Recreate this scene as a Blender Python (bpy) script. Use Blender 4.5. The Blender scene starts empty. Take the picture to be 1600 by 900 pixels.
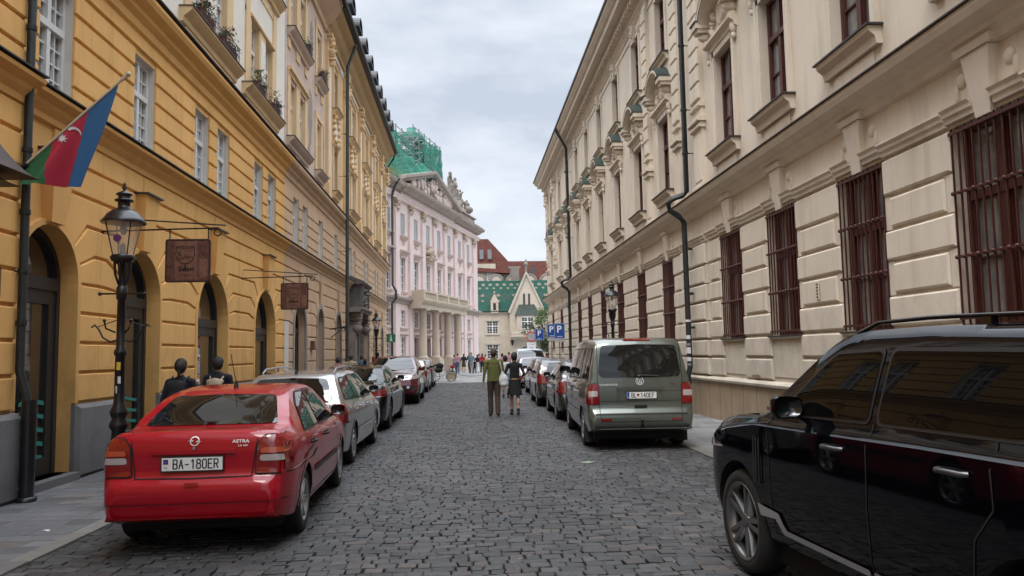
import bpy, bmesh, math, random
import numpy as np
from mathutils import Vector, Matrix
from mathutils.bvhtree import BVHTree
R = math.radians
random.seed(7)
rng = np.random.default_rng(11)
scene = bpy.context.scene
COL = scene.collection

# ---------------------------------------------------------------- camera
CAM_H = 1.72
fwd_c = Vector((728-800, -(552.5-450), -1200)).normalized()     # the street's direction seen by the camera
rt_c = Vector((1.0, 0.018, 0.0))
up_c = rt_c.cross(fwd_c).normalized()
rt_c = fwd_c.cross(up_c).normalized()
cam_d = bpy.data.cameras.new('camera')
cam_d.sensor_width = 36.0; cam_d.lens = 27.0
cam_d.clip_start = 0.05; cam_d.clip_end = 2000
cam = bpy.data.objects.new('camera', cam_d); COL.objects.link(cam)
M3 = Matrix((rt_c, fwd_c, up_c))                                 # rows: world axes in camera space
cam.matrix_world = Matrix.Translation((0, 0, CAM_H)) @ M3.to_4x4()
scene.camera = cam
# ---------------------------------------------------------------- world, sun, exposure
SUN_EL, SUN_AZ = 58.0, 205.0     # azimuth clockwise from +Y
w = bpy.data.worlds.new('World'); scene.world = w; w.use_nodes = True
nt = w.node_tree; nt.nodes.clear()
def N(tree, t, **k):
    n = tree.nodes.new(t)
    for a, b in k.items(): setattr(n, a, b)
    return n
out = N(nt, 'ShaderNodeOutputWorld'); bg = N(nt, 'ShaderNodeBackground')
bg.inputs['Strength'].default_value = 0.15
sky = N(nt, 'ShaderNodeTexSky', sky_type='NISHITA', sun_disc=False)
sky.sun_elevation = R(SUN_EL); sky.sun_rotation = R(SUN_AZ); sky.air_density = 1.2; sky.dust_density = 2.0
tc = N(nt, 'ShaderNodeTexCoord'); mp = N(nt, 'ShaderNodeMapping')
mp.inputs['Scale'].default_value = (1.0, 1.0, 2.6)
nz = N(nt, 'ShaderNodeTexNoise'); nz.inputs['Scale'].default_value = 4.2; nz.inputs['Detail'].default_value = 6; nz.inputs['Roughness'].default_value = .52
nt.links.new(tc.outputs['Generated'], mp.inputs['Vector']); nt.links.new(mp.outputs['Vector'], nz.inputs['Vector'])
cr = N(nt, 'ShaderNodeValToRGB')
cr.color_ramp.elements[0].position = .38; cr.color_ramp.elements[0].color = (2.05, 2.25, 2.58, 1)
cr.color_ramp.elements[1].position = .62; cr.color_ramp.elements[1].color = (3.05, 3.2, 3.42, 1)
nt.links.new(nz.outputs['Fac'], cr.inputs['Fac'])
# an overcast sky is brighter towards the zenith
sx = N(nt, 'ShaderNodeSeparateXYZ'); nt.links.new(tc.outputs['Generated'], sx.inputs[0])
mr = N(nt, 'ShaderNodeMapRange'); mr.inputs['From Min'].default_value = .44; mr.inputs['From Max'].default_value = 1.0
mr.inputs['To Min'].default_value = 1.0; mr.inputs['To Max'].default_value = 6.5
nt.links.new(sx.outputs['Z'], mr.inputs['Value'])
vm = N(nt, 'ShaderNodeVectorMath', operation='SCALE')
nt.links.new(cr.outputs['Color'], vm.inputs[0]); nt.links.new(mr.outputs['Result'], vm.inputs['Scale'])
mx = N(nt, 'ShaderNodeMix', data_type='RGBA'); mx.inputs['Factor'].default_value = .92
nt.links.new(sky.outputs['Color'], mx.inputs['A']); nt.links.new(vm.outputs[0], mx.inputs['B'])
nt.links.new(mx.outputs['Result'], bg.inputs['Color']); nt.links.new(bg.outputs[0], out.inputs[0])
sd = bpy.data.lights.new('sun', 'SUN'); sd.energy = 0.9; sd.angle = R(25); sd.color = (1, .96, .9)
sun = bpy.data.objects.new('sun', sd); COL.objects.link(sun)
a_, e_ = R(SUN_AZ), R(SUN_EL)
sdir = Vector((math.sin(a_)*math.cos(e_), math.cos(a_)*math.cos(e_), math.sin(e_)))
sun.rotation_euler = sdir.to_track_quat('Z', 'Y').to_euler(); sun.location = (0, 0, 40)
scene.view_settings.view_transform = 'Standard'; scene.view_settings.look = 'None'
scene.view_settings.exposure = 0.95; scene.view_settings.gamma = 1.0
scene.render.engine = 'CYCLES'

# ---------------------------------------------------------------- materials
def _bump(nt, b, src, strength, dist=.02):
    bp = N(nt, 'ShaderNodeBump'); bp.inputs['Strength'].default_value = strength; bp.inputs['Distance'].default_value = dist
    nt.links.new(src, bp.inputs['Height']); nt.links.new(bp.outputs[0], b.inputs['Normal'])
def mat(name, col, rough=.6, var=.0, vscale=2.0, bump=0.0, bscale=40.0, metal=0.0, coat=0.0, spec=.5, alpha=1.0, var2=None, streak=0.0, base=0.0, emit=None, attr=None):
    m = bpy.data.materials.new(name); m.use_nodes = True
    nt = m.node_tree; b = nt.nodes['Principled BSDF']
    c = (*col, 1)
    b.inputs['Base Color'].default_value = c; b.inputs['Roughness'].default_value = rough
    b.inputs['Metallic'].default_value = metal; b.inputs['Specular IOR Level'].default_value = spec
    b.inputs['Coat Weight'].default_value = coat; b.inputs['Coat Roughness'].default_value = .03
    b.inputs['Alpha'].default_value = alpha
    tc = N(nt, 'ShaderNodeTexCoord')
    cur = None
    if attr:
        at = N(nt, 'ShaderNodeAttribute', attribute_name=attr); cur = at.outputs['Color']
    if var > 0 or var2:
        nz = N(nt, 'ShaderNodeTexNoise'); nz.inputs['Scale'].default_value = vscale; nz.inputs['Detail'].default_value = 5; nz.inputs['Roughness'].default_value = .6
        nt.links.new(tc.outputs['Object'], nz.inputs['Vector'])
        rp = N(nt, 'ShaderNodeValToRGB'); rp.color_ramp.elements[0].position = .3; rp.color_ramp.elements[1].position = .7
        if attr:
            rp.color_ramp.elements[0].color = (1-var, 1-var, 1-var, 1); rp.color_ramp.elements[1].color = (1+var, 1+var, 1+var, 1)
        else:
            lo = tuple(x*(1-var) for x in col); hi = tuple(min(1, x*(1+var)) for x in (var2 or col))
            rp.color_ramp.elements[0].color = (*lo, 1); rp.color_ramp.elements[1].color = (*hi, 1)
        nt.links.new(nz.outputs['Fac'], rp.inputs['Fac'])
        if cur is None: cur = rp.outputs['Color']
        else:
            mm = N(nt, 'ShaderNodeMix', data_type='RGBA', blend_type='MULTIPLY'); mm.inputs['Factor'].default_value = 1
            nt.links.new(cur, mm.inputs['A']); nt.links.new(rp.outputs['Color'], mm.inputs['B']); cur = mm.outputs['Result']
    if streak > 0:       # rain streaks and grime with their own shape
        mp = N(nt, 'ShaderNodeMapping'); mp.inputs['Scale'].default_value = (2.2, 2.2, .22)
        n2 = N(nt, 'ShaderNodeTexNoise'); n2.inputs['Scale'].default_value = 1.6; n2.inputs['Detail'].default_value = 7; n2.inputs['Roughness'].default_value = .65
        nt.links.new(tc.outputs['Object'], mp.inputs['Vector']); nt.links.new(mp.outputs['Vector'], n2.inputs['Vector'])
        r2 = N(nt, 'ShaderNodeValToRGB'); r2.color_ramp.elements[0].position = .5; r2.color_ramp.elements[1].position = .78
        r2.color_ramp.elements[0].color = (1, 1, 1, 1); k = 1-streak; r2.color_ramp.elements[1].color = (k, k*.98, k*.95, 1)
        nt.links.new(n2.outputs['Fac'], r2.inputs['Fac'])
        mm = N(nt, 'ShaderNodeMix', data_type='RGBA', blend_type='MULTIPLY'); mm.inputs['Factor'].default_value = 1
        if cur is None: mm.inputs['A'].default_value = c
        else: nt.links.new(cur, mm.inputs['A'])
        nt.links.new(r2.outputs['Color'], mm.inputs['B']); cur = mm.outputs['Result']
    if base > 0:         # splash dirt near the pavement, with a ragged edge
        sp = N(nt, 'ShaderNodeSeparateXYZ'); nt.links.new(tc.outputs['Object'], sp.inputs[0])
        n5 = N(nt, 'ShaderNodeTexNoise'); n5.inputs['Scale'].default_value = 2.6; n5.inputs['Detail'].default_value = 8; n5.inputs['Roughness'].default_value = .7; nt.links.new(tc.outputs['Object'], n5.inputs['Vector'])
        ma = N(nt, 'ShaderNodeMath', operation='MULTIPLY_ADD'); nt.links.new(n5.outputs['Fac'], ma.inputs[0]); ma.inputs[1].default_value = -base*2.2; nt.links.new(sp.outputs['Z'], ma.inputs[2])
        m5 = N(nt, 'ShaderNodeMapRange'); nt.links.new(ma.outputs[0], m5.inputs['Value']); m5.inputs['From Min'].default_value = -base*.75; m5.inputs['From Max'].default_value = base*.25; m5.inputs['To Min'].default_value = .72; m5.inputs['To Max'].default_value = 1.0
        v5 = N(nt, 'ShaderNodeVectorMath', operation='SCALE'); nt.links.new(cur, v5.inputs[0]); nt.links.new(m5.outputs['Result'], v5.inputs['Scale']); cur = v5.outputs[0]
    if cur is not None: nt.links.new(cur, b.inputs['Base Color'])
    if bump > 0:
        n3 = N(nt, 'ShaderNodeTexNoise'); n3.inputs['Scale'].default_value = bscale; n3.inputs['Detail'].default_value = 4
        nt.links.new(tc.outputs['Object'], n3.inputs['Vector']); _bump(nt, b, n3.outputs['Fac'], bump)
    if emit: b.inputs['Emission Color'].default_value = (*emit[0], 1); b.inputs['Emission Strength'].default_value = emit[1]
    return m
M = {}
def dm(key, *a, **k): M[key] = mat(key, *a, **k)
dm('ochre', (.73, .415, .135), .85, .08, .9, .12, 60, streak=.22, base=1.5)
dm('ochre_trim', (.71, .395, .125), .85, .06, 1.5, .1, 60, streak=.14)
dm('peach', (.56, .38, .235), .85, .08, 1.2, .15, 50, streak=.2, base=1.5)
dm('peach_trim', (.70, .495, .275), .85, .07, 1.5, .1, 60, streak=.14)
dm('offwhite', (.74, .69, .60), .85, .06, 1.5, .12, 50, streak=.12)
dm('pinkish', (.55, .42, .34), .88, .10, 1.2, .2, 40, streak=.2)
dm('render_grey', (.30, .25, .21), .9, .15, 3.0, .3, 40)
dm('plinth_grey', (.155, .15, .15), .85, .12, 3.0, .5, 90, streak=.2, base=.5)
dm('reveal_white', (.62, .58, .52), .8, .05, 3, streak=.08)
dm('paint_white', (.66, .66, .65), .5, .05, 5, streak=.12)
dm('cream', (.665, .58, .47), .85, .07, .8, .12, 60, streak=.24, base=1.9)
dm('cream_trim', (.62, .535, .43), .85, .06, 1.4, .1, 60, streak=.16)
dm('tile_beige', (.33, .245, .155), .55, .14, 2.2, .1, 30, streak=.2)
dm('sheet_metal', (.05, .05, .052), .5, .2, 4, metal=.4)
dm('sheet_brown', (.055, .04, .035), .55, .2, 3, metal=.3)
dm('copper', (.052, .066, .058), .85, .2, 3, streak=.2, spec=.15)
dm('pipe_dark', (.022, .026, .026), .45, .25, 6, metal=.3)
dm('pipe_green', (.06, .075, .07), .5, .3, 5, metal=.3)
dm('iron', (.012, .012, .013), .35, .2, 20, bump=.05, metal=.2, coat=.2)
dm('redwood', (.062, .014, .011), .45, .2, 6, bump=.05)
dm('anthracite', (.022, .024, .026), .4, .1, 5)
dm('glass_dark', (.02, .021, .022), .03, spec=1.0, var=.3, vscale=1.3, coat=1.0)
dm('glass_curtain', (.17, .17, .165), .06, spec=.8, var=.35, vscale=2.3, coat=.6)
dm('glass_grey', (.07, .07, .07), .05, spec=.8, var=.4, vscale=2.3, coat=.5)
dm('roof_dark', (.03, .03, .034), .5, .2, 3)
dm('pink', (.74, .60, .565), .85, .05, .8, .08, 50, streak=.10)
dm('pink_trim', (.60, .49, .44), .85, .07, .8, .08, 50, streak=.14)
dm('stone', (.53, .445, .345), .85, .12, .9, .15, 30, streak=.16)
dm('stone_cornice', (.42, .36, .315), .85, .15, .9, .2, 30, streak=.25)
dm('stone_old', (.22, .19, .165), .9, .25, 3.0, .4, 25)
dm('stone_dark', (.12, .11, .10), .9, .3, 3.0, .4, 25)
dm('annex_stone', (.50, .44, .355), .9, .1, .6, .15, 30, streak=.14)
dm('green_tile', (.016, .057, .041), .85, .2, 1.2, .2, 20, spec=.15)
dm('tile_cream', (.20, .15, .105), .5)
dm('tile_red', (.10, .03, .02), .6)
dm('redroof', (.078, .028, .022), .95, .25, 1.5, .5, 14, spec=.1)
dm('net', (.012, .20, .125), .8, .25, 1.5)
dm('scaf', (.22, .26, .25), .4, .1, 3, metal=.6)
dm('plank', (.40, .30, .16), .8, .2, 4)
dm('foliage', (.035, .06, .018), .7, .5, 5)
dm('foliage_light', (.075, .12, .03), .7, .3, 5)
dm('heather', (.12, .07, .075), .8, .3, 8)
dm('bark', (.08, .06, .045), .9, .3, 8, .4)
dm('terracotta', (.11, .035, .025), .8, .15, 8)
dm('rubber', (.012, .012, .012), .75, .1, 30, bump=.1)
dm('black_plastic', (.015, .015, .016), .45)
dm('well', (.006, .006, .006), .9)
dm('alloy', (.42, .42, .43), .34, metal=.7)
dm('silver_trim', (.45, .46, .48), .3, metal=.5)
dm('alloy_dark', (.12, .12, .125), .35, metal=.8)
dm('alloy_mid', (.20, .20, .205), .28, metal=.8)
dm('chrome', (.75, .76, .78), .12, metal=1.0)
dm('badge_metal', (.7, .7, .7), .35, metal=.5)
dm('carglass', (.008, .009, .009), .012, spec=.75)
dm('carglass_tint', (.003, .003, .003), .012, spec=.16)
dm('lamp_red', (.19, .004, .004), .12, coat=1.0)
dm('lamp_dark_red', (.17, .006, .006), .15, coat=1.0)
dm('lamp_clear', (.52, .45, .44), .12, coat=1.0, metal=.3)
dm('lamp_amber', (.42, .07, .03), .15, coat=1.0)
dm('plate_white', (.72, .72, .70), .35)
dm('plate_black', (.01, .01, .01), .5)
dm('euro_blue', (.015, .06, .32), .4)
dm('paint_red', (.31, .003, .012), .3, var=.05, vscale=1.5, coat=.75, spec=.2)
dm('paint_black', (.003, .003, .004), .18, coat=1.0, spec=.0)
dm('paint_navy', (.002, .0022, .0035), .10, coat=.75, spec=.0)
dm('paint_silver', (.42, .42, .42), .28, metal=.75, coat=1.0)
dm('paint_wine', (.085, .004, .008), .25, metal=.2, coat=1.0)
dm('paint_grey', (.018, .019, .019), .28, metal=.2, coat=1.0)
dm('paint_greygreen', (.135, .15, .125), .30, metal=.7, coat=1.0)
dm('paint_bronze', (.075, .07, .066), .28, metal=.6, coat=1.0)
dm('paint_pink', (.52, .40, .42), .28, metal=.4, coat=1.0)
dm('paint_bluewhite', (.5, .58, .68), .3, coat=1.0)
dm('sign_blue', (.008, .065, .27), .4)
dm('sign_red', (.55, .02, .03), .4)
dm('sign_white', (.7, .7, .7), .4)
dm('sign_grey', (.35, .35, .35), .45)
dm('sign_green', (.01, .16, .07), .4)
dm('sign_rust', (.115, .045, .028), .55, .35, 14, .35, 30)
dm('sign_rust_light', (.19, .085, .055), .55, .3, 14, .2, 30)
dm('sign_ink', (.015, .01, .008), .6)
dm('flag_blue', (.03, .12, .27), .8)
dm('flag_red', (.42, .02, .045), .8)
dm('flag_green', (.025, .13, .045), .8)
dm('flag_white', (.6, .6, .6), .8)
dm('pole_wood', (.45, .38, .28), .6)
dm('sticker_yellow', (.6, .45, .05), .5)
dm('sticker_white', (.6, .6, .6), .5, .3, 40)
dm('sticker_purple', (.10, .02, .13), .5)
dm('teal', (.03, .22, .19), .5)
dm('skin', (.42, .24, .17), .55)
dm('hair_dark', (.018, .012, .010), .7, .3, 60, .5, 90)
dm('hair_brown', (.055, .028, .016), .7, .3, 60, .5, 90)
dm('hair_red', (.17, .06, .03), .7, .3, 60, .5, 90)
dm('c_olive', (.105, .11, .028), .9, .12, 8, .4, 18)
dm('c_brown', (.055, .034, .024), .9, .15, 8, .4, 14)
dm('c_black', (.009, .009, .010), .9, .2, 8, .3, 14)
dm('c_navy', (.010, .012, .020), .9, .2, 8, .3, 14)
dm('c_jeans', (.05, .085, .15), .9, .2, 10, .3, 14)
dm('c_ljeans', (.13, .2, .28), .9, .2, 10, .3, 14)
dm('c_white', (.6, .6, .6), .9, .1, 8, .3, 14)
dm('c_pink', (.38, .2, .24), .9, .1, 8)
dm('c_red', (.3, .02, .03), .9, .1, 8)
dm('c_grey', (.2, .2, .21), .9, .1, 8)
dm('c_beige', (.4, .32, .22), .9, .1, 8)
dm('c_teal', (.10, .17, .2), .9, .1, 8)
dm('c_darkgrey', (.03, .03, .028), .9, .1, 8)
dm('belt_gold', (.32, .16, .03), .6)
dm('shoe', (.012, .010, .009), .6)
dm('joint', (.034, .031, .028), .95, .3, 30, .3, 60)
dm('sett', (.1, .1, .1), .60, .22, 26, .35, 70, attr='stone_col', spec=.45)
dm('slab', (.1, .1, .1), .62, .14, 9, .2, 60, attr='stone_col')
# lamp glass: thin clear glass
gl = bpy.data.materials.new('lantern_glass'); gl.use_nodes = True; g_ = gl.node_tree
b_ = g_.nodes['Principled BSDF']; b_.inputs['Base Color'].default_value = (.8, .72, .62, 1); b_.inputs['Roughness'].default_value = .05; b_.inputs['Alpha'].default_value = .28
b_.inputs['Specular IOR Level'].default_value = .8
M['lantern_glass'] = gl
# netting: open weave
nm = M['net']; n_ = nm.node_tree; b_ = n_.nodes['Principled BSDF']
tc_ = N(n_, 'ShaderNodeTexCoord'); q = N(n_, 'ShaderNodeTexNoise'); q.inputs['Scale'].default_value = 1.1; q.inputs['Detail'].default_value = 4
n_.links.new(tc_.outputs['Object'], q.inputs['Vector']); rr_ = N(n_, 'ShaderNodeMapRange')
rr_.inputs['From Min'].default_value = .35; rr_.inputs['From Max'].default_value = .65; rr_.inputs['To Min'].default_value = .45; rr_.inputs['To Max'].default_value = .92
n_.links.new(q.outputs['Fac'], rr_.inputs['Value']); n_.links.new(rr_.outputs[0], b_.inputs['Alpha'])

# ---------------------------------------------------------------- object helpers
def mk(name, me, parent=None, loc=(0, 0, 0), rot=(0, 0, 0)):
    o = bpy.data.objects.new(name, me); COL.objects.link(o)
    o.location = loc; o.rotation_euler = rot
    if parent: o.parent = parent
    return o
def tag(o, label=None, cat=None, group=None, kind=None):
    if label: o['label'] = label
    if cat: o['category'] = cat
    if group: o['group'] = group
    if kind: o['kind'] = kind
    return o
def thing(name, label, cat, loc=(0, 0, 0), rz=0, group=None):
    return tag(mk(name, None, None, loc, (0, 0, rz)), label, cat, group)
FL = lambda u, n, z: (n, u, z)       # facade facing +X, u runs along +Y
FR = lambda u, n, z: (-n, u, z)      # facade facing -X
FF = lambda u, n, z: (u, -n, z)      # facade facing -Y
FI = lambda x, y, z: (x, y, z)
class G:
    def __init__(s, f=FI): s.v = []; s.f = []; s.m = []; s.fn = f; s.sm = []
    def add(s, pts, faces, mi=0, sm=False):
        b = len(s.v); s.v += [s.fn(*p) for p in pts]
        for q in faces: s.f.append([b+i for i in q]); s.m.append(mi); s.sm.append(sm)
    def box(s, a0, a1, b0, b1, c0, c1, mi=0):
        p = [(a, b, c) for a in (a0, a1) for b in (b0, b1) for c in (c0, c1)]
        s.add(p, [(0, 1, 3, 2), (4, 6, 7, 5), (0, 4, 5, 1), (2, 3, 7, 6), (0, 2, 6, 4), (1, 5, 7, 3)], mi)
    def quad(s, *p, mi=0): s.add(p, [tuple(range(len(p)))], mi)
    def slab(s, poly, n0, n1, bev=.015, mi=0):
        """outline in (u,z) raised from n0 to n1 with chamfered edges"""
        k = len(poly); ar = sum(poly[i][0]*poly[(i+1) % k][1]-poly[(i+1) % k][0]*poly[i][1] for i in range(k))
        if ar < 0: poly = poly[::-1]
        ins = []
        for i in range(k):
            a, b, c = Vector(poly[i-1]), Vector(poly[i]), Vector(poly[(i+1) % k])
            d1 = (b-a).normalized(); d2 = (c-b).normalized(); m1 = Vector((-d1.y, d1.x)); m2 = Vector((-d2.y, d2.x))
            mm = m1+m2; mm = mm.normalized() if mm.length > 1e-6 else m1
            ins.append(b+mm*bev/max(.4, mm.dot(m1)))
        p = [(a, n0, b) for a, b in poly]+[(a, n1-bev, b) for a, b in poly]+[(a.x, n1, a.y) for a in ins]
        f = [(i, (i+1) % k, k+(i+1) % k, k+i) for i in range(k)]+[(k+i, k+(i+1) % k, 2*k+(i+1) % k, 2*k+i) for i in range(k)]
        f.append(tuple(range(2*k, 3*k))); s.add(p, f, mi)
    def prof(s, u0, u1, pr, mi=0, cap=True):
        """profile [(n,z)] run along u"""
        k = len(pr); p = [(u0, n, z) for n, z in pr]+[(u1, n, z) for n, z in pr]
        f = [(i, i+1, k+i+1, k+i) for i in range(k-1)]
        if cap: f += [tuple(range(k)), tuple(range(k, 2*k))]
        s.add(p, f, mi)
    def sweep(s, path, pr, mi=0):
        """profile [(n,z)] along path [(x,y)] (local axes), n to the right of travel"""
        P = [Vector(p) for p in path]; rows = []
        for i, p in enumerate(P):
            d1 = (p-P[i-1]).normalized() if i else (P[1]-p).normalized()
            d2 = (P[i+1]-p).normalized() if i < len(P)-1 else d1
            n1 = Vector((d1.y, -d1.x)); n2 = Vector((d2.y, -d2.x)); m = (n1+n2).normalized(); k = 1/max(.35, m.dot(n1))
            rows.append([(p.x+m.x*n*k, p.y+m.y*n*k, z) for n, z in pr])
        k = len(pr); old = s.fn; s.fn = FI
        s.add([q for r in rows for q in r], [(i*k+j, i*k+j+1, (i+1)*k+j+1, (i+1)*k+j) for i in range(len(rows)-1) for j in range(k-1)]+[tuple(range(k)), tuple(range((len(rows)-1)*k, len(rows)*k))], mi)
        s.fn = old
    def lathe(s, c, pr, seg=16, mi=0, sm=True, axis=2, cap=True):
        """pr [(r,h)] turned about an axis through c"""
        p = []
        for r, h in pr:
            for j in range(seg):
                t = 2*math.pi*j/seg; a, b = r*math.cos(t), r*math.sin(t)
                q = (a, b, h) if axis == 2 else ((h, a, b) if axis == 0 else (a, h, b))
                p.append((c[0]+q[0], c[1]+q[1], c[2]+q[2]))
        k = len(pr)
        f = [(i*seg+j, i*seg+(j+1) % seg, (i+1)*seg+(j+1) % seg, (i+1)*seg+j) for i in range(k-1) for j in range(seg)]
        s.add(p, f, mi, sm)
        if cap: s.add(p[:seg], [tuple(range(seg))], mi); s.add(p[-seg:], [tuple(range(seg))], mi)
    def tube(s, pts, r, seg=8, mi=0, sm=True):
        P = [Vector(p) for p in pts]; rows = []
        rs = r if isinstance(r, (list, tuple)) else [r]*len(P)
        for i, p in enumerate(P):
            d = ((P[i+1] if i < len(P)-1 else p)-(P[i-1] if i else p)).normalized()
            a = Vector((0, 0, 1)) if abs(d.z) < .9 else Vector((1, 0, 0))
            x = d.cross(a).normalized(); y = d.cross(x).normalized()
            rows.append([tuple(p+(x*math.cos(2*math.pi*j/seg)+y*math.sin(2*math.pi*j/seg))*rs[i]) for j in range(seg)])
        s.add([q for r_ in rows for q in r_], [(i*seg+j, i*seg+(j+1) % seg, (i+1)*seg+(j+1) % seg, (i+1)*seg+j) for i in range(len(rows)-1) for j in range(seg)], mi, sm)
        s.add(rows[0], [tuple(range(seg))], mi); s.add(rows[-1], [tuple(range(seg))], mi)
    def ball(s, c, r, seg=8, rings=6, mi=0):
        r = r if isinstance(r, (list, tuple)) else (r, r, r); p = []
        for i in range(rings+1):
            ph = math.pi*i/rings
            for j in range(seg):
                t = 2*math.pi*j/seg
                p.append((c[0]+r[0]*math.sin(ph)*math.cos(t), c[1]+r[1]*math.sin(ph)*math.sin(t), c[2]+r[2]*math.cos(ph)))
        s.add(p, [(i*seg+j, i*seg+(j+1) % seg, (i+1)*seg+(j+1) % seg, (i+1)*seg+j) for i in range(rings) for j in range(seg)], mi, True)
    def mesh(s, name, mats):
        me = bpy.data.meshes.new(name); me.from_pydata(s.v, [], s.f)
        for m in mats: me.materials.append(M[m])
        me.polygons.foreach_set('material_index', s.m); me.polygons.foreach_set('use_smooth', s.sm); me.update()
        return me
    def build(s, name, mats, parent=None, loc=(0, 0, 0), rot=(0, 0, 0)):
        if isinstance(mats, str): mats = [mats]
        return mk(name, s.mesh(name, mats), parent, loc, rot)
def text_verts(txt, size, align='CENTER', sx=1.0, bold=0.0):
    c = bpy.data.curves.new('t', 'FONT'); c.body = txt; c.size = size; c.align_x = align; c.align_y = 'CENTER'; c.offset = bold; c.resolution_u = 3
    o = bpy.data.objects.new('t', c); COL.objects.link(o)
    dg = bpy.context.evaluated_depsgraph_get(); me = bpy.data.meshes.new_from_object(o.evaluated_get(dg))
    v = [(p.co.x*sx, p.co.y) for p in me.vertices]; f = [tuple(p.vertices) for p in me.polygons]
    bpy.data.objects.remove(o); bpy.data.curves.remove(c); bpy.data.meshes.remove(me)
    return v, f
def add_text(g, txt, size, fn, mi=0, **k):
    v, f = text_verts(txt, size, **k); g.add([fn(a, b) for a, b in v], f, mi)
def arc(cu, cz, r, a0, a1, n=12): return [(cu+r*math.cos(R(a0+(a1-a0)*i/n)), cz+r*math.sin(R(a0+(a1-a0)*i/n))) for i in range(n+1)]
# ================================================================ ground
def stones(name, xs, ys, sx, sy, z, gap, bev, cols, jit=.1, hj=.004, kind='sett', warp=0.0, taper=True, tilt=.004):
    """real paving stones laid in rows across the street"""
    V = []; F = []; C = []
    y = ys[0]; row = 0
    r = random.Random(len(name)*13+3)
    while y < ys[1]:
        h = sy*(1+r.uniform(-jit, jit)*.8)
        x = xs[0]; k = r.uniform(.3, 1.0)
        while x < xs[1]-.02:
            wd = min(sx*(1+r.uniform(-jit, jit)*2.2)*k, xs[1]-x); k = 1
            if xs[1]-(x+wd) < sx*.3: wd = xs[1]-x
            def wy(a): return warp*(math.sin(a*.9+y*.13)+.55*math.sin(a*2.3+y*.41+1.3)+.4*math.sin(a*4.7+y*.9))
            g = gap*.5*(1+r.uniform(-.2, .9))
            q = []
            for (a, b) in ((x+g, y+g), (x+wd-g, y+g), (x+wd-g, y+h-g), (x+g, y+h-g)):
                q.append((a+r.uniform(-1, 1)*jit*.07, b+wy(a)+r.uniform(-1, 1)*jit*.07))
            cx = sum(p[0] for p in q)/4; cy = sum(p[1] for p in q)/4
            zz = z+r.uniform(-hj, hj); tx = r.uniform(-tilt, tilt); ty = r.uniform(-tilt, tilt)
            b0 = len(V)
            for p in q: V.append((p[0], p[1], z-.03))
            for p in q: V.append((p[0], p[1], zz-bev*.55))
            for p in q:
                dx, dy = cx-p[0], cy-p[1]; L = math.hypot(dx, dy); e = bev*1.5/L
                a, b = p[0]+dx*e, p[1]+dy*e
                V.append((a, b, zz+(a-cx)*tx*8+(b-cy)*ty*8))
            for i in range(4):
                j = (i+1) % 4
                F.append((b0+i, b0+j, b0+4+j, b0+4+i)); F.append((b0+4+i, b0+4+j, b0+8+j, b0+8+i))
            F.append((b0+8, b0+9, b0+10, b0+11))
            c = r.choice(cols); m = r.uniform(.78, 1.2)*(1+.16*math.sin(x*1.1+1.7*math.sin(y*.31))*math.sin(y*.47+x*.6)+.08*math.sin(x*3.1+y*1.9)); c = (c[0]*m, c[1]*m, c[2]*m, 1)
            C += [c]*12
            x += wd
        y += h; row += 1
    me = bpy.data.meshes.new(name); me.from_pydata(V, [], F)
    at = me.color_attributes.new('stone_col', 'FLOAT_COLOR', 'POINT'); at.data.foreach_set('color', np.array(C, dtype=np.float32).ravel())
    me.materials.append(M[kind])
    return tag(mk(name, me), kind='structure')
KL, KR = -3.75, 3.86
g = G(); g.box(-320, 320, -60, 420, -.4, -.034); tag(g.build('ground', 'joint'), kind='structure')
setts = [(.041, .041, .042)]*8+[(.052, .0515, .052)]*5+[(.030, .030, .031)]*5+[(.062, .060, .061)]*1+[(.07, .059, .054)]*1+[(.054, .047, .045)]*2
stones('road', (KL, KR), (-3, 46.2), .165, .122, 0, .008, .009, setts, jit=.17, hj=.0045, warp=.04, tilt=.005)
slabc = [(.108, .108, .113)]*5+[(.128, .128, .132)]*3+[(.09, .091, .095)]*4+[(.13, .118, .11)]
stones('pavement', (-5.85, KL-.20), (-3, 56), .62, .235, .012, .006, .004, slabc, jit=.05, hj=.0015, kind='slab', tilt=.0006)
slabr = [(.165, .162, .16)]*5+[(.19, .187, .185)]*3+[(.14, .138, .138)]*4
stones('pavement', (KR+.20, 6.3), (-3, 57), .6, .42, .012, .006, .004, slabr, jit=.05, hj=.0015, kind='slab', tilt=.0006)
kc = [(.17, .158, .14), (.15, .142, .13), (.185, .165, .145)]
for a in (KL-.198, KR+.002):
    stones('kerb', (a, a+.196), (-3, 46.2), .9, 1.0, .016, .008, .008, kc, jit=.05, hj=.001, kind='slab', tilt=.0005)
plc = [(.22, .215, .21), (.25, .245, .24), (.19, .188, .188)]
stones('plaza', (-40, 45), (46.25, 100), 1.1, .75, .008, .012, .004, plc, jit=.05, hj=.001, kind='slab', tilt=.0005)

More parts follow.
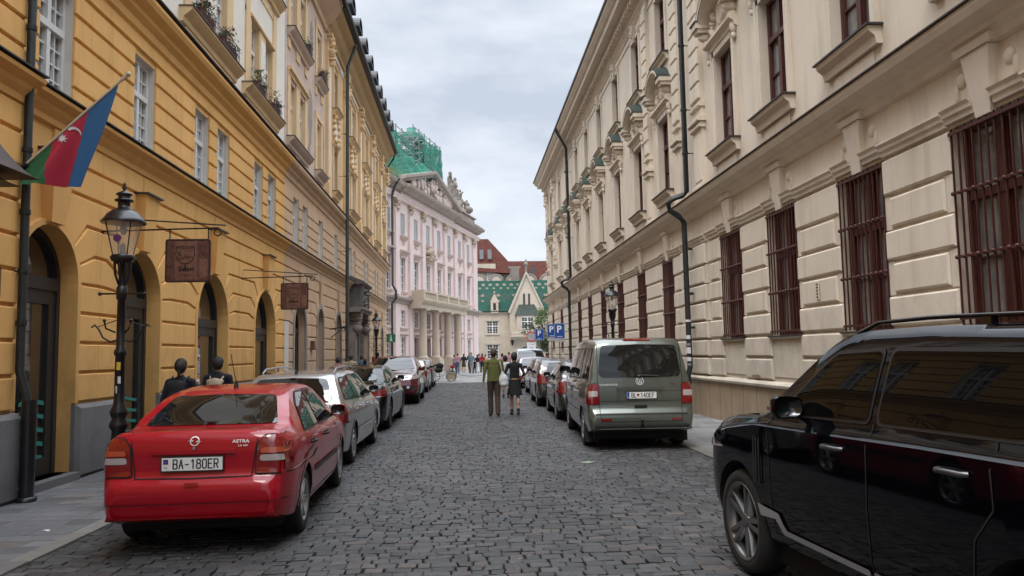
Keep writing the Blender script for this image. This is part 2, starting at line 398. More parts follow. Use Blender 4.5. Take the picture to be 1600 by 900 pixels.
# ================================================================ facades
def cell(g, ua, ub, za, zb, op=None, d=.25, mi=0, mr=0, n=0.0):
    Q = lambda *p: g.quad(*p, mi=mi)
    if op is None: Q((ua, n, za), (ub, n, za), (ub, n, zb), (ua, n, zb)); return
    kind, cu, w_, z0, z1 = op; a, b = cu-w_/2, cu+w_/2
    Q((ua, n, za), (a, n, za), (a, n, zb), (ua, n, zb)); Q((b, n, za), (ub, n, za), (ub, n, zb), (b, n, zb))
    if z0 > za+.001: Q((a, n, za), (b, n, za), (b, n, z0), (a, n, z0))
    if kind == 'rect':
        Q((a, n, z1), (b, n, z1), (b, n, zb), (a, n, zb)); pts = [(a, z0), (a, z1), (b, z1), (b, z0), (a, z0)]
    else:
        r = w_/2; zc = z1-r; ar = arc(cu, zc, r, 180, 0, 18)
        for p, q in zip(ar, ar[1:]): Q((p[0], n, p[1]), (q[0], n, q[1]), (q[0], n, zb), (p[0], n, zb))
        pts = [(a, z0)]+ar+[(b, z0), (a, z0)]
    for p, q in zip(pts, pts[1:]):
        g.add([(p[0], n, p[1]), (q[0], n, q[1]), (q[0], n-d, q[1]), (p[0], n-d, p[1])], [(0, 1, 2, 3)], mr)
def floor_(g, u0, u1, za, zb, ops, **k):
    ops = sorted(ops, key=lambda o: o[1]); cuts = [u0]
    for p, q in zip(ops, ops[1:]): cuts.append((p[1]+p[2]/2+q[1]-q[2]/2)/2)
    cuts.append(u1)
    if not ops: cell(g, u0, u1, za, zb, None, **k); return
    for o, a, b in zip(ops, cuts, cuts[1:]): cell(g, a, b, za, zb, o, **k)
def archband(g, cu, r0, r1, zc, z0, n0, n1, mi=0):
    prs = [((cu-r0, z0), (cu-r1, z0))]+list(zip(arc(cu, zc, r0, 180, 0, 18), arc(cu, zc, r1, 180, 0, 18)))+[((cu+r0, z0), (cu+r1, z0))]
    for (a, b), (c, d) in zip(prs, prs[1:]):
        g.quad((a[0], n1, a[1]), (b[0], n1, b[1]), (d[0], n1, d[1]), (c[0], n1, c[1]), mi=mi)
        g.quad((b[0], n0, b[1]), (b[0], n1, b[1]), (d[0], n1, d[1]), (d[0], n0, d[1]), mi=mi)
        g.quad((a[0], n0, a[1]), (a[0], n1, a[1]), (c[0], n1, c[1]), (c[0], n0, c[1]), mi=mi)
GAP = .045
def rust_rect(g, u0, u1, zs, ops, n=.04, mi=0):
    for zl, zh in zip(zs, zs[1:]):
        segs = [(u0, u1)]
        for k, cu, w_, z0, z1 in ops:
            if z0 < zh-.02 and z1 > zl+.02:
                a, b = cu-w_/2-.0, cu+w_/2+.0; ns = []
                for s in segs:
                    if b <= s[0] or a >= s[1]: ns.append(s)
                    else:
                        if a-s[0] > .06: ns.append((s[0], a))
                        if s[1]-b > .06: ns.append((b, s[1]))
                segs = ns
        for s in segs: g.slab([(s[0]+.003, zl+GAP/2), (s[1]-.003, zl+GAP/2), (s[1]-.003, zh-GAP/2), (s[0]+.003, zh-GAP/2)], 0, n, .014, mi)
def rust_arch(g, ua, ub, zs, cu, r, zc, n=.04, mi=0, dR=.5):
    ro = r+.10; R2 = ro+dR
    for sgn, te in ((-1, cu-ua), (1, ub-cu)):
        if te < ro+.12: continue
        P = lambda t, z: (cu+sgn*t, z)
        def inner(z):
            if z <= zc: return [(ro, z)], 0.0
            s = (z-zc)/R2
            if s >= .985: return None, 90.0
            a = math.asin(s); k = R2*math.cos(a); o = [(ro*math.cos(a), zc+ro*math.sin(a))]
            if k < te-.05: o.append((k, z))
            return o, math.degrees(a)
        for zl, zh in zip(zs, zs[1:]):
            zl += GAP/2; zh -= GAP/2
            il, al = inner(zl); ih, ah = inner(zh)
            if il is None: poly = [(0.02, zl), (te, zl), (te, zh), (0.02, zh)]
            else:
                poly = il+[(te, zl), (te, zh)]
                if ih is None:
                    poly += [(.02, zh), (.02, zc+ro)]; ah = 88
                else: poly += ih[::-1]
                if ah > al:
                    m = max(2, int((ah-al)/7)); poly += [(ro*math.cos(R(ah+(al-ah)*i/m)), zc+ro*math.sin(R(ah+(al-ah)*i/m))) for i in range(1, m)]
            g.slab([P(t, z) for t, z in poly], 0, n, .014, mi)
def keystone(g, cu, z0, z1, w0, w1, n0, n1, mi=0, cap=None):
    p = [(cu-w0, n0, z0), (cu+w0, n0, z0), (cu+w1, n1, z1), (cu-w1, n1, z1), (cu-w0, 0, z0), (cu+w0, 0, z0), (cu+w1, 0, z1), (cu-w1, 0, z1)]
    g.add(p, [(0, 1, 2, 3), (4, 5, 1, 0), (3, 2, 6, 7), (0, 3, 7, 4), (1, 5, 6, 2)], mi)
    if cap is not None: g.box(cu-w1-.04, cu+w1+.04, 0, n1+.05, z1, z1+.03, cap)
def ornament(g, cu, zc, w_, h, n, mi=0, k=10, seed=1, s=.3):
    r = random.Random(seed)
    for i in range(k):
        a = r.uniform(-.5, .5)*w_; b = (i/(k-1)-.5)*h if k > 1 else 0
        rr = s*min(w_, h)*r.uniform(.5, 1.0)
        g.ball((cu+a*.8, n*.35, zc+b), (rr, n*r.uniform(.5, .9), rr*r.uniform(.7, 1.3)), 7, 5, mi)
WC = {}
def window(parent, F, style, u, z, w_, h, n=-.16, sill=None, name='window', label=None, panemat=None):
    key = (F, style, round(w_, 2), round(h, 2), sill, panemat)
    if key not in WC:
        L = []; f = G(F); p = G(F); pm = panemat or 'glass_curtain'
        if style == 'white':
            t = .075
            f.box(-w_/2, -w_/2+t, -.05, .03, 0, h); f.box(w_/2-t, w_/2, -.05, .03, 0, h); f.box(-w_/2+t, w_/2-t, -.05, .03, h-t, h); f.box(-w_/2+t, w_/2-t, -.05, .03, 0, t)
            f.box(-.045, .045, -.04, .045, t, h-t); zt = h*.62; f.box(-w_/2+t, w_/2-t, -.045, .06, zt-.05, zt+.05)
            for s in (-1, 1):
                c = s*(w_/4-.01); f.box(c-.013, c+.013, -.03, .012, t, h-t)
                for k in (.25, .5, .75): zz = t+(zt-.05-t)*k; f.box(min(s*.045, s*(w_/2-t)), max(s*.045, s*(w_/2-t)), -.028, .010, zz-.012, zz+.012)
                zz = (zt+.05+h-t)/2; f.box(min(s*.045, s*(w_/2-t)), max(s*.045, s*(w_/2-t)), -.028, .010, zz-.012, zz+.012)
            fm = 'paint_white'
        elif style in ('red', 'redgrille'):
            t = .085
            f.box(-w_/2, -w_/2+t, -.06, .03, 0, h); f.box(w_/2-t, w_/2, -.06, .03, 0, h); f.box(-w_/2+t, w_/2-t, -.06, .03, h-t, h); f.box(-w_/2+t, w_/2-t, -.06, .03, 0, t)
            f.box(-.065, .065, -.05, .05, t, h-t); zt = h*.64; f.box(-w_/2+t, w_/2-t, -.055, .065, zt-.055, zt+.055)
            for s in (-1, 1):
                a, b = sorted((s*.065, s*(w_/2-t)))
                for zz in ((t+zt)/2-.02,): f.box(a, b, -.03, .012, zz-.014, zz+.014)
                f.box(a, a+.035, -.03, .02, t, h-t); f.box(b-.035, b, -.03, .02, t, h-t)
            fm = 'redwood'; pm = panemat or 'glass_curtain'
        elif style == 'palace':
            t = .07
            f.box(-w_/2, -w_/2+t, -.05, .03, 0, h); f.box(w_/2-t, w_/2, -.05, .03, 0, h); f.box(-w_/2+t, w_/2-t, -.05, .03, h-t, h); f.box(-w_/2+t, w_/2-t, -.05, .03, 0, t)
            f.box(-.06, .06, -.04, .05, t, h-t)
            for k in (.25, .5, .75): f.box(-w_/2+t, w_/2-t, -.03, .02, h*k-.04, h*k+.04)
            fm = 'paint_white'; pm = panemat or 'glass_grey'
        elif style == 'shutter':
            t = .07
            for s in (-1, 1):
                a, b = sorted((s*.04, s*w_/2)); f.box(a, a+.06, -.02, .05, 0, h); f.box(b-.06, b, -.02, .05, 0, h)
                k = 0.05
                while k < h: f.add([(a+.06, 0, k), (b-.06, 0, k), (b-.06, .04, k+.07), (a+.06, .04, k+.07)], [(0, 1, 2, 3)], 0); k += .09
            fm = 'shutter'
            if 'shutter' not in M: dm('shutter', (.56, .59, .58), .6, .05, 4)
        elif style == 'cross':
            t = .08
            f.box(-w_/2, -w_/2+t, -.05, .05, 0, h); f.box(w_/2-t, w_/2, -.05, .05, 0, h); f.box(-w_/2+t, w_/2-t, -.05, .05, h-t, h); f.box(-w_/2+t, w_/2-t, -.05, .05, 0, t)
            f.box(-.07, .07, -.05, .06, t, h-t); f.box(-w_/2+t, w_/2-t, -.05, .055, h*.6-.06, h*.6+.06)
            for s in (-1, 1): f.box(s*w_/4-.02, s*w_/4+.02, -.04, .03, t, h-t)
            for k in (.2, .4, .8): f.box(-w_/2+t, w_/2-t, -.04, .025, h*k-.02, h*k+.02)
            fm = 'paint_white'; pm = panemat or 'glass_grey'
        p.quad((-w_/2, -.03, 0), (w_/2, -.03, 0), (w_/2, -.03, h), (-w_/2, -.03, h))
        L.append((name, f.mesh('window', [fm]), None)); L.append(('pane', p.mesh('pane', [pm]), None))
        if style == 'redgrille':
            q = G(F); o = -n+.02-.0
            for i in range(11):
                x = -w_/2+.03+(w_-.06)*i/10; q.box(x-.0085, x+.0085, o, o+.022, .02, h-.02)
            for k in (.035, .34, .66, .965):
                q.box(-w_/2-.0, w_/2+.0, o+.022, o+.04, h*k-.02, h*k+.02)
                for i in range(11):
                    if .1 < k < .9: x = -w_/2+.03+(w_-.06)*i/10; q.ball((x, o+.035, h*k), .03, 6, 4)
            L.append(('grille', q.mesh('grille', ['redwood']), None))
        if sill:
            q = G(F); sw, sn, sh, smat = sill; o = -n
            q.box(-w_/2-sw, w_/2+sw, o-.1, o+sn, -.03, .0, 1)
            q.prof(-w_/2-sw+.05, w_/2+sw-.05, [(o, -sh), (o+sn*.35, -sh), (o+sn*.45, -sh*.6), (o+sn*.8, -sh*.35), (o+sn-.03, -.032), (o, -.032)], 0)
            L.append(('sill', q.mesh('sill', [smat, 'sheet_metal']), None))
        WC[key] = L
    L = WC[key]
    root = mk(L[0][0], L[0][1], parent, F(u, n, z))
    for nm, me, _ in L[1:]: mk(nm, me, root)
    if label: root['label'] = label
    return root
def archdoor(parent, F, u, w_, z0, z1, n=-.24, name='door', fm='anthracite', leaf=True, tilt=0):
    key = (F, 'arch', name, round(w_, 2), round(z0, 2), fm, leaf)
    if key not in WC:
        r = w_/2; zc = z1-r-z0; f = G(F); p = G(F); H = z1-z0
        archband(f, 0, r-.09, r, zc, 0, -.05, .04)
        zt = zc-.02; f.box(-r+.09, r-.09, -.05, .05, zt-.1, zt+.08)
        if leaf:
            f.box(-r+.09, -r+.26, -.05, .02, 0, zt-.1); f.box(r-.26, r-.09, -.05, .02, 0, zt-.1); f.box(-r+.26, r-.26, -.05, .02, zt-.3, zt-.1); f.box(-r+.26, r-.26, -.05, .02, 0, .25)
        else: f.box(-.03, .03, -.04, .03, 0, zt-.1)
        p.add([(a, -.03, b) for a, b in [(-r+.02, 0.01)]+arc(0, zc, r-.02, 180, 0, 18)+[(r-.02, .01)]], [tuple(range(21))])
        L = [(name, f.mesh(name, [fm])), ('pane', p.mesh('pane', ['glass_dark']))]
        if leaf:
            h = G(F); h.tube([(-r+.2, .02, .9), (-r+.2, .09, .92), (-r+.2, .09, 1.4), (-r+.2, .02, 1.42)], .015, 6); L.append(('handle', h.mesh('handle', ['iron'])))
        WC[key] = L
    L = WC[key]; root = mk(L[0][0], L[0][1], parent, F(u, n, z0))
    for nm, me in L[1:]: mk(nm, me, root)
    return root

# ---------------------------------------------------------------- left side
XL = -5.75
GZ = [1.10, 1.54, 1.98, 2.42, 2.86, 3.30, 3.74, 4.18, 4.62, 5.0]
FZ = [5.36, 5.73, 6.10, 6.47, 6.84, 7.2]
BELT = [(0, 4.98), (.06, 5.0), (.07, 5.08), (.14, 5.16), (.15, 5.22), (.26, 5.28), (.27, 5.33), (.0, 5.36)]
CORN = [(0, 7.52), (.05, 7.55), (.07, 7.68), (.16, 7.76), (.17, 7.84), (.30, 7.92), (.34, 8.0), (.34, 8.06), (0, 8.12)]
def ground_floor(g, u0, u1, arches, m=(0, 0, 2), proj=0):
    ops = [('arch', c, w_, z0, 3.6) for c, w_, z0 in arches]
    floor_(g, u0, u1, 0, 5.0, ops, d=.30, mi=m[0], mr=m[0])
    ops = sorted(ops, key=lambda o: o[1]); cuts = [u0]
    for p, q in zip(ops, ops[1:]): cuts.append((p[1]+p[2]/2+q[1]-q[2]/2)/2)
    cuts.append(u1)
    for (k, c, w_, z0, z1), a, b in zip(ops, cuts, cuts[1:]):
        r = w_/2; rust_arch(g, a, b, GZ, c, r, 3.6-r, mi=m[0]); archband(g, c, r, r+.09, 3.6-r, 1.1, 0, .055, m[0])
    # plinth between openings
    x = u0
    for k, c, w_, z0, z1 in ops+[('end', u1, 0, 0, 0)]:
        e = c-w_/2-.0
        if e-x > .03: g.slab([(x, 0), (e, 0), (e, 1.08), (x, 1.08)], 0, .12, .06, m[2])
        x = c+w_/2
def walls_back(g, u0, u1, z0, z1, dep=14, mi=0, ends=(True, True)):
    if ends[0]: g.quad((u0, 0, z0), (u0, -dep, z0), (u0, -dep, z1), (u0, 0, z1), mi=mi)
    if ends[1]: g.quad((u1, 0, z0), (u1, -dep, z0), (u1, -dep, z1), (u1, 0, z1), mi=mi)
    g.quad((u0, -dep, z0), (u1, -dep, z0), (u1, -dep, z1), (u0, -dep, z1), mi=mi)
def pair(c, s=.74): return [c-s, c+s]
# --- ochre house
bl = thing('town_house', 'ochre yellow rendered house with arched shop doors and white upper storeys, nearest on the left', 'building', (XL, 0, 0))
U1 = 24.6
g = G(FL)
A1 = [(10.9, 1.5, .12), (13.9, 1.65, .12), (17.8, 2.1, .12), (22.35, 2.2, .12)]
ground_floor(g, 9.95, U1, A1, (0, 0, 2))
keys = [10.9, 13.9, 17.8, 22.35]
for c in keys: keystone(g, c, 3.62, 4.6, .17, .30, .13, .22, 0, 3)
w1 = [10.92, 13.9]+pair(17.65)+pair(22.25)
fo = [('rect', c, .92, 5.42, 7.12) for c in w1]
floor_(g, 9.95, U1, 5.0, 7.6, fo, d=.22, mi=0, mr=4)
rust_rect(g, 9.95, U1, FZ, fo)
g.prof(9.95, U1, [(0, 7.22), (.05, 7.24), (.05, 7.27), (0, 7.29)], 0)
# nearest bay stands forward
floor_(g, -16, 9.95, 0, 5.0, [], n=.12, mi=0); g.quad((9.95, 0, 0), (9.95, .12, 0), (9.95, .12, 7.6), (9.95, 0, 7.6), mi=0)
floor_(g, -16, 9.95, 5.0, 7.6, [('rect', 3.2, .92, 5.42, 7.12), ('rect', 6.6, .92, 5.42, 7.12)], n=.12, d=.22, mi=0, mr=4)
for zl, zh in list(zip(GZ, GZ[1:]))+list(zip(FZ, FZ[1:])):
    for a, b in ((-16, 1.0), (1.0, 5.4), (5.4, 9.95)):
        segs = [(a, b)]
        if zl > 5.3 and a > 0: c = 3.2 if a < 2 else 6.6; segs = [(a, c-.46), (c+.46, b)]
        for p, q in segs: g.slab([(p+.01, zl+GAP/2), (q-.01, zl+GAP/2), (q-.01, zh-GAP/2), (p+.01, zh-GAP/2)], .12, .16, .014, 0)
g.slab([(-16, 0), (9.97, 0), (9.97, 1.08), (-16, 1.08)], .1, .26, .06, 2)
# upper storeys
WP = pair(17.35)+pair(21.75)
ops2 = [('rect', c, .8, 8.95, 10.9) for c in WP]
floor_(g, -16, U1, 7.6, 12.2, ops2+[('rect', 10.4, .8, 8.95, 10.9)], d=.2, mi=1, mr=5)
floor_(g, -16, U1, 12.2, 16.0, [('rect', c, .8, 12.65, 14.5) for c in WP], d=.2, mi=1, mr=5)
for c in (17.35, 21.75):
    for z0, z1, s0 in ((8.12, 12.2, 8.95), (12.22, 15.6, 12.65)):
        for a, b in ((c-1.62, c-1.14), (c-.34, c+.34), (c+1.14, c+1.62)): g.box(a, b, 0, .045, z0+.02, s0+2.15, 5)
        g.box(c-1.62, c+1.62, .0, .03, s0+2.0, s0+2.14, 5); g.box(c-.24, c+.24, .045, .07, s0+.5, s0+1.75, 1)
        g.prof(c-1.25, c+1.25, [(.03, s0+1.98), (.10, s0+2.02), (.10, s0+2.08), (.03, s0+2.1)], 5)
        g.box(c-1.62, c-1.25, 0, .045, s0+2.15, s0+3.2, 5); g.box(c+1.25, c+1.62, 0, .045, s0+2.15, s0+3.2, 5); g.box(c-1.25, c+1.25, 0, .025, s0+3.0, s0+3.2, 5)
    g.box(c-1.62, c+1.62, .0, .05, 8.13, 8.7, 5); g.box(c-.8, c+.8, .05, .07, 8.35, 8.55, 5)
walls_back(g, -16, U1, 0, 16, mi=1)
g.build('wall', ['ochre', 'offwhite', 'plinth_grey', 'sheet_metal', 'reveal_white', 'peach_trim'], bl)
g = G(FL)
off = lambda pr, d: [(n+d if n > 0 or i in (0, len(pr)-1) else n+d, z) for i, (n, z) in enumerate(pr)]
g.prof(9.95, U1, BELT); g.box(9.95, U1, 0, .30, 5.36, 5.38, 1)
g.prof(-16, 10.02, off(BELT, .12)); g.box(-16, 10.02, 0, .42, 5.36, 5.38, 1)
g.prof(-16, U1, CORN); g.box(-16, U1, 0, .38, 8.12, 8.145, 1)
g.prof(-16, U1, [(0, 15.3), (.15, 15.4), (.2, 15.7), (.55, 16.05), (.7, 16.2), (.7, 16.35), (0, 16.4)])
g.build('cornice', ['ochre_trim', 'sheet_metal'], bl)
for c in w1+[3.2, 6.6]: window(bl, FL, 'white', c, 5.42, .92, 1.7, -.14+(.12 if c < 9 else 0))
for c in WP+[10.4]: window(bl, FL, 'white', c, 8.95, .8, 1.95, -.13)
for c in WP: window(bl, FL, 'white', c, 12.65, .8, 1.85, -.13)
g0 = G(FL)
for c in (17.35, 21.75):
    for z in (8.95, 12.65):
        q = G(FL); q.prof(-1.85, 1.85, [(0, -.32), (.08, -.3), (.1, -.2), (.2, -.12), (.27, -.05), (.27, 0), (0, 0)]); q.box(-1.87, 1.87, 0, .30, 0, .02, 1)
        q.build('sill', ['peach_trim', 'sheet_metal'], bl, (0, c, z-.05))
for c, w_, z0 in A1:
    archdoor(bl, FL, c, w_, z0, 3.6, name='door')
    q = G(FL); q.box(-w_/2, w_/2, -.5, .16, 0, z0, 0); q.build('doorstep', 'plinth_grey', bl, (0, c, 0))
for k in range(5):
    q = G(FL); zz = .35+k*.19
    q.add([(10.75+.62*t/6, -.235, zz+.03*math.sin(t*.6)+j*.06) for t in range(7) for j in (0, 1)], [(2*t, 2*t+2, 2*t+3, 2*t+1) for t in range(6)]); q.build('window_decal', 'teal', bl); q = G(FL)
    q.add([(13.55+.95*t/6, -.235, .25+k*.19+.04*math.sin(t*.6+1)+j*.05) for t in range(7) for j in (0, 1)], [(2*t, 2*t+2, 2*t+3, 2*t+1) for t in range(6)]); q.build('window_decal', 'teal', bl)
q = G(FL)
for i in range(6): q.ball((13.6+.05*math.sin(i), -.235, 1.25+i*.12), (.05, .003, .09), 8, 5)
q.build('window_decal', 'teal', bl)
q = G(FL); q.slab([(-16, 16.38), (U1, 16.38), (U1, 16.45), (-16, 16.45)], -.3, .8, .01); q.quad((-16, .75, 16.42), (U1, .75, 16.42), (U1, -2.2, 20.0), (-16, -2.2, 20.0)); q.quad((-16, -2.2, 20), (U1, -2.2, 20), (U1, -14, 20.5), (-16, -14, 20.5))
q.build('roof', 'roof_dark', bl)
def pipe(parent, F, u, pts, r=.06, m_='pipe_dark', clips=()):
    q = G(F); q.tube([(u+a, n, z) for a, n, z in pts], r, 10)
    for z in clips: q.lathe((u, min(pts[0][1], .36) if pts[0][1] > .5 else pts[0][1], z), [(r+.012, -.03), (r+.012, .03)], 10); q.box(u-.012, u+.012, 0, min(pts[0][1], .32), z-.01, z+.01)
    return q.build('drainpipe', m_, parent)
pipe(bl, FL, 9.93, [(0, .22, 16.0), (0, .22, 1.6), (0, .3, 1.35), (0, .34, 1.1), (0, .34, .03)], .052, clips=(6.9, 6.0, 4.4, 3.6, 2.85, 2.2))
q = G(FL); q.tube([(9.93, .35, 1.25), (9.93, .35, .02)], .085, 12); q.lathe((9.93, .35, 0), [(.12, .012), (.12, .06), (.09, .07)], 14); q.build('pipe_boot', 'iron', bl)

# --- peach house with peeling render
bp_ = thing('town_house', 'pale pinkish house with peeling render between the ochre house and the ornate house', 'building', (XL, 0, 0))
U2 = 31.7; g = G(FL)
A2 = [(26.95, 1.9, .12), (31.05-.4, 1.25, .12)]
ground_floor(g, U1, U2, A2, (0, 0, 0))
for c, w_, z0 in A2: archband(g, c, w_/2-.02, w_/2+.16, 3.6-w_/2, .1, 0, .075, 4); keystone(g, c, 3.75, 4.6, .14, .24, .08, .13, 0)
g.box(U1+.02, U1+.62, .041, .046, 1.1, 2.85, 2)
w2 = pair(27.0)+[30.75]; fo = [('rect', c, .9, 5.42, 7.12) for c in w2]
floor_(g, U1, U2, 5.0, 7.6, fo, d=.22, mi=0, mr=3); rust_rect(g, U1, U2, FZ, fo)
u2 = pair(26.5)+[30.35]
floor_(g, U1, U2, 7.6, 12.2, [('rect', c, .8, 8.95, 10.9) for c in u2], d=.2, mi=1, mr=5)
floor_(g, U1, U2, 12.2, 16.0, [('rect', c, .8, 12.65, 14.5) for c in u2], d=.2, mi=1, mr=5)
for z0 in (8.95, 12.65):
    for a, b in ((24.95, 25.35), (26.2, 26.8), (27.65, 28.05), (29.6, 29.92), (30.78, 31.1)): g.box(a, b, 0, .04, z0-.7, z0+2.1, 5)
    g.box(24.95, 28.05, 0, .055, z0+2.1, z0+2.3, 5); g.box(29.6, 31.1, 0, .055, z0+2.1, z0+2.3, 5); g.prof(25.0, 28.0, [(.055, z0+2.2), (.14, z0+2.25), (.14, z0+2.32), (.0, z0+2.36)], 5)
    g.box(25.4, 27.6, 0, .03, z0+2.45, z0+2.5, 5)
# patches where the render has come off
r = random.Random(5)
for cu, cz, w_, h in ((28.7, 10.6, .9, 2.6), (28.9, 13.6, .7, 1.9), (31.35, 10.2, .35, 2.2), (24.8, 11.5, .12, 3), (28.5, 9.2, .4, .9)):
    m = 14; poly = [(cu+w_/2*math.cos(2*math.pi*i/m)*r.uniform(.6, 1.1), cz+h/2*math.sin(2*math.pi*i/m)*r.uniform(.75, 1.05)) for i in range(m)]
    g.add([(a, .006, b) for a, b in poly], [tuple(range(m))], 2 if w_ < .2 else 6)
walls_back(g, U1, U2, 0, 16, mi=1, ends=(False, False))
g.build('wall', ['peach', 'pinkish', 'reveal_white', 'reveal_white', 'render_grey', 'peach_trim', 'render_grey'], bp_)
g = G(FL); g.prof(U1+.002, U2, BELT); g.box(U1, U2, 0, .3, 5.362, 5.38, 1); g.prof(U1+.002, U2, CORN); g.box(U1, U2, 0, .37, 8.122, 8.145, 1)
EAVE = [(0, 15.3), (.10, 15.34), (.12, 15.55), (.30, 15.72), (.5, 15.95), (.62, 16.1), (.7, 16.2), (.7, 16.32), (.78, 16.42), (0, 16.5)]
g.prof(U1+.002, U2, EAVE); g.build('cornice', ['peach', 'sheet_metal'], bp_)
for c in w2: window(bp_, FL, 'white', c, 5.42, .9, 1.7, -.14)
for c in u2:
    for z, h in ((8.95, 1.95), (12.65, 1.85)): window(bp_, FL, 'white', c, z, .8, h, -.13)
for c, hw in ((26.5, 1.6), (30.35, .8)):
    for z in (8.95, 12.65):
        q = G(FL); q.prof(-hw, hw, [(0, -.32), (.08, -.3), (.1, -.2), (.2, -.12), (.26, -.05), (.26, 0), (0, 0)]); q.box(-hw-.02, hw+.02, 0, .29, 0, .02, 1); q.build('sill', ['pinkish', 'sheet_metal'], bp_, (0, c, z-.05))
for c, w_, z0 in A2: archdoor(bp_, FL, c, w_-.1, z0, 3.55, name='door')
q = G(FL); q.slab([(U1, 16.48), (U2, 16.48), (U2, 16.55), (U1, 16.55)], -.3, .84, .01); q.quad((U1, .8, 16.5), (U2, .8, 16.5), (U2, -2.2, 20.0), (U1, -2.2, 20.0)); q.build('roof', 'roof_dark', bp_)

# --- ornate house
bo = thing('town_house', 'ornate peach baroque style house with corbelled capitals and a row of dark dormers', 'building', (XL, 0, 0))
U3 = 56.0; g = G(FL)
A3 = [(35.0, 1.4, .12), (45.0, 1.7, .9), (48.9, 1.3, .9), (53, 1.3, .9)]
ground_floor(g, U2, 37.2, A3[:1], (0, 0, 0)); ground_floor(g, 42.8, U3, A3[1:], (0, 0, 0))
floor_(g, 37.2, 42.8, 0, 5.0, [('arch', 40, 1.9, .1, 3.7)], d=.5, mi=0, mr=4)
rust_rect(g, 37.2, 38.2, GZ, []); rust_rect(g, 41.8, 42.8, GZ, [])
for c, w_, z0 in A3: archband(g, c, w_/2-.02, w_/2+.14, 3.6-w_/2, .1, 0, .07, 4); keystone(g, c, 3.75, 4.6, .14, .24, .08, .13, 0)
w3 = [34.35]+[x for c in (39.3, 44.6, 49.8, 54.0) for x in pair(c, .68)]
fo = [('rect', c, .85, 5.42, 7.12) for c in w3]
floor_(g, U2, U3, 5.0, 7.6, fo, d=.22, mi=0, mr=3); rust_rect(g, U2, U3, FZ, fo)
floor_(g, U2, U3, 7.6, 12.0, [('rect', c, .8, 8.95, 10.9) for c in w3], d=.2, mi=1, mr=1)
floor_(g, U2, U3, 12.0, 15.4, [('rect', c, .8, 12.65, 14.5) for c in w3], d=.2, mi=1, mr=1)
PIL = [32.15, 36.75, 41.95, 47.2, 52.2, 55.6]
for p in PIL:
    g.box(p-.28, p+.28, 0, .12, 8.2, 15.3, 1); g.box(p-.34, p+.34, .0, .17, 8.2, 8.9, 1); g.box(p-.16, p+.16, .12, .14, 9.2, 14.0, 5)
    ornament(g, p, 14.65, .5, 1.1, .34, 1, 14, int(p*7)); g.box(p-.36, p+.36, 0, .3, 15.2, 15.32, 1)
for cc, hw in [(34.2, .62)]+[(c, 1.25) for c in (39.3, 44.6, 49.8, 54.0)]:
    for z0 in (8.95, 12.65):
        g.prof(cc-hw-.05, cc+hw+.05, [(0, z0-.33), (.1, z0-.3), (.12, z0-.2), (.26, z0-.06), (.26, z0-.03), (0, z0-.02)], 1); g.box(cc-hw-.08, cc+hw+.08, 0, .29, z0-.03, z0-.008, 6)
        g.box(cc-hw-.06, cc-hw+.12, 0, .06, z0, z0+2.1, 1); g.box(cc+hw-.12, cc+hw+.06, 0, .06, z0, z0+2.1, 1)
        g.prof(cc-hw-.1, cc+hw+.1, [(0, z0+2.0), (.08, z0+2.05), (.1, z0+2.15), (.16, z0+2.2), (0, z0+2.24)], 1)
    # stucco relief between the storeys
    g.slab([(cc+.42*math.cos(a*.524), 11.75+.55*math.sin(a*.524)) for a in range(12)], 0, .06, .02, 5)
    for k in range(14):
        a = k*2*math.pi/14; g.ball((cc+.58*math.cos(a), .06, 11.75+.68*math.sin(a)), (.13, .13, .12), 7, 5, 1)
g.box(U2, U3, 0, .04, 15.0, 15.3, 5)
walls_back(g, U2, U3, 0, 16, mi=1, ends=(False, True))
g.quad((U3, 0, 15.4), (U2, 0, 15.4), (U2, 0, 16.3), (U3, 0, 16.3), mi=1)
g.build('wall', ['peach', 'peach_trim', 'reveal_white', 'reveal_white', 'stone_old', 'offwhite', 'sheet_metal'], bo)
g = G(FL); pth = [(0, U2+.002), (0, U3)]+[(-.0-0.5*(1-math.cos(R(a))), U3+.5*math.sin(R(a))) for a in (20, 45, 70, 90)]+[(-14, U3+.5)]
for pr, m_ in ((BELT, 0), (CORN, 0)): g.sweep([(0, U2+.002), (0, U3), (-14, U3)], pr, m_)
g.sweep([(0, U2), (0, U3), (-14, U3)], [(0, 5.362), (.3, 5.362), (.3, 5.38), (0, 5.38)], 1); g.sweep([(0, U2), (0, U3), (-14, U3)], [(0, 8.122), (.37, 8.122), (.37, 8.145), (0, 8.145)], 1)
EV2 = [(0, 15.32), (.12, 15.36), (.14, 15.55), (.30, 15.72), (.42, 15.98), (.62, 16.12), (.72, 16.22), (.72, 16.34), (0, 16.36)]
pth = [(0, U2), (0, U3-.8), (-.15, U3-.45), (-.45, U3-.15), (-.8, U3), (-14, U3)]
g.sweep(pth, EV2, 2)
g.build('cornice', ['peach', 'sheet_metal', 'ochre_eave'], bo) if 'ochre_eave' in M else (dm('ochre_eave', (.42, .27, .12), .8, .08, 2), g.build('cornice', ['peach', 'sheet_metal', 'ochre_eave'], bo))
q = G(FL); q.sweep(pth, [(.5, 16.365), (.86, 16.365), (.9, 16.48), (.80, 16.56), (-2.0, 18.9), (-2.0, 16.37)], 0)
q.build('roof', 'roof_dark', bo)
q = G(FL); q.sweep([(0, 24.65), (0, U3-.8), (-.15, U3-.45), (-.45, U3-.15), (-.8, U3), (-14, U3)], [(.92+.08*math.cos(t*.785), 16.42+.08*math.sin(t*.785)) for t in range(9)], 0); q.build('gutter', 'pipe_dark', bo)
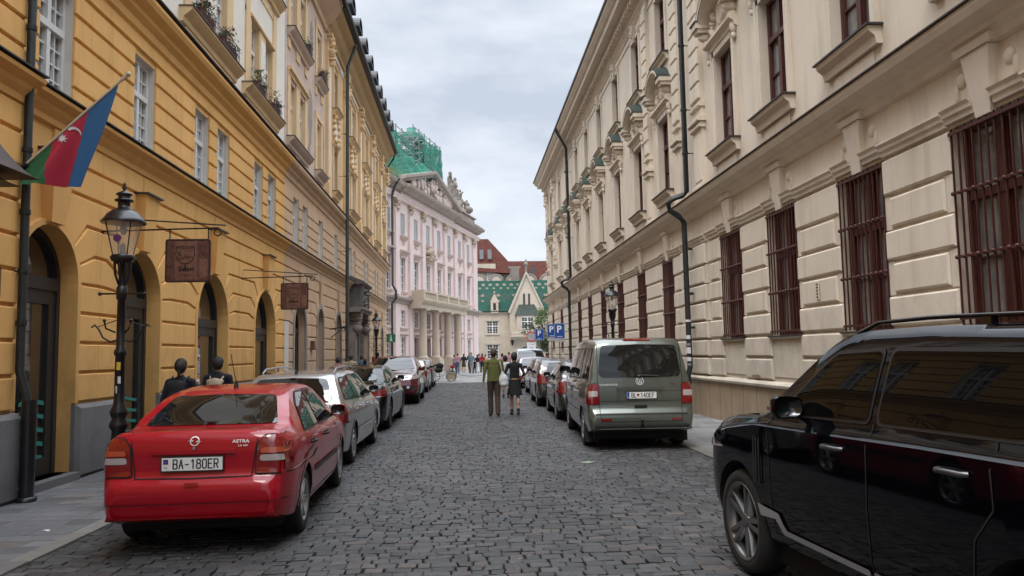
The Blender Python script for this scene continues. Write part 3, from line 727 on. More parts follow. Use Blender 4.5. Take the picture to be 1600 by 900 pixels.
for i in range(9):
    q = G(FL)
    q.box(-.48, .48, -1.5, .0, 0, 1.15, 0); q.box(-.3, .3, 0, .012, .2, .95, 1)
    for a, b in zip(arc(0, 1.0, .55, 180, 0, 10), arc(0, 1.0, .55, 180, 0, 10)[1:]):
        q.add([(a[0], .18, a[1]), (b[0], .18, b[1]), (b[0], -1.6, b[1]), (a[0], -1.6, a[1])], [(0, 1, 2, 3)], 0)
    q.add([(a, .0, b) for a, b in arc(0, 1.0, .55, 180, 0, 10)], [tuple(range(11))], 0)
    q.prof(-.62, .62, [(-.1, .98), (.2, .98), (.22, 1.05), (-.1, 1.06)], 0)
    for a, b in zip(arc(0, 1.0, .6, 180, 0, 10), arc(0, 1.0, .6, 180, 0, 10)[1:]):
        q.add([(a[0], .22, a[1]), (b[0], .22, b[1]), (b[0]*.85, .22, 1+(b[1]-1)*.85), (a[0]*.85, .22, 1+(a[1]-1)*.85)], [(0, 1, 2, 3)], 0)
        q.add([(a[0], .22, a[1]), (b[0], .22, b[1]), (b[0], -.4, b[1]), (a[0], -.4, a[1])], [(0, 1, 2, 3)], 0)
    q.build('dormer', ['roof_dark', 'glass_dark'], bo, (.62, 34.4+2.35*i, 16.55))
for c in w3:
    window(bo, FL, 'white', c, 5.42, .85, 1.7, -.14)
    for z, h in ((8.95, 1.95), (12.65, 1.85)): window(bo, FL, 'white', c, z, .8, h, -.13)
for c, w_, z0 in A3: archdoor(bo, FL, c, w_-.1, z0, 3.55, name='door' if z0 < .5 else 'arched_window', leaf=z0 < .5)
pipe(bo, FL, 35.4, [(0, .75, 16.3), (0, .7, 16.05), (0, .38, 15.2), (0, .36, .05)], .08, 'pipe_green', clips=(12, 10, 6.5, 3, 1.5))
pipe(bo, FL, 55.5, [(0, .75, 16.3), (0, .65, 16.0), (0, .2, 15.3), (0, .2, 14.9)], .06, 'pipe_green')
# portal with stone bay above
q = G(FL)
for s in (-1, 1):
    q.box(40+s*1.55-.28, 40+s*1.55+.28, 0, .35, 0, 3.2); q.box(40+s*1.55-.34, 40+s*1.55+.34, 0, .42, 0, .6)
    ornament(q, 40+s*1.55, 3.3, .5, .9, .6, 0, 9, 3); q.lathe((40+s*1.55-.3, .42, 3.05), [(.02, 0), (.2, .0), (.2, .6), (.02, .6)], 12, axis=0)
    q.box(40+s*1.35-.3, 40+s*1.35+.3, 0, .6, 3.6, 3.85)
archband(q, 40, .95, 1.2, 2.75, .1, 0, .16)
q.prof(37.9, 42.1, [(0, 3.85), (.6, 3.85), (.64, 3.98), (.72, 4.02), (.72, 4.1), (0, 4.1)])
q.build('portal', 'stone_old', bo)
q = G(FL); q.box(38.4, 41.6, .0, .58, 4.12, 5.25); q.box(38.6, 38.9, .58, .64, 4.2, 5.2); q.box(41.1, 41.4, .58, .64, 4.2, 5.2)
ornament(q, 40, 4.7, 1.6, .9, .75, 0, 16, 8, .2); q.prof(38.2, 41.8, [(0, 5.25), (.66, 5.25), (.74, 5.34), (.74, 5.4), (0, 5.7)]); q.build('bay', 'stone_dark', bo)
archdoor(bo, FL, 40, 1.9, .1, 3.7, name='portal_door', n=-.45)
# ---------------------------------------------------------------- right side
XR = 6.2
br = thing('town_hall', 'long cream plastered building with red brown windows and barred ground floor along the right side', 'building', (XR, 0, 0))
V0, V1 = -16.0, 57.0
NEAR = [5.55-3*k for k in range(7)][::-1]+[8.52, 11.48, 14.5, 17.37]
FAR = [22.9, 26.4, 30.1, 33.9, 37.6, 41.1, 45.1, 48.8, 53.6]
W = sorted(NEAR+FAR); WG = 1.38
CZ = [1.06, 1.53, 1.98, 2.45, 2.93, 3.40, 3.88, 4.45]
g = G(FR)
gops = [('rect', c, WG if c < 20 else 1.25, 1.96, 4.46) for c in W]
floor_(g, V0, V1, 0, 5.2, gops, d=.30)
edges = []; x = V0
for o in gops+[('e', V1, 0, 0, 0)]: edges.append((x, o[1]-o[2]/2)); x = o[1]+o[2]/2
for a, b in edges:
    wpier = b-a
    if 19 < a < 22 or wpier > 3.2:        # wide pier split round the pilaster
        parts = [(a, a+.95), (a+1.0, b-1.0), (b-.95, b)]
    else: parts = [(a, b)]
    for pi, (p, q_) in enumerate(parts):
        for k, (zl, zh) in enumerate(zip(CZ, CZ[1:])):
            inset = k in (3, 5)
            e = GAP/2+.004
            nn = .058 if (len(parts) == 1 or pi != 1) else .12
            if inset and q_-p > .7:
                g.slab([(p+.16, zl+e), (q_-.16, zl+e), (q_-.16, zh-e), (p+.16, zh-e)], 0, nn, .03)
                g.box(p+.002, p+.15, 0, nn-.035, zl, zh); g.box(q_-.15, q_-.002, 0, nn-.035, zl, zh)
            else: g.slab([(p+.002, zl+e), (q_-.002, zl+e), (q_-.002, zh-e), (p+.002, zh-e)], 0, nn, .028)
        for s0, s1 in ((p+.03, q_-.03),): g.prof(s0, s1, [(0, 4.47), (.07, 4.48), (.075, 4.54), (.11, 4.56), (.115, 4.61), (.15, 4.64), (.15, 4.67), (0, 4.70)])
for o in gops:
    c, hw = o[1], o[2]/2
    g.prof(c-hw-.06, c-.17, [(0, 4.50), (.06, 4.51), (.065, 4.57), (.10, 4.59), (.105, 4.64), (.14, 4.68), (0, 4.73)]); g.prof(c+.17, c+hw+.06, [(0, 4.50), (.06, 4.51), (.065, 4.57), (.10, 4.59), (.105, 4.64), (.14, 4.68), (0, 4.73)])
    keystone(g, c, 4.42, 5.2, .13, .25, .07, .13)
    for s in (-1, 1):
        g.ball((c+s*.42, .0, 4.98), (.10, .05, .10), 8, 6); g.ball((c+s*.52, .0, 4.84), (.05, .04, .13), 8, 6)
    g.box(c-hw+.02, c+hw-.02, 0, .02, 1.15, 1.85)
# upper storeys
U = lambda c: c
uops = [('rect', c, 1.22, 6.48, 8.85) for c in W]; tops = [('rect', c, 1.12, 10.72, 12.8) for c in W]
floor_(g, V0, V1, 5.2, 10.4, uops, d=.26); floor_(g, V0, V1, 10.4, 14.2, tops, d=.26)
for c in W:
    far = c > 50
    # surround
    for s in (-1, 1):
        g.box(c+s*.71-.1, c+s*.71+.1, 0, .05, 6.5, 9.0); g.box(c+s*.76-.06, c+s*.76+.06, .05, .07, 6.5, 9.0)
    g.box(c-.81, c+.81, 0, .05, 8.86, 9.0)
    g.prof(c-.95, c+.95, [(0, 9.0), (.07, 9.02), (.09, 9.12), (.2, 9.18), (.2, 9.24), (0, 9.26)])
    # segmental hood on consoles
    ri, ro, zc, n1 = .80, .94, 9.42, .36
    ai = arc(c, zc, ri, 158, 22, 14); ao = arc(c, zc, ro, 158, 22, 14)
    for k_, (a, b, d, e) in enumerate(zip(ai, ai[1:], ao, ao[1:])):
        cm = 1
        g.quad((a[0], n1, a[1]), (b[0], n1, b[1]), (e[0], n1, e[1]), (d[0], n1, d[1])); g.quad((a[0], n1, a[1]), (b[0], n1, b[1]), (b[0], 0, b[1]), (a[0], 0, a[1]))
        g.quad((d[0], n1+.03, d[1]+.02), (e[0], n1+.03, e[1]+.02), (e[0], 0, e[1]+.06), (d[0], 0, d[1]+.06), mi=cm)
        g.quad((d[0], n1+.03, d[1]-.03), (e[0], n1+.03, e[1]-.03), (e[0], n1+.03, e[1]+.02), (d[0], n1+.03, d[1]+.02), mi=cm)
        am = [(p[0]*.75+q[0]*.25, p[1]*.75+q[1]*.25) for p, q in ((a, d), (b, e))]
        g.quad((am[0][0], n1+.025, am[0][1]), (am[1][0], n1+.025, am[1][1]), (e[0], n1+.025, e[1]), (d[0], n1+.025, d[1]))
    for s in (-1, 1):
        g.box(c+s*.93-.2, c+s*.93+.2, 0, n1+.06, 9.66, 9.80); g.box(c+s*.93-.16, c+s*.93+.16, 0, n1, 9.56, 9.66); g.box(c+s*.93-.215, c+s*.93+.215, 0, n1+.09, 9.80, 9.835, 1)
        g.ball((c+s*.9, .12, 9.46), (.10, .2, .12), 8, 6); g.ball((c+s*.88, .08, 9.26), (.08, .13, .14), 8, 6); g.ball((c+s*.86, .06, 9.0), (.06, .09, .16), 8, 6); g.ball((c+s*.86, .06, 8.8), (.045, .07, .08), 6, 5)
    g.lathe((c, .0, 9.72), [(.20, .04), (.26, .07), (.27, .04), (.27, 0)], 16, axis=1); g.slab(arc(c, 9.72, .19, 0, 350, 14), 0, .05, .02, 0)
    for s in (-1, 1): ornament(g, c+s*.48, 9.62, .3, .45, .14, 0, 6, int(c*3)+s, .35)
    # apron
    g.slab([(c-.62, 5.85), (c+.62, 5.85), (c+.62, 6.16), (c-.62, 6.16)], 0, .03, .012)
    # third storey
    for s in (-1, 1): g.box(c+s*.64-.08, c+s*.64+.08, 0, .045, 10.72, 12.85)
    g.box(c-.72, c+.72, 0, .045, 12.81, 12.95); keystone(g, c, 12.7, 13.3, .10, .17, .10, .16); ornament(g, c, 13.1, .2, .35, .2, 0, 5, int(c*5), .4)
    g.box(c-.82, c+.82, 0, .02, 13.02, 13.28)
g.prof(V0, V1, [(0, 13.3), (.05, 13.32), (.06, 13.38), (.1, 13.40), (.1, 13.44), (0, 13.46)])
g.prof(V0, V1, [(0, 13.02), (.035, 13.03), (.035, 13.07), (0, 13.08)])
# rusticated pilasters either side of the drainpipe and at the far pavilion
def pilaster(c, w_, zt=13.3, cap=False):
    g.box(c-w_/2, c+w_/2, 0, .10, 5.66, zt)
    g.slab([(c-w_/2-.05, 5.66), (c+w_/2+.05, 5.66), (c+w_/2+.05, 5.95), (c-w_/2-.05, 5.95)], 0, .17, .03)
    g.slab([(c-w_/2+.1, 6.05), (c+w_/2-.1, 6.05), (c+w_/2-.1, 7.25), (c-w_/2+.1, 7.25)], .1, .125, .012)
    for z0, e in ((7.4, .05), (7.55, .10), (7.95, .04)): g.slab([(c-w_/2-e, z0), (c+w_/2+e, z0), (c+w_/2+e, z0+.13), (c-w_/2-e, z0+.13)], 0, .13+e, .03)
    z = 8.15; k = 0
    while z < zt-.5:
        g.slab([(c-w_/2, z+.02), (c+w_/2, z+.02), (c+w_/2, z+.43), (c-w_/2, z+.43)], .1, .16, .025); z += .45
    if cap: ornament(g, c, 12.9, w_, .8, .3, 0, 10, int(c*3), .3); g.box(c-w_/2-.08, c+w_/2+.08, 0, .3, 13.25, 13.4)
for c, w_, cp in ((19.3, .75, False), (21.15, .6, False), (24.7, .55, False), (51.3, .7, True), (55.9, .9, True)): pilaster(c, w_, cap=cp)
# stone clad plinth
g.box(V0, V1, 0, .10, 0, .93, 2); x = V0
while x < V1: g.box(x-.006, x+.006, .095, .102, .0, .93, 3); x += .78
g.prof(V0, V1, [(.1, .931), (.16, .94), (.17, .99), (.13, 1.03), (0, 1.055)])
g.quad((V1, 0, 0), (V1, -14, 0), (V1, -14, 14.4), (V1, 0, 14.4)); g.quad((V0, 0, 0), (V0, -14, 0), (V0, -14, 14.4), (V0, 0, 14.4)); g.quad((V0, -14, 0), (V1, -14, 0), (V1, -14, 14.4), (V0, -14, 14.4))
r = random.Random(9)
for cu in (10.1, 16.0, 19.2): 
    m = 10; g.add([(cu+.35*math.cos(2*math.pi*i/m)*r.uniform(.5, 1.1), .074, 1.13+.05*math.sin(2*math.pi*i/m)*r.uniform(.5, 1.1)) for i in range(m)], [tuple(range(m))], 4)
g.build('wall', ['cream', 'copper', 'tile_beige', 'joint', 'terracotta_patch'], br) if 'terracotta_patch' in M else (dm('terracotta_patch', (.25, .14, .09), .9, .2, 9), g.build('wall', ['cream', 'copper', 'tile_beige', 'joint', 'terracotta_patch'], br))
g = G(FR)
BR = [(0, 5.2), (.08, 5.22), (.10, 5.30), (.18, 5.36), (.20, 5.43), (.36, 5.50), (.40, 5.58), (.40, 5.64), (0, 5.66)]
def sw(pr, mi=0): g.sweep([(14, V1), (0, V1), (0, V0)], pr, mi)
sw(BR); sw([(0, 5.661), (.44, 5.645), (.44, 5.665), (0, 5.685)], 1)
for c in W: g.prof(c-.34, c+.34, [(0, 5.205), (.16, 5.21), (.18, 5.30), (.1, 5.32)], 0)
RC = [(0, 13.55), (.08, 13.57), (.10, 13.72), (.16, 13.74), (.16, 13.95), (.22, 13.98), (.26, 14.08), (.60, 14.12), (.62, 14.3), (.70, 14.36), (.82, 14.52), (.84, 14.62), (0, 14.66)]
sw(RC); sw([(0, 14.662), (.88, 14.61), (.9, 14.70), (-1.0, 14.9), (-6, 18.0), (-6, 14.67)], 1)
x = V0+.1
while x < V1: g.box(x, x+.17, .16, .34, 13.76, 13.97); x += .36
g.build('cornice', ['cream_trim', 'sheet_brown'], br)
for c in W:
    window(br, FR, 'redgrille', c, 1.96, WG if c < 20 else 1.25, 2.5, -.17, sill=(.06, .10, .06, 'cream_trim'))
    window(br, FR, 'red', c, 6.48, 1.22, 2.37, -.17, sill=(.28, .26, .30, 'cream_trim'))
    window(br, FR, 'red', c, 10.72, 1.12, 2.08, -.17, sill=(.26, .22, .24, 'cream_trim'))
PD = [(0, .22, 14.0), (0, .22, 5.95), (0, .34, 5.85), (0, .62, 5.76), (0, .74, 5.62), (0, .70, 5.45), (0, .45, 5.28), (0, .32, 5.1), (0, .32, 4.9)]
pipe(br, FR, 20.05, PD+[(0, .30, 1.25), (0, .36, 1.05), (0, .36, .05)], .075, clips=(12, 10, 8.2, 7, 4.4, 3.2, 2.3))
pipe(br, FR, 43.1, [(0, .85, 14.6), (0, .85, 14.4), (0, .3, 13.4)]+PD[1:]+[(0, .32, 1.0), (0, .32, .05)], .08, clips=(12, 10, 8.2, 4.2, 3, 2))
for k, (z, h, m_) in enumerate(((2.0, .1, 'sticker_white'), (1.82, .07, 'c_grey'), (1.62, .16, 'sticker_white'), (1.42, .1, 'sticker_white'), (1.3, .06, 'c_grey'), (2.45, .06, 'sticker_white'))):
    q = G(FR); q.tube([(20.05, .31, z), (20.05, .31, z+h)], .078, 10); q.build('sticker', m_, br)
q = G(FR); q.slab([(12.93, 2.55), (13.03, 2.55), (13.03, 2.86), (12.93, 2.86)], .07, .085, .004, 0)
for i in range(5): q.box(12.945, 13.015, .085, .09, 2.58+i*.055, 2.6+i*.055, 1)
q.build('wall_plaque', ['cream_trim', 'joint'], br)

# ---------------------------------------------------------------- pink palace
PA = R(16.0)
pal = thing('palace', 'pink classical palace with pediment, columned portico and shuttered windows', 'building', (-5.3, 66, 0), -PA)
g = G(FL); T0, T1 = -22.0, 24.6
PW = [-17.0, -13.6, -10.2, -6.8, -3.4, 0, 3.35, 6.7, 10.05, 13.4, 17.2, 20.6]
floor_(g, T0, T1, 0, 3.5, [('rect', c, 1.15, .1 if abs(c-6.7) < 3.5 else 1.3, 3.2) for c in PW], d=.4)
floor_(g, T0, T1, 3.5, 6.2, [('rect', c, 1.05, 4.1, 5.5) for c in PW], d=.35)
floor_(g, T0, T1, 6.2, 11.2, [('rect', c, 1.15, 7.15, 10.0) for c in PW], d=.35)
floor_(g, T0, T1, 11.2, 16.3, [('rect', c, 1.05, 11.95, 13.85) for c in PW], d=.3)
for c in [p+1.7 for p in PW[:9]]+[15.3, 18.9, 22.6]:
    g.box(c-.42, c+.42, 0, .2, 7.3, 14.1, 0); g.box(c-.5, c+.5, 0, .28, 6.75, 7.3, 0); g.box(c-.42, c+.42, 0, .14, 0.6, 6.0, 0)
    ornament(g, c, 14.35, .8, .7, .4, 2, 14, int(c*3)+40, .25); g.box(c-.5, c+.5, 0, .36, 14.7, 14.85, 2)
for i, c in enumerate(PW):
    g.prof(c-.85, c+.85, [(0, 6.9), (.1, 6.92), (.2, 7.08), (.2, 7.13), (0, 7.14)], 0)
    g.prof(c-.8, c+.8, [(0, 11.55), (.1, 11.6), (.3, 11.84), (.3, 11.9), (0, 11.91)], 1); ornament(g, c, 11.4, .7, .35, .14, 1, 6, i, .3)
    if i < 10: g.prof(c-.9, c+.9, [(0, 10.2), (.1, 10.25), (.15, 10.4), (.4, 10.5), (.42, 10.6), (0, 10.66)], 1); g.box(c-.65, c+.65, 0, .1, 10.0, 10.2, 1)
    else:
        g.slab([(c-.95, 10.25), (c+.95, 10.25), (c, 11.05)], 0, .38, .05, 1)
    g.prof(c-.8, c+.8, [(0, 3.75), (.1, 3.78), (.22, 3.95), (.22, 4.0), (0, 4.02)], 1); g.prof(c-.8, c+.8, [(0, 3.3), (.1, 3.33), (.25, 3.45), (0, 3.5)], 1)
g.box(T0, T1, 0, .16, 0, .6, 2)
g.quad((T1, 0, 0), (T1, -14, 0), (T1, -14, 16.2), (T1, 0, 16.2)); g.quad((T0, 0, 0), (T0, -14, 0), (T0, -14, 16.2), (T0, 0, 16.2))
g.build('wall', ['pink', 'pink_trim', 'stone'], pal)
g = G(FL)
g.prof(T0, T1+.1, [(0, 6.0), (.12, 6.05), (.15, 6.3), (.45, 6.4), (.5, 6.55), (0, 6.7)], 1)
g.prof(T0, T1+.1, [(0, 14.86), (.22, 14.88), (.25, 15.1), (.3, 15.12), (.3, 15.3), (0, 15.32)], 0)
pr = [(0, 15.6), (.3, 15.66), (.35, 15.8), (.8, 15.95), (.9, 16.15), (.9, 16.2), (0, 16.3)]
g.prof(T0, T1+.4, pr, 1); g.prof(-1.2, 15.1, [(n+.2 if n else 0, z+.002) for n, z in pr], 1); g.box(-.9, 14.8, 0, .2, 14.862, 15.6, 0)
g.build('cornice', ['pink', 'stone_cornice'], pal)
# pediment
AP = (6.9, 18.5); g = G(FL)
g.add([(-.9, .32, 16.25), (14.8, .32, 16.25), (AP[0], .32, AP[1]-.3)], [(0, 1, 2)], 1)
for e in (-1.5, 15.3):
    d = Vector((AP[0]-e, 0, AP[1]-16.3)); L_ = d.length; d.normalize(); up = Vector((-d.z, 0, d.x)) if d.x > 0 else Vector((d.z, 0, -d.x))
    pf = [(.3, 0), (.45, .05), (.5, .2), (.85, .35), (.9, .6), (-3.0, .65)]
    rows = []
    for P in (Vector((e, 0, 16.3)), Vector((AP[0], 0, AP[1]))): rows.append([(P.x+up.x*h*0, n, P.z+h) for n, h in pf])
    k = len(pf); g.add(rows[0]+rows[1], [(i, i+1, k+i+1, k+i) for i in range(k-1)]+[tuple(range(k))], 0)
r = random.Random(3)
for k in range(34):
    u = r.uniform(1.2, 12.8); hm = (1-abs(u-6.9)/7.2)*2.0
    if hm < .35: continue
    z = 16.5+r.uniform(.0, .75)*hm; g.ball((u, .38, z), (.26, .22, r.uniform(.25, .6)), 7, 6, 2); g.ball((u, .45, z+.55), (.13, .16, .16), 7, 6, 2)
g.build('pediment', ['stone_cornice', 'stone_old', 'pink_trim'], pal)
# attic right of the pediment
g = G(FL)
g.box(15.6, 24.3, -2.4, -.2, 16.25, 17.35, 0); g.prof(15.5, 24.4, [(-.2, 17.352), (.0, 17.37), (.0, 17.5), (-2.4, 17.52)], 0); g.slab([(21.6, 16.5), (23.8, 16.5), (23.8, 17.2), (21.6, 17.2)], -.2, -.14, .04, 0)
g.box(15.9, 20.0, -2.2, -.6, 17.5, 18.75, 0); g.box(20.1, 22.2, -2.1, -.6, 17.5, 18.2, 0)
g.build('attic', ['stone_cornice'], pal)
g = G(FL); g.quad((T0, .8, 16.3), (T1, .8, 16.3), (T1-5, -8, 19.0), (T0, -8, 19.0)); g.box(-6, 3, -3.5, -.5, 16.3, 17.9, 1); g.build('roof', ['redroof', 'ochre_trim'], pal)
# portico
PC = [3.0, 6.6, 10.5, 13.8]
g = G(FL); g.prof(1.2, 15.6, [(.1, 5.75), (1.2, 5.75), (1.2, 6.1), (1.3, 6.15), (1.45, 6.35), (1.5, 6.5), (.1, 6.52)], 0); g.build('portico_slab', ['stone'], pal)
g = G(FL); g.box(1.3, 15.4, 1.2, 1.42, 7.16, 7.3, 0); g.box(1.3, 15.4, 1.22, 1.40, 6.522, 6.65, 0)
for k in range(5): u = 1.45+3.45*k; g.box(u-.2, u+.2, 1.16, 1.45, 6.525, 7.34, 0)
u = 1.8
while u < 15.1: g.lathe((u, 1.31, 6.65), [(.05, 0), (.09, .18), (.05, .4), (.07, .52)], 6); u += .3
g.box(1.3, 1.5, .2, 1.2, 6.522, 7.3, 0); g.box(15.2, 15.4, .2, 1.2, 6.522, 7.3, 0)
g.build('balustrade', ['stone'], pal)
for u in PC:
    q = G(FL); q.box(-.6, .6, -.6, .6, 0, 1.25); q.box(-.55, .55, -.5, .5, 1.25, 1.4)
    q.lathe((0, 0, 1.4), [(.46, 0), (.46, .1), (.38, .15), (.36, .25), (.35, 1.6), (.30, 4.0), (.35, 4.05), (.42, 4.18)], 20); q.box(-.5, .5, -.45, .5, 5.6, 5.748)
    q.build('column', 'stone', pal, (.72, u, 0))
for i, c in enumerate(PW):
    window(pal, FL, 'palace', c, 7.15, 1.15, 2.85, -.2); window(pal, FL, 'shutter', c, 11.95, 1.05, 1.9, -.1)
    window(pal, FL, 'palace', c, 4.1, 1.05, 1.4, -.22)
    if abs(c-6.7) < 3.5:
        q = G(FL); q.box(-.57, .57, -.05, .02, 0, 3.1); q.box(-.5, -.04, .02, .05, .1, 3.0); q.box(.04, .5, .02, .05, .1, 3.0); q.build('door', 'stone_dark', pal, (-.3, c, .1))
    else: window(pal, FL, 'palace', c, 1.3, 1.15, 1.9, -.22)
pipe(pal, FL, -3.2, [(0, .95, 16.2), (0, .5, 15.5), (0, .3, 14.8), (0, .3, 7.4), (0, .6, 6.9), (0, .6, 6.3), (0, .25, 5.9), (0, .25, .05)], .10, 'pipe_green')
# crest over the balcony
q = G(FL); ornament(q, 6.7, 11.0, 1.8, 1.1, .6, 0, 18, 4, .25); q.prof(5.6, 7.8, [(0, 10.6), (.5, 10.62), (.6, 10.8), (0, 10.85)]); q.build('coat_of_arms', 'stone', pal)

# ---------------------------------------------------------------- annex with green patterned roof
an = thing('annex', 'pale stone hall with green patterned tile roof and pointed gable closing the street', 'building', (0, 100, 0))
g = G(FF); a0, a1 = -2.0, 20.0
floor_(g, a0, a1, 0, 3.6, [('rect', 3.5, 1.5, .95, 2.85), ('rect', 13.5, 1.5, .95, 2.85)], d=.3); floor_(g, a0, a1, 3.6, 7.2, [('rect', 3.5, 1.5, 4.2, 5.9), ('rect', 13.5, 1.5, 4.2, 5.9)], d=.3)
for x in (3.5, 13.5):
    for z0, h in ((4.2, 1.7), (.95, 1.9)): g.box(x-.95, x+.95, 0, .07, z0+h, z0+h+.16, 0); g.box(x-.9, x+.9, 0, .12, z0-.12, z0-.02, 0)
g.prof(a0, a1, [(0, 6.75), (.1, 6.8), (.12, 7.0), (.2, 7.1), (0, 7.2)], 0)
# gabled bay
gx0, gx1, gn = 5.7, 10.1, 1.4; gc = (gx0+gx1)/2
floor_(g, gx0, gx1, 0, 3.4, [('arch', gc-.1, 2.3, .0, 2.5)], d=.6, n=gn)
g.box(gx0, gx0+.01, 0, gn, 0, 7.2, 0); g.box(gx1-.01, gx1, 0, gn, 0, 7.2, 0)
g.add([(gx0, gn, 3.4), (gx1, gn, 3.4), (gx1, gn, 7.4), (gc, gn, 12.0), (gx0, gn, 7.4)], [(0, 1, 2, 3, 4)], 0)
for s in (-1, 1):
    g.box(gc+s*.32-.13, gc+s*.32+.13, gn, gn+.02, 7.9, 9.3, 2)
g.box(gc-.95, gc-.75, gn, gn+.1, 5.6, 9.4, 0) if False else None
e = [(gx0-.25, 6.9), (gc, 12.3), (gx1+.25, 6.9)]
for p, q_ in zip(e, e[1:]):
    g.add([(p[0], gn+.18, p[1]), (q_[0], gn+.18, q_[1]), (q_[0], gn+.18, q_[1]-.5), (p[0]+(.28 if p[0] < gc else 0), gn+.18, p[1]-(.1 if p[0] < gc else .5)),
           (p[0], gn-.4, p[1]), (q_[0], gn-.4, q_[1])], [(0, 1, 2, 3), (0, 1, 5, 4)], 0)
g.build('wall', ['annex_stone', 'stone', 'glass_dark'], an)
q = G(FF); q.box(gc-.12, gc+.12, gn-.1, gn+.2, 12.2, 12.9); q.ball((gc, gn, 13.1), (.28, .28, .35)); q.ball((gc, gn, 13.6), (.12, .12, .2)); q.build('finial', 'stone_old', an)
q = G(FF)   # oriel
q.box(gc-1.35, gc+1.35, gn, gn+.9, 4.55, 6.5, 0); q.box(gc-2.1, gc+2.1, gn, gn+1.0, 3.75, 4.55, 0); q.prof(gc-2.2, gc+2.2, [(gn, 3.2), (gn+.3, 3.3), (gn+.9, 3.6), (gn+1.1, 3.74), (gn, 3.75)], 0)
for k in range(14): q.ball((gc-2.0+k*.3, gn+1.0, 4.15), (.09, .05, .2), 6, 5, 0)
q.add([(gc-1.55, gn+1.05, 6.5), (gc+1.55, gn+1.05, 6.5), (gc+1.0, gn, 7.9), (gc-1.0, gn, 7.9), (gc-1.55, gn, 6.5), (gc+1.55, gn, 6.5)], [(0, 1, 2, 3), (0, 3, 4), (1, 5, 2), (0, 4, 5, 1)], 1)
q.build('oriel', ['annex_stone', 'copper'], an)
window(an, FF, 'cross', gc, 4.75, 1.6, 1.5, gn+.93)
for x in (3.5, 13.5): window(an, FF, 'cross', x, 4.2, 1.5, 1.7, -.15); window(an, FF, 'cross', x, .95, 1.5, 1.9, -.15)
q = G(FF); q.quad((gc-1.3, gn-.6, 0), (gc+1.1, gn-.6, 0), (gc+1.1, gn-.6, 2.6), (gc-1.3, gn-.6, 2.6)); q.build('gate', 'glass_dark', an)
g = G(FF)
def slope(x, t): return (x, .35-t*4.6, 7.15+t*4.4)     # on the roof plane
sn = Vector((0, 4.4, 4.6)).normalized()
def lift(p, d): return (p[0], p[1]+sn.y*d, p[2]+sn.z*d)
g.quad(slope(a0+1, 0), slope(a1, 0), slope(a1, 1), slope(a0+2, 1), mi=0)
g.quad((a0+1, .35, 7.1), (a1, .35, 7.1), (a1, 0, 7.0), (a0+1, 0, 7.0), mi=0)
def disc(x, t, rr, mi, h=.02):
    g.add([lift(slope(x+rr*math.cos(2*math.pi*i/8), t+rr/6.2*math.sin(2*math.pi*i/8)), h) for i in range(8)], [tuple(range(8))], mi)
for k in range(20):
    x = a0+1.6+k*.95
    disc(x, .86, .24, 1); disc(x, .86, .12, 2, .03); disc(x+.47, .74, .18, 1); disc(x+.47, .74, .09, 2, .03)
    for s in (-1, 1):
        for m in range(4): disc(x+s*m*.12, .60-m*.04, .06, 2)
for k in range(9):
    x = a0+2.2+k*2.1
    for t, q_ in ((.5, .24), (.32, .18)):
        disc(x, t, q_, 1); disc(x, t, q_*.5, 2, .03)
    for m in range(14): disc(x+m*.15, .5-m*.014, .05, 2); disc(x+2.1-m*.15, .5-m*.014, .05, 2)
# gable roofs
g.add([(gx0-.25, gn+.1, 6.95), (gc, gn+.1, 12.3), (gc, -4.2, 12.3), (gx0-.25, -4.2, 6.95)], [(0, 1, 2, 3)], 0); g.add([(gx1+.25, gn+.1, 6.95), (gc, gn+.1, 12.3), (gc, -4.2, 12.3), (gx1+.25, -4.2, 6.95)], [(0, 1, 2, 3)], 0)
g.build('roof', ['green_tile', 'tile_cream', 'tile_red'], an)
q = G(FF)   # small stone dormer
q.box(3.3, 4.3, -.8, .3, 6.9, 8.3, 0); q.add([(3.2, .32, 8.3), (4.4, .32, 8.3), (3.8, .32, 9.5), (3.2, -1.6, 8.3), (4.4, -1.6, 8.3), (3.8, -1.6, 9.5)], [(0, 1, 2), (0, 2, 5, 3), (1, 4, 5, 2)], 1); q.box(3.62, 3.98, .3, .32, 7.3, 8.2, 2); q.ball((3.8, .3, 9.6), .12)
q.build('dormer', ['annex_stone', 'stone', 'glass_dark'], an)
q = G(FF)   # crested wall behind
q.box(a0, a1, -5.0, -4.4, 6, 11.5, 0)
for k in range(8):
    x = 2.0+k*2.3; q.slab(arc(x, 11.5, 1.0, 0, 180, 12), -4.9, -4.4, .05, 0); q.slab(arc(x, 11.5, .6, 0, 180, 12), -4.4, -4.35, .02, 1)
q.box(6.2, 7.4, -5, -4.2, 11.5, 13.2, 0); q.box(6.0, 7.6, -5, -4.2, 13.2, 13.5, 0)
q.build('parapet', ['stone_old', 'annex_stone'], an)
lp = G(FF)
# wall lantern
wl = thing('wall_lantern', 'black iron lantern on a bracket on the stone wall beside the arched gateway', 'lantern', (5.95, 98.25, 2.75)); lp.tube([(0, -.35, .5), (0, 0, .55)], .03, 6); lp.lathe((0, 0, 0), [(.05, -.1), (.12, 0), (.2, .4), (.22, .42), (.05, .65), (.02, .8)], 6, sm=False); lp.build('lantern_body', 'iron', wl)

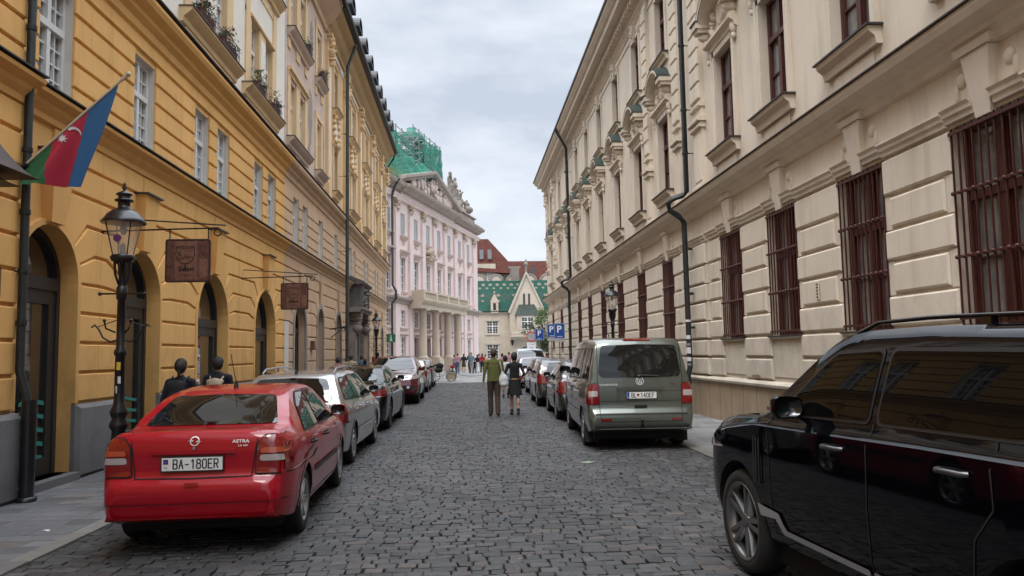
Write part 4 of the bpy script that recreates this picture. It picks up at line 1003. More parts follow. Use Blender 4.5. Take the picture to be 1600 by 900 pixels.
# ---------------------------------------------------------------- red roofed buildings behind
oh = thing('old_hall', 'old hall with steep dark red hipped roof rising behind the annex', 'building', (0, 112, 0))
g = G(FF); g.box(-6, 4.5, -12, 0, 0, 14.8, 1); g.box(4.5, 7.0, -12, -1, 0, 13.6, 1)
g.box(3.2, 4.4, 0, .05, 11.2, 14.0, 2)
g.build('wall', ['stone_old', 'annex_stone', 'paint_white'], oh)
g = G(FF)
g.add([(-6.5, .6, 14.2), (8.0, .6, 13.2), (8.0, -12.5, 13.2), (-6.5, -12.5, 14.2), (-3, -5, 19.2), (3.6, -5, 19.2)], [(0, 1, 5, 4), (1, 2, 5), (2, 3, 4, 5), (3, 0, 4), (0, 1, 2, 3)], 0)
for x in (-1, 0.6, 2.2, 3.4): g.add([(x, -.9, 15.6), (x+.6, -.9, 15.6), (x+.6, -2.2, 17.2), (x, -2.2, 17.2)], [(0, 1, 2, 3)], 1)
g.build('roof', ['redroof', 'roof_dark'], oh)
for x in (3.8, 5.6): window(oh, FF, 'cross', x, 11.3, .9, 1.7, .1 if x < 4.5 else -.95)
oc = thing('church_house', 'long building under a broad red tiled roof, farthest behind the annex', 'building', (0, 134, 0))
g = G(FF); g.box(2, 40, -14, 0, 0, 12.5, 0); g.build('wall', 'annex_stone', oc)
g = G(FF); g.add([(1, .5, 12.2), (41, .5, 12.2), (41, -7, 18.6), (6, -7, 18.6), (1, -14.5, 12.2), (41, -14.5, 12.2)], [(0, 1, 2, 3), (3, 2, 5, 4), (0, 3, 4)], 0); g.build('roof', 'redroof', oc)
q = G(FF); q.add([(11.2, -.3, 15.6), (12.6, -.3, 15.6), (11.9, -.3, 17.2), (11.9, -4.5, 17.2)], [(0, 1, 2), (0, 2, 3), (1, 3, 2)], 0); q.build('dormer', 'glass_dark', oc)
# ================================================================ vehicles
def interp(pts, x):
    if x <= pts[0][0]: return pts[0][1]
    for a, b in zip(pts, pts[1:]):
        if x <= b[0]: return a[1]+(b[1]-a[1])*(x-a[0])/max(1e-9, b[0]-a[0])
    return pts[-1][1]
def resample(pts, step, smooth=2):
    out = []
    for a, b in zip(pts, pts[1:]):
        L = math.hypot(b[0]-a[0], b[1]-a[1]); n = max(1, int(round(L/step)))
        out += [(a[0]+(b[0]-a[0])*i/n, a[1]+(b[1]-a[1])*i/n) for i in range(n)]
    out.append(pts[-1])
    for _ in range(smooth):
        out = [out[0]]+[((p[0]+2*q[0]+r_[0])/4, (p[1]+2*q[1]+r_[1])/4) for p, q, r_ in zip(out, out[1:], out[2:])]+[out[-1]]
    return out
def roundpoly(poly, r, n=4):
    out = []; k = len(poly)
    for i in range(k):
        a, b, c = Vector(poly[i-1]), Vector(poly[i]), Vector(poly[(i+1) % k])
        d1 = (a-b); d2 = (c-b); rr = min(r, d1.length*.45, d2.length*.45); p = b+d1.normalized()*rr; q = b+d2.normalized()*rr
        for j in range(n+1):
            t = j/n; out.append(tuple(p*(1-t)**2+b*2*t*(1-t)+q*t*t))
    return out
def body_mesh(S):
    W2 = S['W']/2; L = S['L']; zb = S.get('zb', .22); belt = S['belt']; tum = S.get('tumble', .45); rc = S.get('rc', .38); cr_ = S.get('cr', .17)
    pr = resample(S['prof'], .04, S.get('smooth', 2)); ring = []; K = 13
    def width(y):
        w_ = W2*(1-.035*abs((y-L/2)/(L/2))**2.5)
        for e, c in ((y, cr_), (L-y, cr_*1.35)):
            if e < rc: t = (rc-max(0, e))/rc; w_ *= 1-c*(1-math.sqrt(max(0, 1-t*t)))
        return w_
    V = []; F = []
    for (y, zt) in pr:
        w_ = width(y); bz = interp(belt, y); b0 = zb+S.get('rise', .1)*max(0, 1-min(y, L-y)/.5)**2
        zt = max(zt, b0+.03); h = max(0, zt-bz); zs = min(bz, zt-.02*(1 if h > 0 else 1)); zs = max(zs, b0+.02)
        d = zs-b0
        P = [(0, b0), (w_*.86, b0), (w_*.95, b0+min(.03, d*.1)), (w_*.985, b0+d*.22), (w_*1.0, b0+d*.52), (w_*.995, b0+d*.74), (w_*S.get('s1', .975), zs-min(S.get('s2', .05), d*.12)), (w_*.945, zs)]
        ze = zs+(zt-zs)*(S.get('zef', .93) if h > .15 else .55) if h > 0 else zt-.01
        wr = w_*.945-tum*max(0, ze-zs)*(1 if h > .02 else 0)-.012
        for t in (.33, .66): P.append((w_*.945+(wr-w_*.945)*t*(.8+.2*t), zs+(ze-zs)*t))
        P += [(wr, ze), (wr-S.get('rdx', .05), zt-(zt-ze)*S.get('rdz', .35)), (wr*.62, zt-(zt-ze)*.06), (0, zt)]
        ring.append(P)
    K = len(ring[0])
    for (y, _), P in zip(pr, ring):
        full = [(x, z) for x, z in P]+[(-x, z) for x, z in P[-2:0:-1]]
        V += [(x, y-L/2, z) for x, z in full]
    n = len(ring[0])*2-2
    for i in range(len(ring)-1):
        for j in range(n): F.append((i*n+j, i*n+(j+1) % n, (i+1)*n+(j+1) % n, (i+1)*n+j))
    F.append(tuple(range(n))[::-1]); F.append(tuple(range((len(ring)-1)*n, len(ring)*n)))
    return V, F
def cut_wheels(V, F, S, paint):
    me = bpy.data.meshes.new('b'); me.from_pydata(V, [], F); me.materials.append(M[paint]); me.materials.append(M['well']); me.materials.append(M['black_plastic'])
    bm = bmesh.new(); bm.from_mesh(me); bmesh.ops.recalc_face_normals(bm, faces=bm.faces)
    for f in bm.faces:
        if f.calc_center_median().z < S.get('zb', .22)+S.get('dark', .05): f.material_index = 2
    bm.to_mesh(me); bm.free()
    o = mk('b', me); L = S['L']
    for y in S['axles']:
        for s in (-1, 1):
            g = G(); r = S['r']+S.get('arch', .055); g.lathe((s*(S['W']/2-.14), y-L/2, S['r']+.01), [(r, -.26), (r, .26)], 28, 0, axis=0)
            cm = g.mesh('c', ['well']); bm = bmesh.new(); bm.from_mesh(cm); bmesh.ops.remove_doubles(bm, verts=bm.verts, dist=1e-5); bmesh.ops.recalc_face_normals(bm, faces=bm.faces); bm.to_mesh(cm); bm.free()
            c = mk('c', cm); c.hide_render = True
            md = o.modifiers.new('x', 'BOOLEAN'); md.operation = 'DIFFERENCE'; md.solver = 'EXACT'; md.object = c
            md.material_mode = 'TRANSFER'
    dg = bpy.context.evaluated_depsgraph_get(); me2 = bpy.data.meshes.new_from_object(o.evaluated_get(dg))
    for sv in ('FAST', 'EXACT'):
        if len(me2.polygons) > len(F)*.7: break
        for md in o.modifiers:
            md.solver = sv
            if sv == 'EXACT': md.use_self = True
        dg = bpy.context.evaluated_depsgraph_get(); me2 = bpy.data.meshes.new_from_object(o.evaluated_get(dg)); print('RETRY', S['id'], sv, len(me2.polygons))
    for md in list(o.modifiers): bpy.data.objects.remove(md.object)
    bpy.data.objects.remove(o)
    me2.polygons.foreach_set('use_smooth', [True]*len(me2.polygons))
    me2.set_sharp_from_angle(angle=R(38)); me2.name = 'body'
    return me2
def patch(bvh, poly, axis, off=.004, res=.06, side=1, lim=None, mi=0, g=None):
    """polygon drawn in a flat view and laid onto the body: axis 'x' poly (y,z); 'r' rear (x,z); 'f' front (x,z); 't' top (x,y)"""
    bm = bmesh.new()
    if axis == 'x': co = [(0, a, b) for a, b in poly]; d = Vector((-side, 0, 0)); o0 = Vector((side*3, 0, 0)); cuts = (1, 2)
    elif axis == 't': co = [(a, b, 0) for a, b in poly]; d = Vector((0, 0, -1)); o0 = Vector((0, 0, 4)); cuts = (0, 1)
    else:
        s = -1 if axis == 'r' else 1; co = [(a, 0, b) for a, b in poly]; d = Vector((0, -s, 0)); o0 = Vector((0, s*6, 0)); cuts = (0, 2)
    bm.faces.new([bm.verts.new(c) for c in co])
    for ax in cuts:
        vals = [c[ax] for c in co]; a = min(vals)
        nrm = [0, 0, 0]; nrm[ax] = 1; k = math.floor(a/res)*res+res
        while k < max(vals)-1e-4:
            p = [0, 0, 0]; p[ax] = k; bmesh.ops.bisect_plane(bm, geom=bm.verts[:]+bm.edges[:]+bm.faces[:], plane_co=p, plane_no=nrm, dist=1e-5); k += res
    bmesh.ops.triangulate(bm, faces=[f for f in bm.faces if len(f.verts) > 4])
    dead = []
    for v in bm.verts:
        h, n, _, _ = bvh.ray_cast(v.co+o0, d)
        if h is None: dead.append(v); continue
        if n.dot(d) > 0: n = -n
        v.co = h+n*off-d*off*.6
    if dead: bmesh.ops.delete(bm, geom=dead, context='VERTS')
    bm.verts.index_update()
    g.add([tuple(v.co) for v in bm.verts], [tuple(v.index for v in f.verts) for f in bm.faces], mi, True); bm.free()
def strip(pts, w_):
    """thin polygons along a polyline"""
    out = []
    for a, b in zip(pts, pts[1:]):
        d = (Vector(b)-Vector(a)).normalized(); n = Vector((-d.y, d.x))*w_/2; e = d*w_*.3
        A, B = Vector(a)-e, Vector(b)+e; out.append([tuple(A+n), tuple(B+n), tuple(B-n), tuple(A-n)])
    return out
def wheel_meshes(r, wd=.21, spokes=5, rimr=.68, rim='alloy', dbl=False):
    t = G(); h = wd/2
    t.lathe((0, 0, 0), [(r*rimr*.98, -h*.9), (r*.80, -h), (r*.94, -h*.93), (r*.99, -h*.7), (r, -h*.3), (r, h*.3), (r*.99, h*.7), (r*.94, h*.93), (r*.80, h), (r*rimr*.98, h*.9)], 36, 0, axis=0, cap=False)
    m = G(); rr = r*rimr
    m.lathe((0, 0, 0), [(rr, -h*.8), (rr*.9, -h*.3), (rr*.88, h*.35), (rr*.95, h*.75), (rr*1.02, h*.94), (rr*.99, h*.98), (rr*.93, h*.8)], 32, 0, axis=0, cap=False)
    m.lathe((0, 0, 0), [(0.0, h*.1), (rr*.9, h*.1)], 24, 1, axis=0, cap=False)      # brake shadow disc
    m.lathe((0, 0, 0), [(rr*.2, h*.3), (rr*.2, h*.72), (rr*.12, h*.8), (0.001, h*.8)], 14, 0, axis=0, cap=False)
    for k in range(spokes):
        for sgn in ((-1, 1) if dbl else (0,)):
            a = 2*math.pi*k/spokes; a1 = a+sgn*.16; a0 = a+sgn*.22
            w0, w1 = (rr*.11, rr*.07) if dbl else (rr*.19, rr*.13)
            c0, s0, c1, s1 = math.cos(a0), math.sin(a0), math.cos(a1), math.sin(a1)
            p = []
            for (rad, c, s, w_, x0, x1) in ((rr*.14, c0, s0, w0, h*.35, h*.72), (rr*.93, c1, s1, w1, h*.5, h*.86)):
                for sg in (-1, 1):
                    for x in (x0, x1): p.append((x if True else 0, rad*c-sg*w_*s*(1 if x == x0 else .6), rad*s+sg*w_*c*(1 if x == x0 else .6)))
            m.add(p, [(0, 1, 5, 4), (2, 6, 7, 3), (1, 3, 7, 5), (0, 4, 6, 2)], 0)
    return t.mesh('wheel', ['rubber']), m.mesh('rim', [rim, 'well'])
GLY = {'B': [[(0, 0), (0, 1), (.8, 1), (1, .88), (1, .66), (.8, .53), (0, .53)], [(.8, .53), (1, .4), (1, .12), (.8, 0), (0, 0)]], 'A': [[(0, 0), (.5, 1), (1, 0)], [(.2, .35), (.8, .35)]], '-': [[(.1, .45), (.9, .45)]], '1': [[(.2, .78), (.6, 1), (.6, 0)]],
 '8': [[(.2, .54), (.05, .68), (.05, .88), (.25, 1), (.75, 1), (.95, .88), (.95, .68), (.8, .54), (.2, .54), (0, .38), (0, .12), (.2, 0), (.8, 0), (1, .12), (1, .38), (.8, .54)]], '0': [[(.25, 0), (0, .15), (0, .85), (.25, 1), (.75, 1), (1, .85), (1, .15), (.75, 0), (.25, 0)]],
 'E': [[(1, 0), (0, 0), (0, 1), (1, 1)], [(0, .52), (.8, .52)]], 'R': [[(0, 0), (0, 1), (.8, 1), (1, .88), (1, .62), (.8, .5), (0, .5)], [(.5, .5), (1, 0)]], 'L': [[(0, 1), (0, 0), (1, 0)]], '4': [[(.7, 0), (.7, 1), (0, .3), (1, .3)]], 'F': [[(0, 0), (0, 1), (1, 1)], [(0, .52), (.8, .52)]]}
def stroke_text(g, txt, h, w_, fn, mi, t_):
    adv = w_*1.52; x = -adv*len(txt)/2+(adv-w_)/2
    for ch in txt:
        for pl in GLY[ch]:
            for q in strip([(x+a*w_, (b-.5)*h) for a, b in pl], t_): g.add([fn(*p) for p in q], [(0, 1, 2, 3)], mi)
        x += adv
def plate(parent, loc, rz, txt, style='sk', w_=.52, h=.112, tilt=0):
    g = G(); g.box(-w_/2-.012, w_/2+.012, -.012, 0, -h/2-.012, h/2+.012, 1); g.box(-w_/2, w_/2, -.0155, -.012, -h/2, h/2, 0)
    fn = lambda a, b: (a, -.0165, b)
    if style == 'old':
        g.box(-w_/2+.012, -w_/2+.055, -.0162, -.0155, .0, h/2-.012, 2); add_text(g, 'SK', .03, lambda a, b: (a-w_/2+.034, -.0165, b-.03), 1); g.box(-w_/2+.022, -w_/2+.045, -.0168, -.0162, .01, h/2-.022, 3)
        stroke_text(g, txt, .078, .033, lambda a, b: fn(a+.03, b), 1, .0115)
    elif style == 'eu':
        g.box(-w_/2+.003, -w_/2+.045, -.0162, -.0155, -h/2+.003, h/2-.003, 3); add_text(g, 'SK', .026, lambda a, b: (a-w_/2+.024, -.0168, b-.03), 0)
        stroke_text(g, 'BL', .074, .033, lambda a, b: fn(a-.135, b), 1, .0105); stroke_text(g, '140EF', .074, .033, lambda a, b: fn(a+.1, b), 1, .0105)
        g.add([(-.062+.02*x, -.0166, .025*z) for x, z in ((-1, 1), (1, 1), (1, 0), (0, -1), (-1, 0))], [(0, 1, 2, 3, 4)], 2)
    else: add_text(g, txt, .10, fn, 1, sx=.8, bold=.002)
    o = g.build('license_plate', ['plate_white', 'plate_black', 'lamp_red', 'euro_blue'], parent, loc, (tilt, 0, rz)); return o
CARC = {}
def build_car(name, S, paint, label, loc, heading=0, group=None, cat='car'):
    """loc: ground point under the rear bumper's middle; heading 0 faces +Y (away)"""
    L = S['L']; c, s = math.cos(heading), math.sin(heading)
    cx, cy = loc[0]-s*L/2, loc[1]+c*L/2
    t = thing(name, label, cat, (cx, cy, loc[2] if len(loc) > 2 else 0), heading, group)
    key = (S['id'],)
    if key not in CARC:
        V, F = body_mesh(S); me = cut_wheels(V, F, S, paint)
        bvh = BVHTree.FromPolygons([Vector(v) for v in V], F)
        CARC[key] = (me, bvh, wheel_meshes(S['r'], S.get('wd', .21), S.get('spokes', 5), S.get('rimr', .68), S.get('rim', 'alloy'), S.get('dbl', False)))
    me, bvh, (wt, wr) = CARC[key]
    if me.users and me.materials[0] != M[paint]:
        me = me.copy(); me.materials[0] = M[paint]
    mk('body', me, t); sh = lambda pts: [(a-L/2, b) for a, b in pts]
    P = lambda nm, polys, axis, m_, parent=t, **k: _P(nm, polys, axis, m_, parent, **k)
    def _P(nm, polys, axis, m_, parent, off=.004, res=.07, side=1, rnd=0):
        g = G()
        for i, q in enumerate(polys):
            a = axis[i] if isinstance(axis, list) else axis
            sd_ = side
            if a == 'x': q = sh(q)
            if a == 't': q = [(x, y-L/2) for x, y in q]
            if rnd: q = roundpoly(q, rnd)
            patch(bvh, q, a, off, res, sd_, g=g)
        return g.build(nm, m_, parent) if g.v else None
    # glass
    for sd_ in (-1, 1):
        for q in S['side']:
            if S.get('frame'): P('window_trim', [[(y, z) for y, z in _grow(q, .022)]], 'x', S['frame'], side=sd_, off=.003, rnd=.05)
            P('side_window', [q], 'x', S.get('glass', 'carglass'), side=sd_, off=.006, rnd=.045)
    P('rear_window', [S['rearw']+[(-x, z) for x, z in S['rearw'][::-1]]], 'r', 'carglass', off=.006, rnd=.06)
    P('windshield', [S['frontw']+[(-x, z) for x, z in S['frontw'][::-1]]], 'f', 'carglass', off=.006, rnd=.06)
    # lamps
    for sd_ in (-1, 1):
        for nm, key_, ax in (('tail_light', 'tail', 'r'), ('headlight', 'head', 'f')):
            for i, (q, ql, m_) in enumerate(S[key_]):
                if i == 0: root = None
                polys = []; axs = []
                if q: polys.append([(sd_*x, z) for x, z in q]); axs.append(ax)
                g = G()
                for pq, a in zip(polys, axs): patch(bvh, roundpoly(pq, .025), a, .008+.003*i, .05, g=g)
                if ql: patch(bvh, roundpoly(sh(ql), .025), 'x', .0085+.003*i, .05, sd_, g=g)
                if not g.v: continue
                if i == 0 and ax == 'r' and q:
                    gs = G(); patch(bvh, roundpoly([(sd_*x, z) for x, z in _grow(q, .011)], .03), ax, .0045, .05, g=gs)
                    if gs.v: gs.build('lamp_seal', 'well', t)
                o = g.build(nm if i == 0 else 'lens', m_, root if root else t)
                if i == 0: root = o
    # panel gaps
    for sd_ in (-1, 1):
        for pl in S.get('seams', []):
            P('panel_gap', [q for q in strip(pl, .010)], 'x', 'well', side=sd_, off=.0025, res=.09)
    if S.get('rseam'): P('panel_gap', strip(S['rseam'], .010), 'r', 'well', off=.003, res=.09)
    if S.get('fseam'): P('panel_gap', strip(S['fseam'], .010), 'f', 'well', off=.003, res=.09)
    for nm, polys, ax, m_, both in S.get('extra', []):
        for sd_ in ((-1, 1) if both else (1,)):
            pp = [[(sd_*x, z) for x, z in q] if (both and ax in 'rft') else q for q in polys]
            P(nm, pp, ax, m_, side=sd_, off=.009, rnd=.012)
    # wheels
    for y in S['axles']:
        for sd_ in (-1, 1):
            w_ = mk('wheel', wt, t, (sd_*(S['W']/2-S.get('wd', .21)/2-.025), y-L/2, S['r']), (0, 0, 0 if sd_ > 0 else math.pi)); mk('rim', wr, w_)
            if S.get('flare'):
                g = G(); r1 = S['r']+.05; r2 = r1+S['flare']; old = []
                for a in range(0, 181, 12):
                    for rr in (r1, r2): old.append((y-L/2+rr*math.cos(R(a)), S['r']+.01+rr*math.sin(R(a))))
                for k in range(0, len(old)-2, 2): patch(bvh, [old[k], old[k+1], old[k+3], old[k+2]], 'x', .012, .2, sd_, g=g)
                if g.v: g.build('wheel_arch_trim', S.get('flarem', paint), t)
    # mirrors, handles
    my, mz = S['mirror']; ms = S.get('mscale', .88)
    for sd_ in (-1, 1):
        h, n, _, _ = bvh.ray_cast(Vector((sd_*3, my-L/2, mz)), Vector((-sd_, 0, 0)))
        x0 = abs(h.x) if h else S['W']/2-.1
        g = G(); xc = sd_*(x0+.11*ms); g.tube([(sd_*(x0-.02), 0, -.02), (sd_*(x0+.06), 0, .01)], .025, 6, 1)
        def shell(ys, mi, sc=1.0):
            rows = []
            for yy, k in ys:
                rows.append([(xc+(a*sd_)*.105*ms*k*sc, yy*ms, .05+(b)*.078*ms*k*sc) for a, b in roundpoly([(-1, -.85), (1, -1), (.95, .75), (.6, 1), (-1, .9)], .7, 4)])
            n_ = len(rows[0]); g.add([p for r_ in rows for p in r_], [(i*n_+j, i*n_+(j+1) % n_, (i+1)*n_+(j+1) % n_, (i+1)*n_+j) for i in range(len(rows)-1) for j in range(n_)]+[tuple(range(n_)), tuple(range((len(rows)-1)*n_, len(rows)*n_))], mi, True)
        shell([(-.05, .96), (-.045, 1), (0, 1), (.035, .9), (.06, .62), (.068, .3)], 0); shell([(-.053, .88), (-.047, .88)], 2)
        if S.get('mcap'): g.box(xc-.10*ms, xc+.10*ms, -.02, .066*ms, .028, .052, 3)
        g.build('mirror', [S.get('mpaint', paint), 'black_plastic', 'carglass', 'chrome'], t, (0, my-L/2, mz))
        for hy, hz in S.get('handles', []):
            h, n, _, _ = bvh.ray_cast(Vector((sd_*3, hy-L/2, hz)), Vector((-sd_, 0, 0)))
            if h:
                g = G(); x = abs(h.x); g.tube([(sd_*(x+.0), -.10, 0), (sd_*(x+.03), -.085, 0), (sd_*(x+.034), .07, 0), (sd_*(x+.0), .09, 0)], .015, 6)
                if S.get('hpocket'): g.box(sd_*x-.003, sd_*x+.003, -.11, .10, -.035, .03, 1)
                g.build('door_handle', [S.get('hpaint', paint), 'black_plastic'], t, (0, hy-L/2, hz))
    if S.get('rails'):
        y0, y1, zo, m_ = S['rails']
        for sd_ in (-1, 1):
            h = lambda y: bvh.ray_cast(Vector((sd_*S['railx'], y-L/2, 4)), Vector((0, 0, -1)))[0].z
            g = G(); n_ = 10; pts = []
            for i in range(n_+1):
                y = y0+(y1-y0)*i/n_; e = min(1, min(i, n_-i)/1.0); pts.append((sd_*S['railx'], y-L/2, h(y)+.008+zo*e))
            g.tube(pts, .014, 6)
            for y in (y0+(y1-y0)*.5,): g.box(sd_*S['railx']-.02, sd_*S['railx']+.02, y-L/2-.03, y-L/2+.03, h(y)-.01, h(y)+zo, 0)
            g.build('roof_rail', m_, t)
    if S.get('antenna'):
        y, ang, ln = S['antenna']; z = bvh.ray_cast(Vector((0, y-L/2, 4)), Vector((0, 0, -1)))[0].z
        g = G(); g.lathe((0, y-L/2, z-.01), [(.03, 0), (.022, .05), (.008, .09)], 8); g.tube([(0, y-L/2, z+.05), (ln*math.sin(ang)*.0, y-L/2-ln*math.sin(ang), z+ln*math.cos(ang))], .004, 5); g.build('antenna', 'black_plastic', t)
    # dark cabin floor line / underbody
    g = G(); g.box(-S['W']/2+.16, S['W']/2-.16, -L/2+.35, L/2-.35, .17, S.get('zb', .22)+.04); g.build('underbody', 'well', t)
    return t, bvh, L
def _grow(poly, d):
    k = len(poly); ar = sum(poly[i][0]*poly[(i+1) % k][1]-poly[(i+1) % k][0]*poly[i][1] for i in range(k)); sg = 1 if ar > 0 else -1; out = []
    for i in range(k):
        a, b, c = Vector(poly[i-1]), Vector(poly[i]), Vector(poly[(i+1) % k]); d1 = (b-a).normalized(); d2 = (c-b).normalized()
        m1 = Vector((d1.y, -d1.x))*sg; m2 = Vector((d2.y, -d2.x))*sg; m = (m1+m2); m = m.normalized() if m.length > 1e-6 else m1
        out.append(tuple(b+m*d/max(.45, m.dot(m1))))
    return out
# ---- specs (y measured forward from the rear bumper)
SEDAN = dict(id='sedan', L=4.25, W=1.71, zb=.23, r=.305, wd=.19, axles=(.88, 3.49), tumble=.50, spokes=6, rimr=.66, cr=.19, rc=.5,
  prof=[(.06, .29), (.03, .33), (.02, .44), (.0, .47), (.0, .60), (.012, .645), (.085, .66), (.095, .70), (.095, .74), (.09, .88), (.105, 1.0), (.125, 1.055), (.17, 1.075), (.30, 1.07), (.52, 1.075), (.60, 1.09), (.85, 1.22), (1.1, 1.335), (1.3, 1.385), (1.6, 1.415), (2.0, 1.425), (2.4, 1.405), (2.62, 1.36), (2.95, 1.19), (3.25, 1.03), (3.35, .98), (3.6, .945), (3.9, .885), (4.07, .80), (4.13, .72), (4.17, .62), (4.23, .58), (4.25, .45), (4.22, .30)],
  belt=[(0, .60), (.07, .68), (.09, .97), (.15, .99), (1, .97), (3.2, .92), (3.9, .82), (4.2, .6), (4.25, .5)],
  side=[[(.98, .985), (1.78, .985), (1.78, 1.33), (1.42, 1.335), (1.15, 1.22)], [(1.86, .985), (2.92, .975), (2.86, 1.03), (2.52, 1.25), (2.3, 1.335), (1.86, 1.34)]],
  rearw=[(.0, 1.345), (.50, 1.335), (.60, 1.13), (.615, 1.085), (0, 1.085)][:4]+[(0, 1.085)], frontw=[(0, 1.36), (.52, 1.34), (.68, 1.03), (0, 1.01)], frame='black_plastic',
  tail=[([(.535, .69), (.845, .69), (.845, 1.02), (.61, 1.02), (.55, .94)], [(.0, .70), (.30, .73), (.29, .86), (.2, .98), (.08, 1.01)], 'lamp_red'), ([(.57, .80), (.80, .80), (.80, .855), (.575, .855)], None, 'lamp_clear'), ([(.575, .87), (.80, .87), (.80, .915), (.59, .915)], None, 'lamp_amber')],
  head=[([(.42, .64), (.78, .66), (.80, .80), (.50, .82)], [(3.95, .66), (4.2, .64), (4.1, .78)], 'lamp_clear')],
  seams=[[(1.83, .33), (1.82, .98)], [(2.98, .33), (3.0, .96)], [(.98, .98), (1.0, .86), (.92, .72)], [(1.3, .33), (1.2, .42), (1.14, .6)], [(1.0, .30), (3.0, .30)]],
  rseam=[(-.555, 1.055), (-.53, .90), (-.50, .67), (0, .662), (.50, .67), (.53, .90), (.555, 1.055)], flare=.035, mirror=(2.98, .99), mpaint='paint_red', handles=[(1.28, .84), (2.12, .84)], hpocket=True, hpaint='black_plastic',
  extra=[('side_moulding', [[(1.28, .52), (1.82, .52), (1.82, .575), (1.28, .575)], [(1.86, .52), (2.95, .52), (2.95, .575), (1.86, .575)]], 'x', 'black_plastic', True), ('bumper_crease_shade', [[(-.80, .455), (.80, .455), (.80, .462), (-.80, .462)]], 'r', 'well', False), ('bumper_reflector', [[(-.06, .6), (.06, .6), (.06, .63), (-.06, .63)]], 'r', 'lamp_red', False)], antenna=(1.45, .55, .42))  # shade of the bumper crease painted on as a thin black strip
VAN = dict(id='van', L=4.89, W=1.904, zb=.27, r=.335, wd=.22, axles=(1.0, 4.0), tumble=.19, spokes=5, rimr=.64, rc=.22, cr=.09, smooth=2, dark=.02,
  prof=[(.05, .38), (.0, .44), (.0, .60), (.02, .67), (.07, .69), (.085, .75), (.09, .95), (.10, 1.15), (.125, 1.35), (.18, 1.65), (.225, 1.83), (.27, 1.90), (.36, 1.935), (.6, 1.955), (1.5, 1.97), (2.9, 1.955), (3.4, 1.89), (3.7, 1.76), (4.05, 1.45), (4.25, 1.27), (4.4, 1.2), (4.65, 1.08), (4.79, .95), (4.85, .8), (4.88, .6), (4.89, .4), (4.86, .3)],
  belt=[(0, .67), (.06, .72), (.09, 1.19), (3.9, 1.13), (4.3, 1.05), (4.89, .6)],
  side=[[(.38, 1.24), (1.35, 1.23), (1.35, 1.76), (.42, 1.76)], [(1.42, 1.23), (2.5, 1.22), (2.5, 1.76), (1.42, 1.76)], [(2.58, 1.21), (3.85, 1.17), (3.45, 1.66), (3.3, 1.75), (2.58, 1.76)]],
  rearw=[(0, 1.83), (.66, 1.81), (.725, 1.33), (.67, 1.26), (0, 1.25)], frontw=[(0, 1.86), (.7, 1.82), (.82, 1.28), (0, 1.22)], frame='black_plastic',
  tail=[([(.725, .80), (.96, .80), (.96, 1.15), (.755, 1.15), (.725, 1.12)], [(0, .80), (.22, .80), (.2, 1.15), (0, 1.15)], 'lamp_red'), ([(.745, .93), (.96, .93), (.96, 1.03), (.745, 1.03)], None, 'lamp_clear')],
  head=[([(.5, .72), (.86, .74), (.84, .98), (.56, .92)], [(4.5, .8), (4.8, .75), (4.7, .95)], 'lamp_clear')],
  seams=[[(2.54, .35), (2.54, 1.8)], [(1.4, 1.2), (1.4, .5), (1.35, .4)], [(3.72, 1.1), (3.75, .75), (3.6, .5)], [(.5, 1.16), (2.54, 1.14)], [(1.5, .62), (3.6, .62)]],
  rseam=[(-.725, 1.84), (-.74, 1.2), (-.72, .80), (-.70, .50), (.70, .50), (.72, .80), (.74, 1.2), (.725, 1.84), (-.725, 1.84)][:8], mirror=(3.72, 1.28), mscale=1.15, mpaint='black_plastic', handles=[(1.55, 1.02), (2.72, 1.02)], hpaint='black_plastic',
  extra=[('bumper_step', [[(-.80, .62), (.80, .62), (.80, .64), (-.80, .64)]], 'r', 'black_plastic', False), ('bumper_reflector', [[(.52, .515), (.70, .515), (.70, .55), (.52, .55)]], 'r', 'lamp_red', True),
         ('brake_light', [[(-.24, 1.895), (.24, 1.895), (.24, 1.925), (-.24, 1.925)]], 'r', 'lamp_red', False), ('tailgate_handle', [[(-.11, .725), (.11, .725), (.11, .775), (-.11, .775)]], 'r', 'well', False),
         ('tailgate_crease_shade', [[(-.72, .845), (.72, .845), (.72, .852), (-.72, .852)]], 'r', 'well', False), ('mud_flap', [], 'x', 'rubber', True)])  # tailgate crease: its shade is drawn in as a narrow black band
